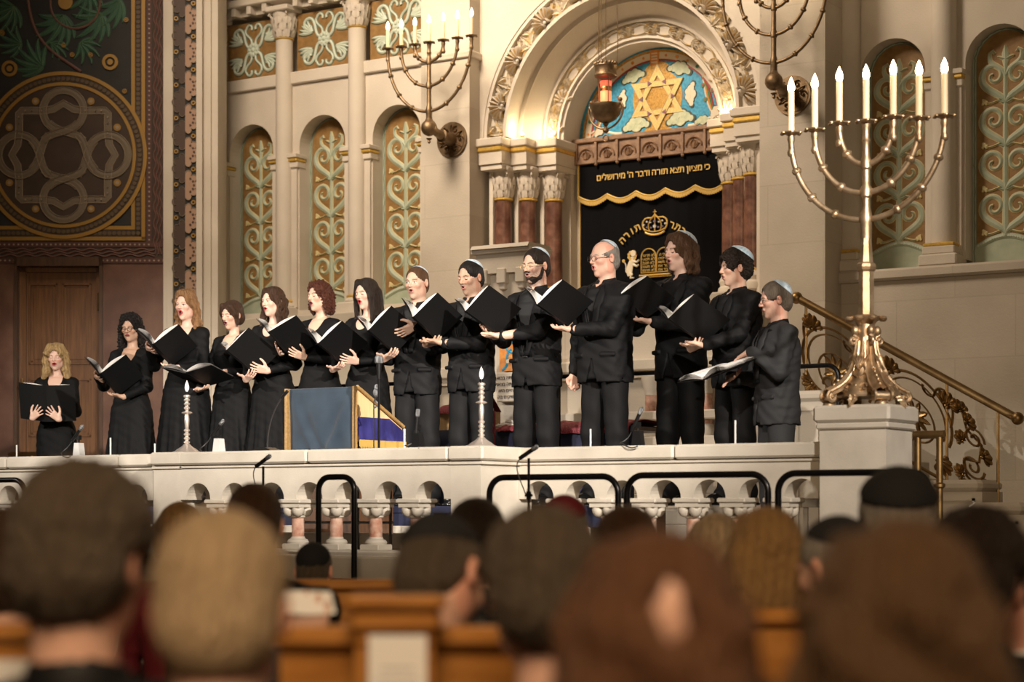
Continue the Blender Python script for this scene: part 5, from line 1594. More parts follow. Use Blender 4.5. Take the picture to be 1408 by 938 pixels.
# its flared scroll base
for k in range(4):
    a_ = PI / 4 + k * PI / 2; c, s = math.cos(a_), math.sin(a_)
    fr = lambda u, v, d, c=c, s=s: (u * c - d * s, u * s + d * c, v)
    mb = MB()
    pr = bez((.045, .34), (.06, .20), (.10, .12), (.215, .075), 16)
    g = []
    for i, (u, v) in enumerate(pr):
        w2 = .028 + .028 * (i / 16); 
        g.append([fr(u - .012, v - .02, -w2), fr(u, v, -w2 * .7), fr(u + .016, v + .012, -w2 * .3), fr(u + .008, v + .004, 0), fr(u + .016, v + .012, w2 * .3), fr(u, v, w2 * .7), fr(u - .012, v - .02, w2)])
    mb.surf(g)
    for q in (-1, 1):
        mb.tube([fr(u + .004, v, q * (.026 + .026 * i / 16)) for i, (u, v) in enumerate(pr)], .007, 6)
        mb.tube([fr(.205 + .032 * (1 - i / 22) * math.cos(1.5 - i * .42), .045 + .032 * (1 - i / 22) * math.sin(1.5 - i * .42), q * .045) for i in range(20)], [.010] * 10 + [.008 - .0005 * i for i in range(10)], 6)
        mb.ball(fr(.205, .045, q * .045), .010, 8, 6)
    mb.lathe([(.034, 0), (.034, .012), (.02, .02)], fr(.205, 0, 0), 12)
    mb.tube([fr(.205, .045, -.045), fr(.205, .045, .045)], .024, 12)
    for i in range(6): mb.ball(fr(.07 + .022 * i, .22 - .022 * i, 0), (.011, .011, .011), 8, 6)
    # upper volute and small mask knob
    mb.tube([fr(.075 + .028 * (1 - i / 20) * math.cos(i * .45 + 1.6), .345 + .028 * (1 - i / 20) * math.sin(i * .45 + 1.6), 0) for i in range(18)], .011, 8)
    mb.ball(fr(.062, .395, 0), (.022, .022, .028), 10, 8)
    mb.build('scroll_foot', 'bronze', mn, True, .8)
    a2 = k * PI / 2; c2_, s2_ = math.cos(a2), math.sin(a2)
    fr2 = lambda u, v, d, c=c2_, s=s2_: ((.048 + .62 * max(0, .30 - v) ** 1.25 * 1.1 - d) * c - u * s, (.048 + .62 * max(0, .30 - v) ** 1.25 * 1.1 - d) * s + u * c, v)
    mb = MB()
    mb.prism([(-.02, .30), (.02, .30), (.05, .16), (.10, .075), (.04, .06), (0, .03), (-.04, .06), (-.10, .075), (-.05, .16)], .012, .03, fr2)
    for q in (-1, 1):
        mb.ribbon([(q * (.035 + .026 * (1 - i / 20) * math.cos(i * .4)), .095 + .026 * (1 - i / 20) * math.sin(i * .4)) for i in range(18)], .012, -.010, .015, fr2)
        mb.ribbon(bez((q * .005, .15), (q * .05, .16), (q * .04, .21), (q * .01, .22), 8), .010, -.008, .015, fr2)
        for j in range(3): leaf(mb, fr2, q * .004, .045 + j * .01, .06, .014, PI * (.5 - q * (.15 + .13 * j)), .02, 2)
    for j in (-.5, -.25, 0, .25, .5): leaf(mb, fr2, 0, .19, .09, .012, PI / 2 + j, .02, 2)
    leaf(mb, fr2, 0, .06, .07, .03, -PI / 2, .03, 3)
    mb.ball(fr2(0, .10, 0), (.014, .014, .014), 8, 6)
    mb.build('palmette', 'bronze', mn, True, .8)
MB().lathe([(.165, .045), (.168, .055), (.150, .085), (.120, .115), (.095, .15), (.075, .20), (.058, .26), (.050, .32), (.046, .36)], seg=48, flute=4, fa=.14, a0=PI / 4, a1=PI / 4 + 2 * PI).build('core', 'bronze', mn, True)
for k in range(0): pass
cl_ = MB().lathe([(.046, .435), (.060, .45), (.088, .462), (.092, .470), (.060, .472), (.05, .48)], seg=48, flute=8, fa=.08)
for q in range(8):
    a_ = q * PI / 4; cl_.ball((.095 * math.cos(a_), .095 * math.sin(a_), .458), (.022, .022, .012), 8, 6)
cl_.build('leaf_collar', 'bronze', mn, True, .8)
MB().lathe([(.046, .32), (.052, .345), (.048, .36), (.046, .43), (.05, .435)], seg=24).build('neck', 'bronze', mn, True)
zst = cupz[0][0] - .08
MB().lathe([(.044, .47), (.042, .70), (.040, .705), (.052, .715), (.056, .73), (.052, .745), (.040, .755), (.038, .76), (.028, zst)], seg=8).build('tapered_shaft', 'bronze', mn, True, .4)
for o in list(mn.children):
    if o.name.startswith('shaft'): bpy.data.objects.remove(o)

def wall_menorah(u, v_y, zball, lab, first=None):
    """bracket candelabrum; origin at the wall rosette"""
    e = empty('wall_candelabrum', (u, 15.78, zball))
    return e
WR = .485
def build_wall_menorah():
    zb = 0.0
    e = menorah('wall_candelabrum', (0, 0, 0), [WR, .325, .165], [(.19, .83), (.43, .83), (.66, .83)], .83, .20, 'bronze_dark', base=False)
    MB().ball((0, 0, .03), (.078, .078, .078), 18, 12).lathe([(.03, -.07), (.012, -.09), (.018, -.105), (.004, -.12)], (0, 0, 0), 12).lathe([(.05, .09), (.04, .10), (.03, .12)], (0, 0, 0), 16).build('ball', 'bronze_dark', e, True)
    mb = MB().tube([(0, .06, .02), (0, .16, .0), (0, .30, -.02), (0, .38, -.02)], [.036, .042, .052, .07], 16)
    mb.tube([(0, .20, -.01), (0, .21, -.01), (0, .22, -.01), (0, .23, -.01)], [.045, .062, .062, .045], 16)
    mb.build('bracket', 'bronze_dark', e, True)
    mb = MB(); fr = lambda u_, v_, d: (u_, .40 + d, v_ - .02)
    for (r0, d0) in ((.172, .0), (.150, -.025), (.06, -.045)):
        mb.prism(circ(0, 0, r0, 40), d0, .03, fr)
    mb.arcband(0, 0, .150, .172, 0, 2 * PI, -.02, .02, fr, n=40)
    for k in range(6):
        a_ = k * PI / 3
        mb.ribbon([(.105 * math.cos(a_) + .034 * (1 - i / 18) * math.cos(i * .45 + a_), .105 * math.sin(a_) + .034 * (1 - i / 18) * math.sin(i * .45 + a_)) for i in range(16)], .012, -.045, -.02, fr)
        leaf(mb, fr, .06 * math.cos(a_ + .5), .06 * math.sin(a_ + .5), .085, .022, a_ + .5, .045, 3)
    mb.build('rosette', 'bronze_dark', e, True, .6)
    return e
wm = build_wall_menorah()
p = at(590, 176, 15.38); wm.location = p - Vector((0, 0, .03))
tag(wm, 'dark bronze seven-branched wall candelabrum with lit bulbs on the left pier', 'candelabrum', 'wall candelabra')
w2 = copy_tree(wm); p = at(1064, 112, 15.38); w2.location = p - Vector((0, 0, .03))
tag(w2, 'dark bronze wall candelabrum on the right pier, cut off by the top edge', 'candelabrum', 'wall candelabra')

# candle light: small real lamps at the bulbs (one per candelabrum arm group)
for (o, zc, xs2, pw) in ((wm, 1.1, (-.485, -.165, .165, .485), 1.8), (w2, 1.1, (-.485, -.165, .165, .485), 1.8), (mn, zz(1189, 171) + .30, (-.46, -.15, .15, .46), 1.3)):
    for x in xs2:
        l = bpy.data.lights.new('candle_light', 'POINT'); l.energy = pw; l.color = (1, .72, .42); l.shadow_soft_size = .03
        lo = bpy.data.objects.new('candle_light', l); COL.objects.link(lo); lo.parent = o; lo.location = (x, -.05, zc + .05)

# ================================================================== hanging eternal lamp
NY = 15.4
lp = empty('hanging_lamp', (U(833, NY), NY, H(833, 190, NY)), 0, 'brass hanging lamp with glowing red glass in front of the mosaic', 'hanging lamp')
k_ = 1.0
def hz(py): return H(833, py, NY) - H(833, 190, NY)
R1 = .145
prof = [(.012, hz(169)), (.05, hz(168)), (.095, hz(164)), (.130, hz(157)), (.148, hz(149)), (.155, hz(146)), (.155, hz(144)), (.13, hz(143)), (.06, hz(142))]
MB().lathe(prof, seg=36).build('bowl', 'bronze_dark', lp, True, .6)
mb = MB().tube([(.178 * math.cos(t), 0, hz(150) + .178 * math.sin(t)) for t in [PI + PI * i / 20 for i in range(21)]], .010, 8)
for s in (-1, 1):
    mb.tube([(s * (.178 - .030 * (1 - math.cos(i * .6))), 0, hz(150) + .020 * i) for i in range(6)], .009, 8); mb.ball((s * .150, 0, hz(139)), .020, 8, 6)
mb.lathe([(.012, hz(183)), (.03, hz(180)), (.02, hz(177)), (.012, hz(174)), (.03, hz(170))], seg=16)
mb.tube([(.028 * math.cos(t), 0, hz(190) + .028 * math.sin(t)) for t in [2 * PI * i / 16 for i in range(16)]], .006, 8, closed=True)
mb.build('cradle', 'bronze_dark', lp, True)
MB().lathe([(.050, hz(142)), (.050, hz(126))], seg=24).build('red_glass', 'red_glass_hot', lp, True)
MB().lathe([(.048, hz(126)), (.055, hz(124)), (.055, hz(121)), (.048, hz(119))], seg=24).build('glass_collar', 'brass', lp, True)
MB().lathe([(.050, hz(119)), (.054, hz(112))], seg=24).build('upper_glass', 'red_glass', lp, True)
mb = MB().lathe([(.088, hz(107)), (.100, hz(106)), (.104, hz(104)), (.098, hz(102)), (.098, hz(93)), (.106, hz(91)), (.104, hz(89)), (.08, hz(89))], seg=36)
for q in range(18):
    a_ = q * 2 * PI / 18; mb.ball((.100 * math.cos(a_), .100 * math.sin(a_), hz(88)), (.014, .014, .014), 6, 5)
mb.build('crown', 'bronze_dark', lp, True, .6)
mb = MB()
for q in range(3):
    a_ = q * 2 * PI / 3 + .4
    mb.tube([(.10 * math.cos(a_), .10 * math.sin(a_), hz(90)), (.11 * math.cos(a_), .11 * math.sin(a_), hz(60)), (.04 * math.cos(a_), .04 * math.sin(a_), 3.5)], .004, 6)
    mb.tube([(.06 * math.cos(a_ + 1), .06 * math.sin(a_ + 1), hz(142)), (.07 * math.cos(a_ + 1), .07 * math.sin(a_ + 1), hz(107))], .005, 6)
mb.tube([(0, 0, hz(89)), (0, 0, 3.6)], .003, 6)
mb.build('chains', 'bronze_dark', lp, True)
l = bpy.data.lights.new('lamp_light', 'POINT'); l.energy = .8; l.color = (1, .25, .12); l.shadow_soft_size = .04
lo = bpy.data.objects.new('lamp_light', l); COL.objects.link(lo); lo.parent = lp; lo.location = (0, -.12, hz(130))

# ================================================================== microphones
def mic_body(mb, mg, c, d, ln=.16, r=.011):
    d = Vector(d).normalized(); c = Vector(c)
    mb.tube([c - d * ln * .5, c + d * ln * .22], r, 12)
    mg.tube([c + d * ln * .22, c + d * ln * .26, c + d * ln * .46, c + d * ln * .5], [r, r * 1.15, r * 1.15, r * .8], 12)
def rail_mic(px, py_, Y, label, dir_=(.75, -.1, .65), tall=.10, stand='block'):
    x = U(px, Y)
    e = empty('rail_microphone', (x, Y, RT_), 0, label, 'microphone', 'small microphones along the balustrade')
    if stand == 'block':
        MB().prism([(-.032, 0), (.032, 0), (.020, .085), (-.020, .085)], -.025, .025, lambda u, v, d: (u + .03, d, v)).build('block', 'clear_plastic' if px < 320 else 'mic', e)
    MB().tube([(.03, 0, .08), (.03, 0, .125)], .006, 8).box(.018, .042, -.012, .012, .105, .135).build('clip', 'mic', e, True)
    m1 = MB(); m2 = MB(); mic_body(m1, m2, (.03, -.012, .15), dir_, .15)
    m1.build('body', 'mic', e, True); m2.build('capsule', 'mic_grille', e, True)
    d = Vector(dir_).normalized(); tail = Vector((.03, -.012, .15)) - d * .075
    pts = bez(tuple(tail), tuple(tail - d * .06 + Vector((0, 0, -.02))), (tail.x - .08, -.05, .02), (tail.x - .02, -.08, .012), 12)
    pts += bez(tuple(pts[-1]), (tail.x + .02, -.13, .006), (tail.x + .05, -.11, -.03), (tail.x + .10, -.118, -.005), 8)[1:]
    MB().tube(pts, .0035, 6).build('cable', 'rubber', e, True)
    return e
rail_mic(104, 610, YL + .05, 'small microphone on a pale block in front of the blonde singer at the left')
rail_mic(296, 620, YB + .10, 'small microphone on a pale block between the second and third candle-side women')
rail_mic(569, 612, YB + .09, 'small upright microphone on a black block right of the lectern', (.12, 0, 1))
rail_mic(871, 612, YR + .06, 'small microphone on a black block in front of the long-haired singer', (.5, -.1, .85))
# gooseneck
GYn = YB + .08
e = empty('gooseneck_microphone', (U(366, GYn), GYn, RT_), 0, 'gooseneck microphone on a flat base left of the lectern', 'microphone')
MB().prism([(-.085, 0), (.085, 0), (.03, .022), (-.03, .022)], -.05, .05, lambda u, v, d: (u, d, v)).build('base', 'mic', e)
pts = bez((.01, 0, .02), (.01, 0, .15), (.05, 0, .24), (.12, 0, .32), 16)
MB().tube(pts, .0045, 8).build('gooseneck', 'grey_metal', e, True)
m1 = MB(); m1.tube([(.12, 0, .32), (.165, 0, .36)], [.009, .011], 10); m1.build('head', 'mic', e, True)
# vocal microphone on a straight stand
VY = 9.95
e = empty('stand_microphone', (U(521, VY), VY, FZ), 0, 'vocal microphone on a straight black stand right of the lectern', 'microphone')
vt = H(521, 488, VY) - FZ
MB().lathe([(.12, 0), (.12, .012), (.02, .03)], seg=24).build('foot', 'black_metal', e, True)
MB().tube([(0, 0, .02), (0, 0, vt - .13)], .008, 10).tube([(0, 0, .25), (0, 0, .32)], .012, 10).build('pole', 'black_metal', e, True)
MB().tube([(0, 0, vt - .15), (0, 0, vt - .05)], [.011, .018], 12).build('body', 'mic', e, True)
MB().tube([(0, 0, vt - .055), (0, 0, vt - .05), (0, 0, vt - .015), (0, 0, vt)], [.018, .026, .026, .014], 14).build('grille', 'mic_grille', e, True)
# small desk lamp arm clipped beside the lectern
e = empty('clip_lamp', (U(514, 10.1), 10.1, FZ), 0, 'small metal clip lamp on a thin pole beside the lectern', 'lamp')
zt = H(514, 540, 10.1) - FZ
MB().tube([(0, 0, 0), (0, 0, zt - .06), (.02, 0, zt - .02)], .004, 8).build('pole', 'grey_metal', e, True)
MB().ball((.02, 0, zt), (.022, .02, .03), 10, 8).ball((.03, -.01, zt + .035), (.018, .018, .018), 8, 6).tube([(0, 0, zt - .10), (.04, 0, zt - .08), (.01, 0, zt - .05)], .006, 6).build('head', 'mic_grille', e, True)
# front stand microphones
for (px, py, lab) in ((727, 622, 'microphone on a tall stand in front of the corner of the balustrade'), (362, 634, 'microphone on a stand in front of the balustrade, below the gooseneck')):
    Y_ = 8.5
    e = empty('front_microphone', (U(px, Y_), Y_, 0), 0, lab, 'microphone', 'front stand microphones')
    zt = H(px, py, Y_)
    MB().lathe([(.13, 0), (.13, .012), (.02, .03)], seg=20).build('foot', 'black_metal', e, True)
    MB().tube([(0, 0, .02), (0, 0, zt - .03)], .007, 10).tube([(0, 0, zt - .24), (0, 0, zt - .20)], .013, 10).tube([(-.02, 0, zt - .22), (.02, 0, zt - .22)], .007, 8).build('pole', 'black_metal', e, True)
    m1 = MB(); m2 = MB(); mic_body(m1, m2, (0, 0, zt), (.86, -.1, .45), .13)
    m1.build('body', 'mic', e, True); m2.build('capsule', 'mic_grille', e, True)
    MB().tube(bez((-.05, 0, zt - .03), (-.10, 0, zt - .07), (-.05, 0, zt - .14), (-.01, -.01, zt - .22), 10), .003, 6).build('cable', 'rubber', e, True)
# thin white posts along the coping
for i, (px, py0, Y_) in enumerate(((23, 612, YL), (152, 602, YL), (213, 610, YL), (556, 590, YB), (812, 590, YR), (1011, 578, YR))):
    x = U(px, Y_ + .11); zt = H(px, py0, Y_ + .11)
    tag(MB().lathe([(.012, 0), (.012, .004), (.0055, .006), (.0055, zt - RT_)], (0, 0, 0), 10).build('slim_post', 'clear_plastic', None, True, .5, (x, Y_ + .11, RT_)),
        ['slim pale post on the coping at the far left', 'slim pale post in front of the woman in glasses', 'slim pale post between the second and third women', 'slim grey post at the right side of the lectern',
         'slim pale post in front of the bald singer', 'slim pale post in front of the curly-haired young man'][i], 'post', 'slim posts on the coping')
# round red-centred button light on the left pier arch
p = at(273, 682, YB + .16)
e = empty('loudspeaker', (p.x, p.y, p.z), 0, 'small grey round loudspeaker with a red dot inside the first arch', 'loudspeaker')
MB().lathe([(.045, 0), (.05, .01), (.04, .03), (.02, .04)], seg=24).build('housing', 'grey_metal', e, True); MB().ball((0, 0, .04), .012, 10, 6).build('red_dot', 'm_red', e, True)
e.rotation_euler = (PI / 2, 0, .5)
# clear acrylic stand at the right
Y_ = YR + .35
p = at(1108, 700, Y_)
e = empty('acrylic_stand', (p.x, Y_, FZ), 0, 'clear acrylic stand seen through the last arch by the pedestal', 'stand')
MB().box(-.08, .08, -.03, .03, .26, .31, ch=.006).build('shelf', 'clear_plastic', e); MB().box(-.012, .012, -.01, .01, 0, .26).build('leg', 'clear_plastic', e)
# ================================================================== figures: signed-distance bodies meshed as one surface
Q = 1.0          # voxel scale

def V3(*a): return np.array(a, dtype=np.float32)


class SDF:
    def __init__(s, xs, ys, zs):
        s.xs, s.ys, s.zs = xs.astype(np.float32), ys.astype(np.float32), zs.astype(np.float32)
        s.D = np.full((len(xs), len(ys), len(zs)), 0.5, dtype=np.float32)

    def win(s, lo, hi):
        r = []
        for g, a, b in ((s.xs, lo[0], hi[0]), (s.ys, lo[1], hi[1]), (s.zs, lo[2], hi[2])):
            i0 = max(0, int(np.searchsorted(g, a)) - 1); i1 = min(len(g), int(np.searchsorted(g, b)) + 1)
            if i1 <= i0: return None
            r.append(slice(i0, i1))
        X = s.xs[r[0]][:, None, None]; Y = s.ys[r[1]][None, :, None]; Z = s.zs[r[2]][None, None, :]
        return tuple(r), X, Y, Z

    def put(s, w, d, k, op):
        A = s.D[w]
        if op == 'sub':
            d = -d
            if k > 0:
                h = np.maximum(k - np.abs(A - d), 0) / k
                s.D[w] = np.maximum(A, d) + h * h * k * .25
            else: s.D[w] = np.maximum(A, d)
        else:
            if k > 0:
                h = np.maximum(k - np.abs(A - d), 0) / k
                s.D[w] = np.minimum(A, d) - h * h * k * .25
            else: s.D[w] = np.minimum(A, d)

    def cap(s, a, b, r0, r1=None, k=.01, op='add', flat=None):
        a = np.array(a, dtype=np.float32); b = np.array(b, dtype=np.float32); r1 = r0 if r1 is None else r1
        m = max(r0, r1) + k + .02
        w = s.win(np.minimum(a, b) - m, np.maximum(a, b) + m)
        if w is None: return
        r, X, Y, Z = w
        ab = b - a; L2 = float(ab @ ab) + 1e-9
        px, py, pz = X - a[0], Y - a[1], Z - a[2]
        t = np.clip((px * ab[0] + py * ab[1] + pz * ab[2]) / L2, 0, 1)
        d = np.sqrt((px - ab[0] * t) ** 2 + (py - ab[1] * t) ** 2 + (pz - ab[2] * t) ** 2) - (r0 + (r1 - r0) * t)
        s.put(r, d, k, op)

    def ell(s, c, rad, R=None, k=.01, op='add'):
        """ellipsoid, rad along the columns of R"""
        c = np.array(c, dtype=np.float32); rad = np.array(rad, dtype=np.float32)
        m = float(rad.max()) + k + .02
        w = s.win(c - m, c + m)
        if w is None: return
        r, X, Y, Z = w
        px, py, pz = X - c[0], Y - c[1], Z - c[2]
        if R is None: R = np.eye(3, dtype=np.float32)
        u = [px * R[0, i] + py * R[1, i] + pz * R[2, i] for i in range(3)]
        k0 = np.sqrt(sum((u[i] / rad[i]) ** 2 for i in range(3)))
        k1 = np.sqrt(sum((u[i] / rad[i] ** 2) ** 2 for i in range(3))) + 1e-6
        s.put(r, k0 * (k0 - 1) / k1, k, op)

    def box(s, c, h, R=None, rnd=.005, k=.005, op='add'):
        c = np.array(c, dtype=np.float32); m = float(np.linalg.norm(h)) + k + .02
        w = s.win(c - m, c + m)
        if w is None: return
        r, X, Y, Z = w
        px, py, pz = X - c[0], Y - c[1], Z - c[2]
        if R is None: R = np.eye(3, dtype=np.float32)
        q = [np.abs(px * R[0, i] + py * R[1, i] + pz * R[2, i]) - (h[i] - rnd) for i in range(3)]
        d = np.sqrt(sum(np.maximum(x, 0) ** 2 for x in q)) + np.minimum(np.maximum(np.maximum(q[0], q[1]), q[2]), 0) - rnd
        s.put(r, d, k, op)

    def loft(s, secs, k=.02, op='add', p=2.3, lip=.92, fold=None, R=None, o=None):
        """secs: rows (z, cx, cy, ax, ay) bottom to top; superelliptic sections"""
        S = np.array(secs, dtype=np.float32); z0, z1 = S[0, 0], S[-1, 0]
        mx = float((np.abs(S[:, 1]) + S[:, 3]).max()) + k + .08; my = float((np.abs(S[:, 2]) + S[:, 4]).max()) + k + .08
        w = s.win((-mx, -my, z0 - k - .04), (mx, my, z1 + k + .04))
        if w is None: return
        r, X, Y, Z = w
        zz_ = np.clip(Z, z0, z1)
        f = [np.interp(zz_.ravel(), S[:, 0], S[:, j]).reshape(Z.shape).astype(np.float32) for j in range(1, 5)]
        u = np.abs(X - f[0]) / f[2]; v = np.abs(Y - f[1]) / f[3]
        n = (u ** p + v ** p) ** (1 / p)
        if fold is not None:
            th = np.arctan2(Y - f[1], X - f[0]); n = n - fold(th, Z)
        g = np.minimum(f[2], f[3]) * .5 + np.maximum(f[2], f[3]) * .5 * (u / (u + v + 1e-5))
        g = np.where(n > 0, f[3] + (f[2] - f[3]) * (u / (u + v + 1e-5)), f[3])
        d = (n - 1) * g * lip
        dz = np.maximum(z0 - Z, Z - z1)
        d = np.where(dz > 0, np.sqrt(np.maximum(d, 0) ** 2 + dz ** 2), np.maximum(d, dz) if True else d)
        s.put(r, d, k, op)

    def mesh(s):
        D = s.D
        D[0] = D[-1] = .5; D[:, 0] = D[:, -1] = .5; D[:, :, 0] = D[:, :, -1] = .5
        I = D < 0
        nx, ny, nz = D.shape
        cnt = np.zeros((nx - 1, ny - 1, nz - 1), np.int8)
        for a in (0, 1):
            for b in (0, 1):
                for c in (0, 1): cnt += I[a:nx - 1 + a, b:ny - 1 + b, c:nz - 1 + c]
        act = (cnt > 0) & (cnt < 8)
        ii, jj, kk = np.nonzero(act)
        idx = np.full(act.shape, -1, np.int32); idx[ii, jj, kk] = np.arange(len(ii))
        val = {}
        for a in (0, 1):
            for b in (0, 1):
                for c in (0, 1): val[a, b, c] = D[ii + a, jj + b, kk + c]
        P = np.zeros((len(ii), 3), np.float32); N = np.zeros(len(ii), np.float32)
        for a in (0, 1):
            for b in (0, 1):
                for ax in range(3):
                    c0 = [a, b]; c0.insert(ax, 0); c1 = [a, b]; c1.insert(ax, 1)
                    v0, v1 = val[tuple(c0)], val[tuple(c1)]
                    cr = (v0 < 0) != (v1 < 0)
                    t = np.where(cr, v0 / np.where(cr, v0 - v1, 1), 0)
                    p = np.zeros((len(ii), 3), np.float32)
                    for q in range(3): p[:, q] = (t if q == ax else c0[q])
                    P += p * cr[:, None]; N += cr
        P /= N[:, None]
        out = np.zeros_like(P)
        for q, (g, id_) in enumerate(((s.xs, ii), (s.ys, jj), (s.zs, kk))):
            out[:, q] = g[id_] + P[:, q] * (g[id_ + 1] - g[id_])
        F_ = []
        # faces across x, y, z edges
        e = (I[:-1, 1:-1, 1:-1] != I[1:, 1:-1, 1:-1]); a, b, c = np.nonzero(e); b += 1; c += 1
        q = np.stack([idx[a, b - 1, c - 1], idx[a, b, c - 1], idx[a, b, c], idx[a, b - 1, c]], 1)
        q = np.where(I[a, b, c][:, None], q, q[:, ::-1]); F_.append(q)
        e = (I[1:-1, :-1, 1:-1] != I[1:-1, 1:, 1:-1]); a, b, c = np.nonzero(e); a += 1; c += 1
        q = np.stack([idx[a - 1, b, c - 1], idx[a - 1, b, c], idx[a, b, c], idx[a, b, c - 1]], 1)
        q = np.where(I[a, b, c][:, None], q, q[:, ::-1]); F_.append(q)
        e = (I[1:-1, 1:-1, :-1] != I[1:-1, 1:-1, 1:]); a, b, c = np.nonzero(e); a += 1; b += 1
        q = np.stack([idx[a - 1, b - 1, c], idx[a, b - 1, c], idx[a, b, c], idx[a - 1, b, c]], 1)
        q = np.where(I[a, b, c][:, None], q, q[:, ::-1]); F_.append(q)
        return out, np.concatenate(F_)


def np_object(name, v, f, mats, parent, colors=None, smooth_it=0):
    if smooth_it:
        for _ in range(smooth_it):
            acc = np.zeros_like(v); n = np.zeros(len(v), np.float32)
            for a in range(4):
                b = (a + 1) % 4
                np.add.at(acc, f[:, a], v[f[:, b]]); np.add.at(n, f[:, a], 1)
            v = v * .4 + acc / np.maximum(n, 1)[:, None] * .6
    me = bpy.data.meshes.new(name)
    me.vertices.add(len(v)); me.vertices.foreach_set('co', v.astype(np.float32).ravel())
    me.loops.add(f.size); me.loops.foreach_set('vertex_index', f.astype(np.int32).ravel())
    me.polygons.add(len(f)); me.polygons.foreach_set('loop_start', np.arange(0, f.size, 4, dtype=np.int32))
    me.polygons.foreach_set('use_smooth', np.ones(len(f), bool))
    me.update(calc_edges=True)
    if colors is not None:
        ca = me.color_attributes.new('Col', 'FLOAT_COLOR', 'POINT')
        ca.data.foreach_set('color', np.concatenate([colors, np.ones((len(v), 1))], 1).astype(np.float32).ravel())
    for m_ in (mats if isinstance(mats, (list, tuple)) else [mats]): me.materials.append(M[m_] if isinstance(m_, str) else m_)
    o = bpy.data.objects.new(name, me); COL.objects.link(o)
    if parent is not None: o.parent = parent
    return o


def nrm(v): v = np.array(v, float); return v / (np.linalg.norm(v) + 1e-9)


def grid_axis(knots):
    """knots: [(from, to, step)...]"""
    out = [knots[0][0]]
    for a, b, st_ in knots:
        n = max(1, int(round((b - a) / (st_ * Q))))
        out += list(a + (b - a) * (np.arange(1, n + 1) / n))
    return np.array(out)


def rotz(a): c, s = math.cos(a), math.sin(a); return np.array([[c, -s, 0], [s, c, 0], [0, 0, 1]])
def rotx(a): c, s = math.cos(a), math.sin(a); return np.array([[1, 0, 0], [0, c, -s], [0, s, c]])
def roty(a): c, s = math.cos(a), math.sin(a); return np.array([[c, 0, s], [0, 1, 0], [-s, 0, c]])


def ik(sh, wr, l1, l2, pole):
    sh, wr = np.array(sh, float), np.array(wr, float)
    d = wr - sh; L_ = np.linalg.norm(d)
    if L_ > (l1 + l2) * .995:
        wr = sh + d / L_ * (l1 + l2) * .995; d = wr - sh; L_ = np.linalg.norm(d)
    a = (l1 * l1 - l2 * l2 + L_ * L_) / (2 * L_); h = math.sqrt(max(0, l1 * l1 - a * a))
    u = d / L_; p = np.array(pole, float); p = nrm(p - u * (p @ u))
    return sh + u * a + p * h, wr


def add_hand(S, w, f, n, side, curl=(.35, .5, .4), spread=.10, thumb=(1, 0), sc=1.0):
    """wrist w, finger direction f, palm normal n (side the fingers curl to), side=+-1 thumb side along n x f"""
    f = nrm(f); n = nrm(np.array(n) - f * (np.array(n) @ f)); s_ = np.cross(f, n) * side
    w = np.array(w, float)
    offs = (.030, .010, -.010, -.029); lens = (.068, .076, .070, .055); rad = (.0088, .0090, .0086, .0078)
    for i in range(4):
        k_ = w + f * (.088 - .004 * abs(i - 1)) * sc + s_ * offs[i] * sc
        S.cap(w + s_ * offs[i] * .55 * sc + f * .008, k_, .0155 * sc, .0115 * sc, k=.012)
        d = nrm(f + s_ * spread * (1.2 - i * .85)); p = k_; ang = 0
        for j, (q, c) in enumerate(zip((.46, .30, .24), curl)):
            ang += c * (1 + .12 * i)
            dd = d * math.cos(ang) + n * math.sin(ang)
            p2 = p + dd * lens[i] * q * sc
            S.cap(p, p2, rad[i] * sc * (1 - .08 * j), rad[i] * sc * (1 - .08 * (j + 1)), k=.0035)
            p = p2
    t0 = w + f * .022 * sc + s_ * .024 * sc
    d1 = nrm(f * .55 + s_ * .85 + n * .15); t1 = t0 + d1 * .042 * sc
    d2 = nrm(f * .85 * thumb[0] + s_ * .5 + n * (.25 + thumb[1])); t2 = t1 + d2 * .032 * sc
    d3 = nrm(f * 1.0 * thumb[0] + s_ * .25 + n * (.35 + thumb[1])); t3 = t2 + d3 * .027 * sc
    S.cap(t0, t1, .0165 * sc, .0125 * sc, k=.012); S.cap(t1, t2, .0118 * sc, .0105 * sc, k=.004); S.cap(t2, t3, .0102 * sc, .0085 * sc, k=.003)


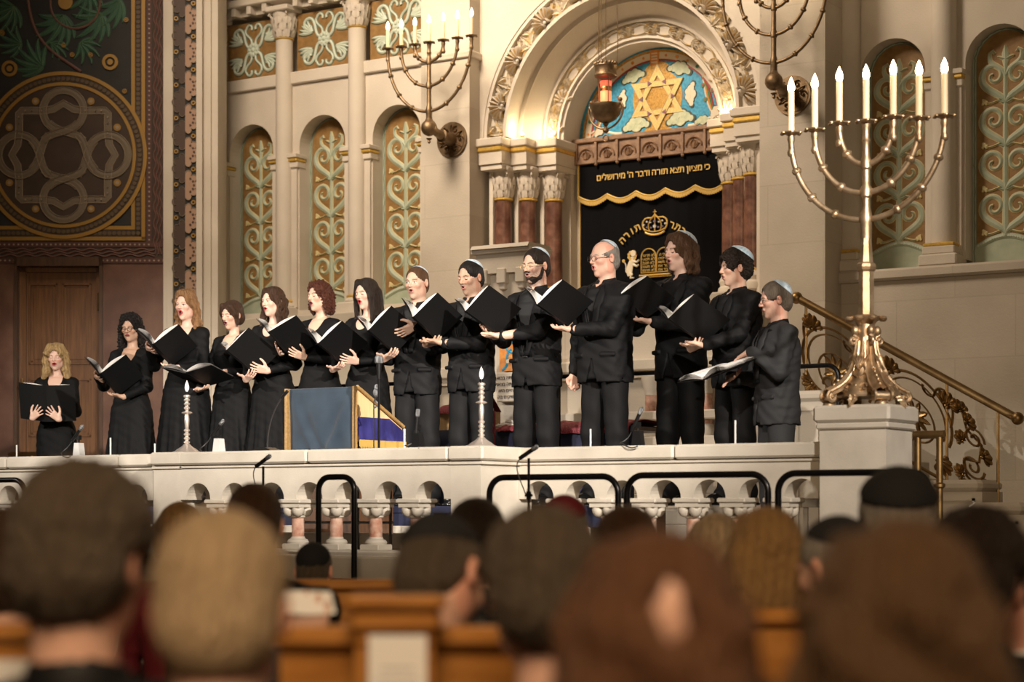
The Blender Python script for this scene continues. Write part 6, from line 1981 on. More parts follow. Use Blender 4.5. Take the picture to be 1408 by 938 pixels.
def head_prims(S, c, R, fem, mouth, fat=0.0, beard=0.0):
    """head centred at c, R maps head axes to figure axes; face looks along -y"""
    def P(x, y, z): return c + R @ np.array([x, y, z])
    sc = .96 if fem else 1.0
    def E(p, r, k=.015, op='add', rr=None): S.ell(P(*[a * sc for a in p]), [a * sc for a in r], R if rr is None else R @ rr, k, op)
    def C(a, b, r0, r1, k=.008, op='add'): S.cap(P(*[q * sc for q in a]), P(*[q * sc for q in b]), r0 * sc, r1 * sc, k, op)
    jd = mouth * .55 + .004
    E((0, .012, .035), (.073, .092, .080))
    E((0, -.020, -.018), (.059 + fat, .068, .078), .03)
    E((0, -.030, -.068 - jd), (.043 + fat * 1.4, .047, .040), .028)
    E((0, -.066, -.093 - jd), (.016, .013, .013), .022)
    E((.050 + fat, .0, -.055 - jd * .5), (.012, .026, .028), .03); E((-.050 - fat, .0, -.055 - jd * .5), (.012, .026, .028), .03)
    E((0, -.074, .024), (.050, .014, .011), .014)                    # brow
    for s in (-1, 1):
        E((s * .038, -.060, -.018), (.021, .018, .018), .022)        # cheekbone
        E((s * .031, -.092, .005), (.0165, .014, .0105), .010, 'sub')
        E((s * .031, -.0745, .004), (.0130, .0125, .0118), .003)     # eyelids over the ball
    C((0, -.084, .014), (0, -.104, -.020), .0065, .0095, .009)       # nose
    E((0, -.102, -.024), (.0095, .0095, .008), .006)
    for s in (-1, 1): E((s * .0105, -.093, -.026), (.0065, .008, .006), .005)
    o = mouth
    if o > .004:
        E((0, -.078, -.052 - o * .35), (.020, .022, .016 + o * .4), .014)
        C((-.017 + o * .2, -.090, -.047), (.017 - o * .2, -.090, -.047), .0052, .0052, .005)
        C((-.014 + o * .15, -.088, -.056 - o * .85), (.014 - o * .15, -.088, -.056 - o * .85), .0058, .0058, .005)
        E((0, -.094, -.0515 - o * .42), (.0105 + (.02 - o) * .25, .024, .003 + o * .46), .003, 'sub')
    else:
        C((-.020, -.088, -.049), (.020, -.088, -.049), .0050, .0050, .006)
        C((-.016, -.087, -.057), (.016, -.087, -.057), .0058, .0058, .005)
    for s in (-1, 1):
        E((s * .0785, .012, -.004), (.0095, .018, .031), .005)
        E((s * .083, .003, -.004), (.006, .009, .017), .003, 'sub')


def head_colors(v, c, R, skin, lip, brow, mouth, fem, beard=0.0, lids=1):
    h = (v - c) @ R / (.96 if fem else 1.0)            # into head axes
    x, y, z = h[:, 0], h[:, 1], h[:, 2]
    skin = np.array(skin)
    col = np.tile(skin, (len(v), 1))
    near = (np.abs(x) < .12) & (np.abs(y) < .13) & (np.abs(z) < .16)
    def mixin(m, cc, w=1.0):
        m = (m * w)[:, None]
        col[:] = col * (1 - m) + np.array(cc) * m
    face = near & (y < -.03)
    blush = np.exp(-(((np.abs(x) - .042) / .018) ** 2 + ((z + .022) / .018) ** 2)) * face
    mixin(blush, skin * np.array([1.08, .72, .66]), .55)
    mixin(np.exp(-((x / .014) ** 2 + ((z + .022) / .012) ** 2)) * (y < -.09) * face, skin * np.array([1.06, .78, .72]), .4)
    mixin(near & (np.abs(np.abs(x) - .078) < .02) & (np.abs(y - .008) < .03), skin * np.array([1.05, .72, .66]), .5)
    o = max(mouth, 0.0)
    zc = -.0515 - o * .42
    e = np.sqrt((x / .0215) ** 2 + ((z - zc) / (.0095 + o * .55)) ** 2)
    mixin((e < 1) & face & (y < -.072), lip)
    if o > .004:
        e = np.sqrt((x / (.0125 + (.02 - o) * .25)) ** 2 + ((z - zc) / (.0035 + o * .50)) ** 2)
        mixin((e < 1) & face & (y > -.0905), (.07, .012, .012))
    # beard and stubble
    if beard > 0:
        jl = near & (z < -.028 + .03 * np.clip((np.abs(x) - .03) / .03, 0, 1)) & (z > -.14) & (y < .012) & (e > 1 if o > .004 else True) & ~((np.sqrt((x / .022) ** 2 + ((z - zc) / (.012 + o * .6)) ** 2) < 1))
        must = near & (np.abs(x) < .026) & (z < -.031) & (z > -.045) & (y < -.06)
        n_ = (np.sin(x * 900) * np.sin(y * 870 + z * 500) * .25 + .75)
        mixin(jl * n_, brow, beard * .8); mixin(must * n_, brow, beard * .9)
    # eyes: dark lash line, lid shade is left to the light
    for s in (-1, 1):
        ex = x - s * .031
        if lids:      # lowered gaze: a lash line only
            la = (np.abs(ex) < .0135) & (np.abs(z + .0030 + 18 * ex ** 2 * -1) < .0021) & (y < -.065) & face
            mixin(la, (.03, .018, .014))
        else:
            op = ((ex / .0125) ** 2 + ((z - .004) / .0052) ** 2 < 1) & (y < -.07) & face
            mixin(op, (.62, .58, .54)); mixin(((ex / .0055) ** 2 + ((z - .004) / .0056) ** 2 < 1) & (y < -.07) & face, (.04, .022, .012))
            la = (np.abs(ex) < .0145) & (np.abs(z - .0092 + 14 * ex ** 2) < .0018) & (y < -.065) & face
            mixin(la, (.03, .018, .014))
        bz = .0215 - 12 * (ex - s * .002) ** 2 + .004
        mixin((np.abs(ex) < .0175) & (np.abs(z - bz) < (.0026 if fem else .0036)) & (y < -.055) & face, brow, .85)
    return col


def hair_obj(kind, c, R, col, parent, fem, fine=.0055, seed=0, name='hair'):
    sc = .96 if fem else 1.0
    long_ = kind in ('long_wavy', 'long_straight', 'blonde_loose', 'curly_long', 'pinned_back', 'long_thin')
    lo = np.array([-.21, -.16, -.34 if long_ else -.20]); hi = np.array([.21, .21, .18])
    S = SDF(*(np.arange(lo[q], hi[q], fine * Q) for q in range(3)))
    def E(p, r, k=.02, op='add'): S.ell([a * sc for a in p], [a * sc for a in r], None, k, op)
    def C(a, b, r0, r1, k=.015, op='add'): S.cap([q * sc for q in a], [q * sc for q in b], r0 * sc, r1 * sc, k, op)
    vol = {'short': .007, 'receding': .006, 'short_fade': .004, 'curly_short': .026, 'wavy_chin': .020, 'bob': .014, 'long_wavy': .014, 'long_straight': .012, 'blonde_loose': .018, 'curly_long': .020, 'pinned_back': .018, 'grey_short': .010,
           'grey_curly': .02, 'bald_fringe': .006, 'curly_bob': .017}.get(kind, .01)
    E((0, .014, .038), (.074 + vol, .093 + vol, .081 + vol))
    if kind in ('short', 'short_fade', 'receding', 'grey_short', 'bald_fringe', 'curly_short', 'grey_curly'):
        E((0, .050, -.02), (.066 + vol, .056 + vol, .075), .02)
    for s in (-1, 1):
        if kind == 'long_straight':
            C((s * .045, -.035, .095), (s * .082, -.035, -.02), .03, .026); C((s * .082, -.035, -.02), (s * .088, -.045, -.20), .026, .020); C((s * .088, -.045, -.2), (s * .080, -.06, -.28), .020, .010)
            C((s * .06, .05, .0), (s * .07, .06, -.22), .05, .04)
        elif kind in ('long_wavy', 'blonde_loose', 'long_thin'):
            w_ = .034 if kind == 'blonde_loose' else .024
            pts = [(s * .050, -.030, .10), (s * .085, -.020, .03), (s * .098, -.012, -.05), (s * .088, -.030, -.12), (s * .108, -.035, -.18 if kind == 'blonde_loose' else -.2)]
            for a, b in zip(pts, pts[1:]): C(a, b, w_, w_ * .92)
            C((s * .05, .06, .0), (s * .085, .04, -.17), .05, .035)
            if kind == 'blonde_loose': C((s * .02, -.070, .102), (s * .070, -.072, .045), .020, .022)
        elif kind == 'curly_long':
            for a, b in (((s * .05, -.02, .10), (s * .088, .0, .0)), ((s * .088, .0, .0), (s * .105, .01, -.13)), ((s * .105, .01, -.13), (s * .105, .0, -.22)), ((s * .06, .06, .0), (s * .08, .06, -.20))): C(a, b, .030, .034)
        elif kind == 'pinned_back':
            C((s * .05, -.02, .10), (s * .088, .015, .0), .026, .024); C((s * .086, .03, .0), (s * .095, .03, -.16), .030, .034); C((s * .095, .03, -.16), (s * .088, -.04, -.26), .034, .020)
            C((s * .02, -.045, .105), (s * .03, .05, .115), .03, .03)
        elif kind == 'bob':
            C((s * .05, -.055, .09), (s * .086, -.03, .02), .024, .026); C((s * .086, -.03, .02), (s * .082, -.02, -.075), .026, .016); E((0, .06, -.03), (.082, .05, .07))
        elif kind in ('wavy_chin', 'curly_bob'):
            C((s * .045, -.035, .100), (s * .082, .0, .03), .026, .026); C((s * .082, .0, .03), (s * .090, .005, -.08), .028, .030); C((s * .090, .005, -.08), (s * .086, .01, -.125), .030, .020)
            C((s * .04, .075, .0), (s * .06, .07, -.12), .05, .035)
    if long_: E((0, .055, -.06), (.085, .055, .13), .03)
    # open the face
    fz = {'short': .090, 'short_fade': .090, 'pinned_back': .088, 'curly_bob': .080, 'wavy_chin': .082, 'long_straight': .082, 'long_wavy': .084, 'curly_long': .082, 'receding': .090, 'grey_short': .088, 'curly_short': .074, 'grey_curly': .06}.get(kind, .072)
    side = 0.060 if not kind in ('bob', 'blonde_loose') else .052
    E((0, -.100, fz - .105), (side, .075, .105), .008, 'sub')
    E((0, -.120, fz - .075), (.058, .075, .080), .010, 'sub')
    if kind in ('short', 'short_fade', 'receding', 'grey_short', 'curly_short', 'grey_curly', 'bald_fringe'):
        E((0, -.075, -.085), (.12, .085, .085), .006, 'sub')
        for s in (-1, 1): E((s * .085, -.012, -.035), (.028, .030, .045), .004, 'sub'); E((s * .096, .008, -.012), (.024, .027, .040), .004, 'sub')
        S.box((0, 0, -.180), (.3, .3, .085), rotx(-.25), .01, .01, 'sub')
    if kind == 'long_thin': E((-.008, .118, .035), (.014, .03, .05), .012, 'sub')
    if kind == 'bald_fringe':
        E((0, -.030, .10), (.10, .115, .085), .01, 'sub')
    if kind == 'receding':
        for s in (-1, 1): E((s * .045, -.085, .085), (.028, .04, .04), .01, 'sub')
    # strands and curls as real relief
    X, Y, Z = S.xs[:, None, None], S.ys[None, :, None], S.zs[None, None, :]
    rs = np.random.RandomState(seed + 3); p = rs.rand(6) * 6
    if kind in ('curly_long', 'curly_short', 'grey_curly', 'curly_bob'):
        am = {'grey_curly': .005, 'curly_short': .0055}.get(kind, .0075)
        S.D += am * (np.sin(X * 150 + p[0] + 2 * np.sin(Z * 60)) * np.sin(Y * 140 + p[1]) * np.sin(Z * 150 + p[2]) * 1.6 + .6 * np.sin(X * 260 + Z * 210 + p[3]) * np.sin(Y * 250 + p[4]))
    elif kind in ('long_wavy', 'blonde_loose', 'wavy_chin', 'pinned_back', 'long_thin'):
        th = np.arctan2(Y, X)
        S.D += .0022 * np.sin(th * 58 + 5 * np.sin(Z * 38 + p[0])) + .0025 * np.sin(th * 26 + 3 * np.sin(Z * 38 + p[0])) + .0045 * np.sin(Z * 70 + th * 5 + p[1]) * (Z < .05)
    else:
        th = np.arctan2(Y - .01, X)
        S.D += .0018 * np.sin(th * 34 + np.sin(Z * 50) * 1.2 + p[0])
    v, f = S.mesh()
    st = .80 + .30 * (np.sin(np.arctan2(v[:, 1], v[:, 0]) * 43 + 4 * np.sin(v[:, 2] * 30)) * .5 + .5) + .12 * np.sin(v[:, 0] * 240 + v[:, 2] * 30)
    vv = v @ R.T + c
    o = np_object(name, vv, f, 'hair_' + ('x'), parent, np.array(col)[None, :] * st[:, None])
    return o


M['hair_x'] = mat('hair', (.1, .05, .02), 0.5, vcol=True, spec=0.3, bump=0.9, bscale=260, stretch=(1, 1, .12))


def kippah_obj(c, R, parent, mname, tilt=.75, vol=.007, name='kippah', size=.93):
    """shallow cap on the crown towards the back"""
    mb = MB(); g = []
    RT0 = rotx(-tilt)
    for i in range(13):
        a = size * i / 12
        row = []
        for k in range(29):
            b = 2 * PI * k / 28
            d = RT0 @ np.array([math.sin(a) * math.cos(b), math.sin(a) * math.sin(b), math.cos(a)])
            rr2 = np.array([.0755 + vol, .0945 + vol, .0825 + vol])
            q = R @ (d / np.linalg.norm(d / rr2) * (1 + (.055 if i < 12 else .02) * (1 - .35 * i / 12)) + np.array([0, .013, .037])) + c
            row.append(tuple(q))
        g.append(row)
    mb.surf(g)
    return mb.build(name, mname, parent, True, 1.5)


def glasses_obj(c, R, parent, mname='black_metal', name='glasses', sc=1.0):
    def P(x, y, z): return tuple(c + R @ (np.array([x, y, z]) * sc))
    mb = MB()
    for s in (-1, 1):
        mb.tube([P(s * .032 + .0225 * math.cos(t), -.103 + .008 * abs(math.cos(t)) ** 2 * (1 if math.cos(t) * s > 0 else 0), .001 + .0165 * math.sin(t)) for t in [2 * PI * i / 18 for i in range(18)]], .0016, 6, closed=True)
        mb.tube([P(s * .054, -.095, .006), P(s * .076, -.06, .006), P(s * .081, .005, .004), P(s * .080, .02, -.008)], .0018, 6)
    mb.tube([P(-.010, -.104, .004), P(0, -.107, .006), P(.010, -.104, .004)], .0016, 6)
    return mb.build(name, mname, parent, True)


SKIN = {'fair': (.64, .42, .33), 'rosy': (.62, .37, .28), 'light': (.58, .375, .28), 'olive': (.45, .28, .195), 'tan': (.33, .175, .105)}
HAIR = {'blonde': (.44, .29, .13), 'redblonde': (.27, .14, .06), 'brown': (.050, .022, .010), 'auburn': (.075, .020, .009), 'black': (.010, .006, .005), 'dark': (.020, .011, .007), 'midbrown': (.10, .048, .022), 'grey': (.26, .23, .20), 'greybrown': (.13, .10, .075),
        'white': (.50, .42, .32), 'ginger': (.22, .085, .03)}


def person(o):
    """o: parameter dict. Builds a standing figure, 1.75 m tall before scaling, at the origin of an Empty-like body mesh."""
    fem = o['fem']; seated = o.get('seated', False); coarse = o.get('coarse', 1.0)
    Hs = o['height'] / 1.765
    dz = -.40 if seated else 0.0
    SW = .152 if fem else .192
    hp = o.get('head', (0, 0, 0))                       # yaw (+ to the person's left), pitch (+ up), roll
    lean = o.get('lean', 0.0)
    hc = np.array([0, -.012 - lean * .5, 1.650 + dz])
    R = rotz(hp[0]) @ rotx(.13 - hp[1]) @ roty(hp[2])
    # arms
    shl = {+1: np.array([SW, .005 - lean * .3, 1.415 + dz]), -1: np.array([-SW, .005 - lean * .3, 1.415 + dz])}
    l1, l2 = .285, .250
    arm = {}
    fold_pose = o.get('folder')
    for s in (1, -1):
        a = o['arms'][s]
        wr = np.array(a['w'], float) + np.array([0, 0, dz])
        el, wr = ik(shl[s], wr, l1, l2, a.get('pole', (s * .55, .25, -1)))
        arm[s] = (el, wr, a)
    fine = .0042 * coarse
    ymin = min(-.20, min(arm[s][1][1] for s in (1, -1)) - .16)
    if seated: ymin = min(ymin, -.62)
    xw = max(.33, max(abs(arm[s][1][0]) for s in (1, -1)) + .12, max(abs(arm[s][0][0]) for s in (1, -1)) + .08)
    zl = min(arm[s][1][2] for s in (1, -1)) - .16
    zl = max(.4, min(1.0 + dz, zl))
    zk = [(-.02, zl, .013 * coarse), (zl, 1.80 + dz, fine)]
    S = SDF(grid_axis([(-xw, xw, fine)]), grid_axis([(ymin, .16, fine)] if not seated else [(ymin, -.2, fine * 2), (-.2, .18, fine)]), grid_axis(zk))
    # torso
    if fem:
        tor = [(.86, .155, .105), (.94, .170, .112), (1.02, .150, .100), (1.10, .122, .085), (1.20, .135, .098), (1.29, .150, .112), (1.36, .150, .100), (1.42, .120, .072), (1.46, .060, .050)]
    else:
        tor = [(.86, .150, .105), (.94, .165, .110), (1.02, .158, .105), (1.10, .150, .102), (1.20, .162, .110), (1.30, .178, .120), (1.38, .170, .106), (1.44, .125, .078), (1.475, .065, .055)]
    bl = o.get('bulk', 0.0)
    secs = [(z + dz, 0, .0 - lean * max(0, (z - 1)) * .6, a + bl * .6, b + bl) for z, a, b in tor]
    S.loft(secs, .02, p=2.2)
    if fem:
        for s in (-1, 1): S.ell((s * .068, -.075, 1.275 + dz), (.062, .058, .060), None, .03)
    nr = .041 if fem else .055
    S.cap((0, .018 - lean * .3, 1.42 + dz), hc + R @ np.array([0, .022, -.065]), nr * 1.12, nr, .03)
    for s in (1, -1):
        S.cap((s * .05, .012, 1.442 + dz), shl[s] + np.array([-s * .01, 0, -.006]), .038 if fem else .042, .038 if fem else .044, .03)
        el, wr, a = arm[s]
        S.cap(shl[s] + np.array([-s * .008, 0, -.006]), el, .039 if fem else .046, .034 if fem else .040, .02)
        S.cap(el, wr, .036 if fem else .042, .0235 if fem else .027, .015)
        add_hand(S, wr, a['f'], a['n'], a.get('ts', 1), a.get('curl', (.35, .5, .4)), a.get('spread', .10), a.get('thumb', (1, 0)), (.90 if fem else 1.02) * o.get('hand_scale', 1.0))
        if seated:
            S.cap((s * .09, -.02, .50), (s * .12, -.45, .50), .082, .062, .03); S.cap((s * .12, -.45, .50), (s * .12, -.45, .10), .058, .04, .02)
            S.ell((s * .12, -.50, .045), (.045, .12, .045), None, .02)
        else:
            kx = .105
            S.cap((s * .082, 0, .90), (s * kx, -.01, .48), .076, .056, .03); S.cap((s * kx, -.01, .48), (s * kx, .02, .09), .058, .038, .02); S.ell((s * kx, -.04, .045), (.045, .125, .045), None, .02)
    mo = o.get('mouth', 0.0)
    head_prims(S, hc, R, fem, mo, o.get('fat', 0.0))
    v, f = S.mesh()
    col = head_colors(v, hc, R, SKIN[o['skin']], o.get('lip', (.42, .16, .13)), np.array(HAIR[o.get('browcol', o['haircol'])]) * .9, mo, fem, o.get('beard', 0.0), o.get('lids', 1))
    body = np_object('person', v, f, 'skin', None, col)
    # ---------------------------------------------------------------- clothes
    cf = .0075 * coarse
    def clothgrid(z0, z1, extra=.06): return SDF(grid_axis([(-max(xw, .36), max(xw, .36), cf)]), grid_axis([(ymin, .30 if not seated else .24, cf)]), grid_axis([(z0, z1, cf)]))
    sd = o.get('seed', 1); ph = (sd * 1.7) % 6
    def arms_cloth(C_, t, cuff=.022):
        for s in (1, -1):
            el, wr, a = arm[s]
            C_.cap(shl[s] + np.array([-s * .01, 0, -.004]), el, (.045 if fem else .055) + t, (.036 if fem else .047) + t, .025)
            e2 = el + (wr - el) * (1 - cuff / .25)
            C_.cap(el, e2, (.036 if fem else .047) + t, (.0245 if fem else .036) + t * (1 if not fem else .8), .02)
            C_.ell(el, (.046 + t,) * 3 if not fem else (.043 + t,) * 3, None, .02)
    def wrinkle(C_, amp):
        X, Y, Z = C_.xs[:, None, None], C_.ys[None, :, None], C_.zs[None, None, :]
        C_.D += amp * (np.sin(X * 38 + Z * 55 + 3 * np.sin(Y * 22 + ph)) * np.sin(Y * 40 + Z * 21 + ph) + .5 * np.sin(Z * 110 + X * 30 + 4 * np.sin(X * 18 + ph)) * (np.abs(X) > .17))
    if fem:
        C_ = clothgrid(.01 + (0 if not seated else .35), 1.50 + dz)
        C_.loft([(z, x, y, a + .010, b + .010) for z, x, y, a, b in secs if z > 1.0 + dz], .02, p=2.2)
        for s in (-1, 1): C_.ell((s * .068, -.078, 1.272 + dz), (.068, .062, .066), None, .035)
        for s in (1, -1): C_.cap((s * .075, .012, 1.440 + dz), shl[s], .046, .049, .03)
        arms_cloth(C_, .009, .03)
        if not seated:
            fold = lambda th, Z: (.030 + .08 * np.clip((.95 - Z) / .95, 0, 1)) * np.clip((1.0 - Z) / .5, 0, 1) * (np.sin(th * 11 + ph + np.sin(Z * 3 + ph)) * .6 + np.sin(th * 19 + ph * 2 + Z * 2) * .4)
            hw = o.get('skirt', 1.0)
            C_.loft([(.015, 0, .01, .285 * hw, .235 * hw), (.45, 0, .005, .235 * hw, .185 * hw), (.80, 0, 0, .195 * (1 + (hw - 1) * .5) + bl, .145 + bl), (.95, 0, 0, .184 + bl, .132 + bl), (1.04, 0, 0, .156 + bl, .114 + bl), (1.09, 0, -.002, .138 + bl, .102 + bl)], .015, p=2.1, fold=fold)
        # gathered waistband
        C_.loft([(1.055 + dz, 0, 0, .140 + bl, .103 + bl), (1.10 + dz, 0, 0, .136 + bl, .101 + bl)], .008, p=2.1)
        wrinkle(C_, .0024)
        nd = o.get('neck_depth', .11)
        C_.ell((0, -.10, 1.475 + dz), (.075, .13, nd), None, .004, 'sub')
        C_.ell((0, .0, 1.50 + dz), (.088, .11, .055), None, .006, 'sub')
        v, f = C_.mesh(); np_object('dress', v, f, o.get('cloth', 'dress'), body)
    else:
        # shirt
        C_ = clothgrid(1.0 + dz, 1.58 + dz)
        C_.loft([(z, x, y, a + .012, b + .012) for z, x, y, a, b in secs if 1.0 + dz < z < 1.47 + dz], .02, p=2.2)
        nk = hc + R @ np.array([0, .020, -.065])
        C_.cap((0, .018 - lean * .3, 1.425 + dz), (0, .014 - lean * .4, 1.495 + dz), .078, .069, .02)
        for s in (1, -1): C_.cap((s * .04, .010, 1.445 + dz), shl[s] + np.array([-s * .03, 0, 0]), .052, .048, .02)
        C_.ell((0, -.012 - lean * .3, 1.425 + dz), (.12, .098, .065), None, .02)
        C_.box((0, .0, 1.580 + dz), (.12, .12, .062), rotx(.28), .002, .0, 'sub')
        C_.ell((0, -.080, 1.515 + dz), (.024, .05, .065), None, .004, 'sub')
        v, f = C_.mesh(); np_object('shirt', v, f, o.get('shirt', 'shirt'), body)
        # jacket
        hem = .82 + dz
        C_ = clothgrid(hem - .03, 1.52 + dz)
        jt = [(.82, .180, .136), (.90, .182, .138), (1.0, .176, .132), (1.09, .176, .128), (1.20, .186, .134), (1.30, .200, .140), (1.38, .198, .126), (1.43, .150, .098), (1.475, .088, .082)]
        C_.loft([(z + dz, 0, .002 - lean * max(0, (z - 1)) * .6, a + bl * .6, b + bl) for z, a, b in jt], .012, p=2.35)
        for s in (1, -1): C_.cap((s * .055, .014, 1.452 + dz), shl[s] + np.array([-s * .002, 0, .0]), .053, .056, .03)
        arms_cloth(C_, .006, .018)
        wrinkle(C_, .0036)
        # front opening: V down to the button, then a gap towards the hem
        vb = o.get('vneck', 1.12)
        vo = o.get('vopen', .055)
        X, Y, Z = C_.xs[:, None, None], C_.ys[None, :, None], C_.zs[None, None, :]
        wv = np.where(Z > vb + dz, vo * (Z - vb - dz) / (1.44 - vb), .09 * np.clip(((vb - .12) + dz - Z) / .3, 0, 1) ** 1.3) if not o.get('open_front') else vo + 0 * Z
        cut = np.where(Y < -.02, wv - np.abs(X), -.05)
        C_.D = np.maximum(C_.D, np.where(wv > .001, cut, -.05)).astype(np.float32)
        # hollow skirt of the jacket
        C_.loft([(.70 + dz, 0, .002, .170 + bl * .6, .124 + bl), (.93 + dz, 0, .002, .168 + bl * .6, .122 + bl)], .0, p=2.3, op='sub')
        # side pockets flaps and lapels as raised cloth
        for s in (1, -1): C_.box((s * .122, -.108 - bl, 1.00 + dz), (.052, .010, .014), rotz(s * .46), .004, .006)
        v, f = C_.mesh(); np_object('jacket', v, f, o.get('cloth', 'suit'), body)
        lm = MB()
        for s in (1, -1):
            z1_, z0_ = 1.455 + dz, vb + .005 + dz
            g = []
            for i in range(13):
                t = i / 12; z = z1_ + (z0_ - z1_) * t
                xi = (vo + .004) * (z - vb - dz) / (1.44 - vb) + .002; w_ = .050 * math.sin(PI * (.12 + .62 * min(1, t * 1.1))) + (.018 if .12 < t < .34 else 0)
                row = []
                for q in range(5):
                    x = xi + w_ * q / 4
                    zi = z - dz
                    aa = np.interp(zi, [j[0] for j in jt], [j[1] for j in jt]) + bl * .6 + .004; bb = np.interp(zi, [j[0] for j in jt], [j[2] for j in jt]) + bl + .004
                    y = -bb * max(0.05, 1 - min(.999, abs(x) / aa) ** 2.35) ** (1 / 2.35) - .006 - lean * max(0, (zi - 1)) * .6
                    row.append((s * x, y - (.004 if q < 4 else -.002), z + .0))
                g.append(row)
            lm.surf(g)
        lp_ = lm.build('lapels', o.get('cloth', 'suit'), body, True, 1.5)
        sm_ = lp_.modifiers.new('thick', 'SOLIDIFY'); sm_.thickness = .005
        if o.get('tie'):
            t_ = MB().prism([(-.016, 1.47 + dz), (.016, 1.47 + dz), (.012, 1.44 + dz), (.032, 1.10 + dz), (-.032, 1.10 + dz), (-.012, 1.44 + dz)], -.150 - bl, -.118, lambda u, v, d: (u, d + .03 * max(0, (v - dz - 1.3)) / .17 * 1.6, v))
            t_.build('necktie', o.get('tiemat', 'suit'), body)
        # trousers
        if not seated:
            C_ = SDF(grid_axis([(-.26, .26, cf * 1.2)]), grid_axis([(-.20, .20, cf * 1.2)]), grid_axis([(.03, 1.10, cf * 1.2)]))
            C_.loft([(.84, 0, 0, .165 + bl * .5, .122 + bl), (.94, 0, 0, .176 + bl * .5, .124 + bl), (1.08, 0, 0, .162 + bl * .5, .112 + bl)], .02, p=2.3)
            for s in (1, -1):
                C_.cap((s * .082, .0, .88), (s * .104, -.008, .48), .094, .076, .02); C_.cap((s * .104, -.008, .48), (s * .110, .012, .10), .075, .064, .02)
                C_.cap((s * .110, -.04, .07), (s * .110, .02, .10), .06, .064, .02)
            X, Y, Z = C_.xs[:, None, None], C_.ys[None, :, None], C_.zs[None, None, :]
            C_.D += .003 * np.sin(Z * 34 + X * 20 + ph + 2 * np.sin(Y * 14)) * np.clip((.95 - Z) / .4, 0, 1)
            v, f = C_.mesh(); np_object('trousers', v, f, o.get('cloth', 'suit'), body)
        if o.get('belt'):
            mb = MB(); n = 40
            g = [[(1.0 * (.172 + .004) * math.copysign(abs(math.cos(a)) ** (2 / 2.3), math.cos(a)), (.124) * math.copysign(abs(math.sin(a)) ** (2 / 2.3), math.sin(a)), z) for z in (1.015, 1.045)] for a in [2 * PI * i / n for i in range(n + 1)]]
            mb.surf(g); mb.box(-.022, .022, -.140, -.124, 1.012, 1.048, ch=.003)
            mb.build('belt', 'shoe', body, True)
    if not seated:
        for s in (1, -1):
            C_ = SDF(np.arange(-.07, .07, .009), np.arange(-.20, .14, .009), np.arange(-.02, .13, .009))
            C_.ell((0, -.04, .045), (.052, .135, .050), None, .02); C_.box((0, -.035, .010), (.045, .13, .014), None, .01, .01); C_.cap((0, .04, .05), (0, .04, .10), .045, .042, .02)
            C_.box((0, 0, -.05), (.2, .3, .052), None, .001, .0, 'sub')
            v, f = C_.mesh(); v = v + np.array([s * .108, 0, 0]); np_object('shoe', v, f, 'shoe', body)
    # hair and headwear
    if o.get('hair'): hair_obj(o['hair'], hc, R, HAIR[o['haircol']], body, fem, .0055 * coarse, sd)
    if o.get('kippah'): kippah_obj(hc, R, body, o['kippah'], o.get('ktilt', .70), {'curly_short': .031, 'wavy_chin': .019, 'grey_short': .010, 'bald_fringe': .002, 'short_fade': .004, 'grey_curly': .027, None: .002}.get(o.get('hair'), .007), size=o.get('ksize', .93))
    if o.get('glasses'): glasses_obj(hc, R, body, o['glasses'], sc=.96 if fem else 1.0)
    if o.get('earrings'):
        for s in (1, -1):
            p = hc + R @ (np.array([s * .077, .008, -.038]) * .96)
            MB().ball(tuple(p), (.006, .006, .009), 8, 6).ball(tuple(p + np.array([0, 0, -.014])), (.005, .005, .011), 8, 6).build('earring', o['earrings'], body, True)
    if o.get('beardmesh'):
        C_ = SDF(np.arange(-.10, .10, .005), np.arange(-.13, .06, .005), np.arange(-.17, .03, .005))
        C_.ell((0, -.028, -.078), (.050, .056, .050), None, .01); 
        for s in (-1, 1): C_.cap((s * .064, .0, -.02), (s * .050, -.02, -.075), .014, .02, .01)
        C_.cap((-.022, -.092, -.040), (.022, -.092, -.040), .006, .006, .005)
        C_.ell((0, -.09, -.055), (.021, .05, .013), None, .003, 'sub'); C_.ell((0, -.055, .005), (.055, .07, .050), None, .003, 'sub'); C_.ell((0, .05, -.15), (.06, .08, .07), None, .01, 'sub')
        X, Y, Z = C_.xs[:, None, None], C_.ys[None, :, None], C_.zs[None, None, :]
        C_.D += .0015 * np.sin(X * 300) * np.sin(Z * 280 + Y * 200)
        v, f = C_.mesh(); st = .8 + .3 * np.sin(v[:, 0] * 500) * np.sin(v[:, 2] * 420)
        np_object('beard', v @ R.T + hc, f, 'hair_x', body, np.array(HAIR[o['haircol']])[None, :] * st[:, None])
    body.location = o['loc']; body.rotation_euler = (0, 0, o['rz']); body.scale = (Hs, Hs, Hs)
    tag(body, o['label'], 'person', o.get('group'))
    return body
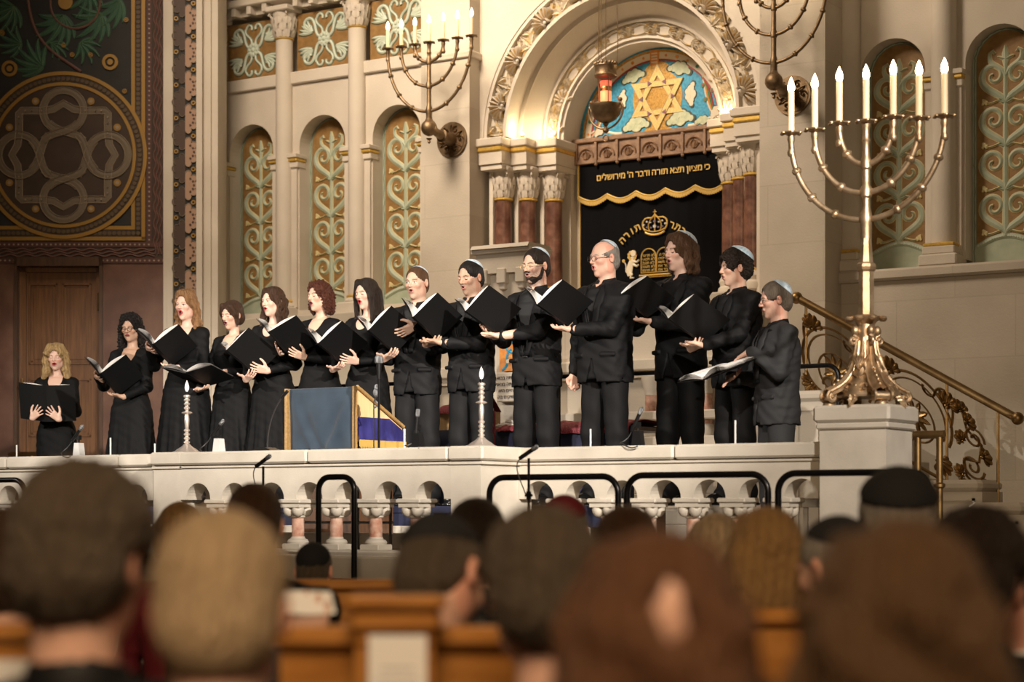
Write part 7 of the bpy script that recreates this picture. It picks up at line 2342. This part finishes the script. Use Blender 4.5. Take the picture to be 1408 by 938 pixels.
# ================================================================== the choir
def music_folder(loc, R, label, open_=.42, pages=True, sc=1.0, side=0):
    """open ring binder held towards the singer. local: x across, y towards the singer, z along the spine"""
    e = empty('music_folder', tuple(loc), 0, label, 'folder', 'black music folders')
    m4 = Matrix([[R[0][0], R[0][1], R[0][2], loc[0]], [R[1][0], R[1][1], R[1][2], loc[1]], [R[2][0], R[2][1], R[2][2], loc[2]], [0, 0, 0, 1]])
    e.matrix_world = m4
    e.location = tuple(loc); e.rotation_euler = m4.to_3x3().to_euler()
    w_, h_ = .245 * sc, .315 * sc
    for s, nm in ((-1, 'cover'), (1, 'cover')):
        c, q = math.cos(open_), math.sin(open_)
        fr = lambda u, v, d, s=s, c=c, q=q: (s * (.010 + u * c - d * q), u * q + d * c, v)
        cv = MB().prism([(0, -h_ / 2), (w_, -h_ / 2), (w_, h_ / 2), (0, h_ / 2)], 0, .0035, fr).build(nm, 'folder', e)
        if pages:
            pg = MB()
            for k in range(5):
                bow = .010 + .004 * k
                g = [[fr(.006 + (w_ - .018) * t, -h_ / 2 + .006 + (h_ - .012) * j, .006 + .0035 * k + bow * math.sin(PI * t) * (.6 + .4 * j)) for j in (0, .5, 1)] for t in [i / 10 for i in range(11)]]
                pg.surf(g)
            pg.build('pages', 'paper', cv, True, 1.5)
            st = MB()
            for r_ in range(6):
                zc = -h_ / 2 + .04 + r_ * .045
                for l_ in range(4): st.add([fr(.03, zc + l_ * .004, .0265 + .016), fr(w_ - .035, zc + l_ * .004, .0265 + .010), fr(w_ - .035, zc + l_ * .004 + .0012, .0265 + .010), fr(.03, zc + l_ * .004 + .0012, .0265 + .016)], [(0, 1, 2, 3)])
            st.build('music_staves', 'ink', cv)
    MB().box(-.012, .012, -.002, .002, -h_ / 2, h_ / 2).build('spine', 'folder', e)
    return e


def singer(px, Z, ytop, zfeet, rz, label, fem, fl=None, **kw):
    """px: foot column in the frame, Z: distance along the view; figure height from the crown row"""
    base = atz(px, 0, Z)
    zt = EYE + (HY - ytop) / F * Z
    Ht = (zt - zfeet)
    o = dict(fem=fem, height=Ht, loc=(base.x, base.y, zfeet), rz=rz, label=label, seed=int(px))
    o.update(kw)
    s_ = Ht / 1.75
    # folder pose in figure space: centre, yaw, tilt (top leaning away), roll
    fo = o.get('fpose', dict(c=(.0, -.40, 1.20), yaw=0, tilt=.75, roll=0, open=.42))
    RF = rotz(fo.get('yaw', 0)) @ rotx(fo['tilt']) @ roty(fo.get('roll', 0))   # +tilt leans the top towards -y
    c = np.array(fo['c'], float)
    ex, ey, ez = RF[:, 0], RF[:, 1], RF[:, 2]
    o.setdefault('arms', {})
    op = fo.get('open', .42)
    def pose(kind, s):
        cd = ex * s * math.cos(op) + ey * math.sin(op)          # along the cover, away from the spine
        out = -ey * math.cos(op) + ex * s * math.sin(op)        # outward normal of the cover
        if kind == 'spine':       # palm under the lower spine, fingers across, thumb up the outside
            w = c - ez * .125 + ex * s * .080 - ey * .040
            return dict(w=w, f=-ex * s * 1.0 + ez * .18 + ey * .05, n=ey * .9 + ez * .35, ts=-s, curl=(.12, .30, .30), spread=.14, thumb=(.15, -.35))
        if kind == 'back':        # hand spread flat on the outside of the cover
            w = c + cd * .12 + out * .030 - ez * .13
            return dict(w=w, f=-cd * .75 + ez * .75, n=-out, ts=-s, curl=(.04, .10, .10), spread=.26, thumb=(.6, 0))
        if kind == 'low':         # hand under the lower edge of the cover, fingers up its outside
            w = c + cd * .10 + out * .032 - ez * .185
            return dict(w=w, f=ez * .9 - cd * .45, n=-out, ts=-s, curl=(.06, .16, .2), spread=.16, thumb=(.8, .1))
        if kind == 'edge':        # outer edge of the cover
            w = c + cd * .265 + out * .026 - ez * .09
            return dict(w=w, f=-cd * .9 + ez * .35, n=-out, ts=-s, curl=(.08, .2, .2), spread=.12, thumb=(.7, .1))
        if kind == 'down':
            return dict(w=(s * .245, -.03, .86), f=(0, -.12, -1), n=(-s, -.2, 0), ts=-s, curl=(.9, 1.2, .8), spread=.02, thumb=(.8, .5), pole=(s * .5, 1, 0))
        if kind == 'page':        # on the page, inside the open folder
            w = c + cd * .20 - out * .075 - ez * .13
            return dict(w=w, f=-cd * .9 + ez * .45 + out * .15, n=out, ts=-s, curl=(.1, .25, .2), spread=.1, thumb=(.8, .1))
    for s, k in zip((1, -1), o.get('hands', ('spine', 'low'))):
        p = pose(k, s)
        p['ts'] = o.get('tsg', {}).get(s, p['ts'])
        o['arms'][s] = p
    b = person(o)
    if fl:
        B = rotz(rz)
        wl = B @ (c * s_) + np.array(o['loc'])
        music_folder(wl, B @ RF, fl, fo.get('open', .42), sc=.98)
    return b


FX = 0.0
def fp(x, y, z, yaw, tilt, roll=0, op=.42): return dict(c=(x, y, z), yaw=yaw, tilt=tilt, roll=roll, open=op)
RED = (.36, .035, .04); DRED = (.17, .03, .04); NAT = (.40, .17, .14)

singer(78, 16.6, 474, 1.06, .50, 'woman in black with loose blonde hair singing at the far left, folder held low', True, 'black folder held upright by the blonde woman at the far left', skin='fair', haircol='blonde', browcol='midbrown', hair='blonde_loose',
       mouth=.010, lip=RED, head=(.05, -.02, 0), fpose=fp(-.0, -.36, 1.20, -.05, .30, .05, .30), hands=('back', 'back'), lids=1, skirt=.85)
singer(181, 15.7, 433, 1.22, .28, 'woman in black with long dark curls and glasses', True, 'black folder held by the woman with dark curls and glasses', skin='olive', haircol='black', hair='curly_long',
       mouth=.004, lip=DRED, head=(.05, -.06, 0), fpose=fp(-.02, -.36, 1.14, .0, 1.05, -.05, .75), hands=('spine', 'edge'), glasses='black_metal', earrings='gold_thread', lids=1, neck_depth=.13)
singer(256, 15.4, 401, RZ, .30, 'tall woman in black with swept-back red-blonde hair and open mouth', True, 'black folder held high by the tall red-blonde woman', skin='fair', haircol='redblonde', hair='pinned_back',
       mouth=.022, lip=RED, head=(-.12, .05, 0), fpose=fp(-.04, -.36, 1.21, -.0, 1.08, -.10, .72), hands=('spine', 'edge'), earrings='silver', lids=0, bulk=.012, skirt=1.05)
singer(320, 15.3, 415, RZ, .05, 'woman in black with a short brown bob, eyes lowered', True, 'open folder held flat by the woman with the short brown bob', skin='light', haircol='brown', hair='bob',
       mouth=.012, lip=DRED, head=(-.18, -.10, .08), fpose=fp(-.10, -.36, 1.07, .0, 1.30, 0, .22), hands=('page', 'spine'), lids=1)
singer(376, 15.1, 396, RZ, .10, 'woman in black with long brown wavy hair over her shoulder and a red flower earring', True, 'black folder held at the waist by the woman with long wavy brown hair', skin='fair', haircol='brown', hair='long_wavy',
       mouth=.010, lip=RED, head=(-.22, .05, 0), fpose=fp(-.06, -.36, 1.13, -.05, .90, -.38, .68), hands=('low', 'spine'), earrings='m_red', lids=0)
singer(440, 14.9, 388, RZ, -.02, 'woman in black with chin-length auburn curls singing with raised chin', True, 'black folder held out by the woman with auburn curls', skin='light', haircol='auburn', hair='curly_bob',
       mouth=.014, lip=DRED, head=(-.18, .08, 0), fpose=fp(-.10, -.36, 1.24, -.05, .95, .0, .62), hands=('low', 'back'), lids=1)
singer(505, 14.7, 384, RZ, .02, 'woman in black with long straight dark brown hair', True, 'black folder held by the woman with straight dark hair', skin='fair', haircol='dark', hair='long_straight',
       mouth=.014, lip=RED, head=(-.15, -.02, 0), fpose=fp(-.08, -.36, 1.15, .05, 1.08, -.18, .75), hands=('low', 'spine'), lids=1)
singer(574, 14.5, 368, RZ, .10, 'slim man in black suit with moustache and pale kippah, right of the straight-haired woman', False, 'black folder tilted up by the slim man with the moustache', skin='light', haircol='midbrown', hair='short_fade',
       mouth=.010, lip=(.40, .14, .12), head=(-.02, .03, 0), fpose=fp(-.08, -.38, 1.18, .05, 1.05, -.30, .78), hands=('edge', 'spine'), kippah='kippah_blue', beard=.30, lids=0)
singer(648, 14.2, 360, RZ, -.05, 'dark-haired man in black suit with stubble and grey-blue kippah, eyes lowered', False, 'black folder held high in front of the dark-haired man with stubble', skin='olive', haircol='black', hair='short',
       mouth=.008, lip=(.33, .13, .11), head=(-.12, -.12, .05), fpose=fp(-.12, -.38, 1.25, .05, 1.08, -.10, .85), hands=('spine', 'spine'), kippah='kippah_blue', beard=.50, lids=1)
singer(738, 13.8, 343, RZ, -.10, 'bearded young man in black suit with tortoiseshell glasses and pale kippah', False, 'black folder held by the bearded man with glasses', skin='light', haircol='dark', hair='short',
       mouth=.006, lip=(.38, .15, .13), head=(-.12, -.02, .04), fpose=fp(-.16, -.40, 1.23, .10, 1.05, -.34, .72), hands=('spine', 'low'), kippah='kippah_blue', beard=.85, beardmesh=True, glasses='wood_light', lids=1, belt=True, vopen=.09, vneck=1.02)
singer(832, 13.4, 332, RZ, -.15, 'bald man in black suit with glasses and pale kippah, singing', False, 'black folder with white pages held by the bald man with glasses', skin='rosy', haircol='grey', hair='bald_fringe',
       mouth=.014, lip=(.42, .16, .14), head=(-.32, .02, .03), fpose=fp(-.12, -.40, 1.24, .0, 1.15, -.12, .72), hands=('spine', 'down'), kippah='kippah_blue', glasses='grey_metal', lids=1, bulk=.02, fat=.003)
singer(936, 13.6, 323, RZ, -.22, 'long-haired man in black suit with pale kippah on brown waves', False, 'black folder held out by the long-haired man', skin='fair', haircol='midbrown', hair='wavy_chin',
       mouth=.012, lip=(.40, .15, .13), head=(-.22, .05, .05), fpose=fp(-.04, -.42, 1.26, .0, 1.15, -.02, .55), hands=('spine', 'page'), kippah='kippah_blue', lids=1, vopen=.08)
singer(1012, 12.75, 346, RZ, -.42, 'curly dark-haired young man in black suit with pale kippah', False, 'large black folder held open by the curly-haired young man', skin='light', haircol='dark', hair='curly_short',
       mouth=.012, lip=(.42, .16, .14), head=(-.35, .03, .06), fpose=fp(.0, -.44, 1.18, .15, 1.05, -.22, .60), hands=('spine', 'spine'), kippah='kippah_blue', lids=1, bulk=.01)
singer(1068, 12.3, 389, 1.06, -.75, 'man in charcoal suit with greying hair and glasses at the right end, reading music', False, 'open white music book with a black cover in the hands of the rightmost singer', skin='rosy', haircol='greybrown', hair='grey_short',
       mouth=.004, lip=(.40, .17, .14), head=(-.20, -.02, .05), fpose=fp(-.02, -.38, 1.15, .0, 1.90, .34, .10), hands=('page', 'spine'), kippah='kippah_blue', beard=.35, glasses='black_metal', lids=0, cloth='suit_grey', tie=True, bulk=.006, ktilt=.85)
# ================================================================== pews and listeners in the hall
def pew(px0, px1, py, Z, label, zf=0.0):
    a0, a1 = (px0 - 704) / F * Z, (px1 - 704) / F * Z
    zt = EYE + (HY - py) / F * Z
    f_ = fC(Z)
    org = Vector(f_((a0 + a1) / 2, 0, 0)); w_ = (a1 - a0) / 2
    e = empty('pew', org, TH, label, 'pew', 'orange oak pews')
    MB().box(-w_, w_, 0, .035, .30, zt - .03).build('backrest', 'pew', e)
    MB().box(-w_ - .01, w_ + .01, -.02, .05, zt - .035, zt, ch=.010).build('top_rail', 'pew', e)
    MB().box(-w_, w_, .03, .45, .42, .46, ch=.006).build('seat', 'pew', e)
    MB().box(-w_, w_, -.18, .0, .74, .765, ch=.004).build('book_shelf', 'pew', e)
    for x in (-w_ + .02, w_ - .02): MB().box(x - .02, x + .02, .0, .46, 0, .44).build('end_panel', 'pew', e)
    return e
def pew_end(px0, px1, py, Z, label, card, clabel):
    a0, a1 = (px0 - 704) / F * Z, (px1 - 704) / F * Z
    zt = EYE + (HY - py) / F * Z; f_ = fC(Z)
    org = Vector(f_((a0 + a1) / 2, 0, 0)); w_ = (a1 - a0) / 2
    e = empty('pew_end', org, TH, label, 'pew end', 'carved pew ends')
    MB().box(-w_ + .012, w_ - .012, 0, .06, 0, zt - .05).build('panel', 'pew', e)
    mb = MB().box(-w_ - .004, w_ + .004, -.025, .09, zt - .022, zt, ch=.008).box(-w_ + .004, w_ - .004, -.015, .075, zt - .055, zt - .022, ch=.008).box(-w_ + .012, w_ - .012, -.008, .065, zt - .075, zt - .06, ch=.005)
    mb.build('moulded_cap', 'pew', e)
    MB().box(-w_ + .012, -w_ + .03, -.012, 0, .3, zt - .08).box(w_ - .03, w_ - .012, -.012, 0, .3, zt - .08).build('stiles', 'pew', e)
    if card:
        cx, cw, cz, ch = card
        o = MB().box(cx - cw / 2, cx + cw / 2, -.018, -.014, zt - cz - ch, zt - cz).build('card', 'paper', None)
        tag(o, clabel, 'card'); o.location = e.location; o.rotation_euler = (0, 0, TH)
        mb = MB()
        for k, (l, w2) in enumerate(((.30, .55), (.40, .7), (.48, .6), (.56, .5))): mb.box(cx - cw * w2 / 2, cx + cw * w2 / 2, -.0186, -.018, zt - cz - ch * l - .004, zt - cz - ch * l)
        mb.build('printed_lines', 'ink_faint', o)
M['ink_faint'] = mat('faint_print', (.5, .48, .47), .8)
pew(300, 1130, 797, 6.1, 'long orange oak pew farthest from the camera, below the corner pier')
pew(1000, 1500, 838, 4.05, 'orange oak pew behind the blond bob at the right')
pew(385, 880, 862, 3.06, 'orange oak pew with the carded end, in the middle of the hall')
pew_end(478, 608, 820, 2.98, 'moulded wooden pew end with a white card, in the middle', (.005, .088, .058, .16), 'white printed card on the middle pew end')
pew_end(-40, 88, 862, 2.75, 'moulded wooden pew end with a pale card at the left edge', (-.01, .085, .045, .16), 'pale card on the pew end at the left edge')

def listener(px, ytop, Z, label, fem, yaw=0.0, head=(0, 0, 0), dx=0.0, **kw):
    """seated with the back to the camera"""
    b = atz(px, 0, Z); zt = EYE + (HY - ytop) / F * Z
    o = dict(fem=fem, height=1.75 * zt / 1.372, loc=(b.x, b.y, 0.0), rz=PI + TH + yaw, label=label, seed=int(px) + 5, seated=True, coarse=kw.pop('coarse', 1.7), head=head, group=None)
    o['arms'] = {s: dict(w=(s * .09, -.30, 1.06), f=(-s * .3, -1, -.2), n=(0, 0, -1), ts=-s, curl=(.3, .4, .4), pole=(s * .8, .5, -1)) for s in (1, -1)}
    o.update(kw)
    return person(o)
HAIR['oldblond'] = (.50, .36, .22); HAIR['thinred'] = (.14, .062, .030); HAIR['longbrown'] = (.105, .055, .025); HAIR['sandy'] = (.30, .17, .065); HAIR['darkgrey'] = (.100, .074, .052)
listener(112, 634, 2.55, 'blurred man with thick dark grey hair and black jacket, nearest at the left', False, -.15, (-.15, 0, 0), skin='rosy', haircol='darkgrey', hair='grey_curly', bulk=.02)
listener(303, 694, 2.30, 'blurred man with close-cropped pale blond hair, second from the left in the nearest row', False, 0, skin='rosy', haircol='oldblond', hair='grey_short', bulk=.0, cloth='suit_grey')
listener(2, 692, 3.6, 'dark-haired listener cut off by the left edge', False, 0, skin='rosy', haircol='brown', hair='short')
listener(248, 688, 7.2, 'small distant blond listener in red between the two nearest men at the left', True, .2, skin='fair', haircol='sandy', hair='bob', cloth='kippah_red', coarse=2.2)
listener(350, 660, 5.7, 'dark-haired listener behind the cropped blond man', False, .1, skin='light', haircol='brown', hair='short', coarse=2.0)
listener(432, 744, 7.4, 'small boyish figure in a black kippah beyond the handrail', False, .1, (-.2, 0, 0), skin='rosy', haircol='darkgrey', hair='short_fade', kippah='kippah_black', ktilt=.8, ksize=1.2, coarse=2.0)
LF = atz(424, 846, 3.80)
_b = atz(600, 0, 3.55); _h = (EYE + (HY - 702) / F * 3.55) / 1.372
_l = rotz(-(PI + TH - .35)) @ np.array([LF.x - _b.x, LF.y - _b.y, LF.z]) / _h
listener(600, 702, 3.55, 'man in a black velvet kippah bending his head, behind the carded pew end', False, -.35, (-.25, -.45, .22), skin='rosy', haircol='darkgrey', hair='short_fade', kippah='kippah_black', ktilt=.45, ksize=1.25, cloth='suit_grey', lean=.03,
         arms={1: dict(w=(_l[0] - .02, _l[1] + .07, _l[2] + .40 - .03), f=(.3, -1, .3), n=(0, 0, 1), ts=-1, curl=(.3, .4, .4), pole=(1, .3, -.6)), -1: dict(w=(-.09, -.30, 1.06), f=(.3, -1, -.2), n=(0, 0, -1), ts=1, curl=(.3, .4, .4), pole=(-.8, .5, -1))})
e = empty('leaflet', LF, TH + .3, 'open white programme leaflet in the hand of the bending man', 'leaflet')
MB().prism([(0, 0), (.055, .005), (.055, .085), (0, .09)], 0, .001, lambda u, v, d: (u, v * .6 + d, v * .5)).build('right_page', 'paper', e); MB().prism([(0, 0), (-.05, .01), (-.05, .09), (0, .09)], 0, .001, lambda u, v, d: (u, v * .6 + d, v * .5)).build('left_page', 'paper', e)
listener(655, 680, 5.3, 'dark-haired listener behind the man in the black velvet kippah', False, .1, skin='light', haircol='dark', hair='short', coarse=2.0)
listener(776, 678, 6.4, 'distant listener in a deep red kippah', False, .0, skin='rosy', haircol='grey', hair='short_fade', kippah='kippah_red', ktilt=.5, ksize=1.1, coarse=2.0)
listener(745, 694, 2.75, 'blurred woman with short wavy grey hair in the nearest row', True, .12, (.1, 0, 0), skin='rosy', haircol='darkgrey', hair='grey_curly', bulk=.01)
listener(862, 690, 4.7, 'dark brown-haired listener behind the red-haired woman', False, 0, skin='light', haircol='brown', hair='short', coarse=2.0)
listener(905, 716, 1.92, 'very blurred woman with thinning reddish hair in the middle foreground', True, 0, skin='rosy', haircol='thinred', hair='long_thin', bulk=.01)
listener(985, 703, 6.4, 'distant listener with light blond hair left of the blond bob', True, .1, skin='fair', haircol='oldblond', hair='bob', coarse=2.2)
listener(1056, 692, 4.5, 'woman with a straight copper-blond bob at the right', True, .05, skin='fair', haircol='sandy', hair='long_straight', coarse=1.6)
listener(1152, 706, 4.3, 'man in a black kippah turned aside, right of the blond bob', False, .3, (.35, -.1, 0), skin='rosy', haircol='grey', hair='short_fade', kippah='kippah_black', ktilt=.45, ksize=1.15)
listener(1235, 651, 4.8, 'man with curly white hair and black kippah in front of the stone pedestal', False, .0, skin='rosy', haircol='grey', hair='grey_curly', kippah='kippah_black', ktilt=.45, ksize=1.15)
listener(1243, 706, 1.88, 'very blurred woman with long brown hair, nearest at the right', True, 0, skin='rosy', haircol='longbrown', hair='long_wavy', bulk=.01)
listener(1345, 702, 3.7, 'dark-haired listener behind the nearest long-haired woman', False, -.3, (-.3, 0, 0), skin='olive', haircol='dark', hair='curly_short')
listener(1412, 728, 3.9, 'listener in a white shirt at the right edge', False, .5, (.5, 0, 0), skin='rosy', haircol='greybrown', hair='receding', cloth='white_cloth', shirt='white_cloth', coarse=2.0)
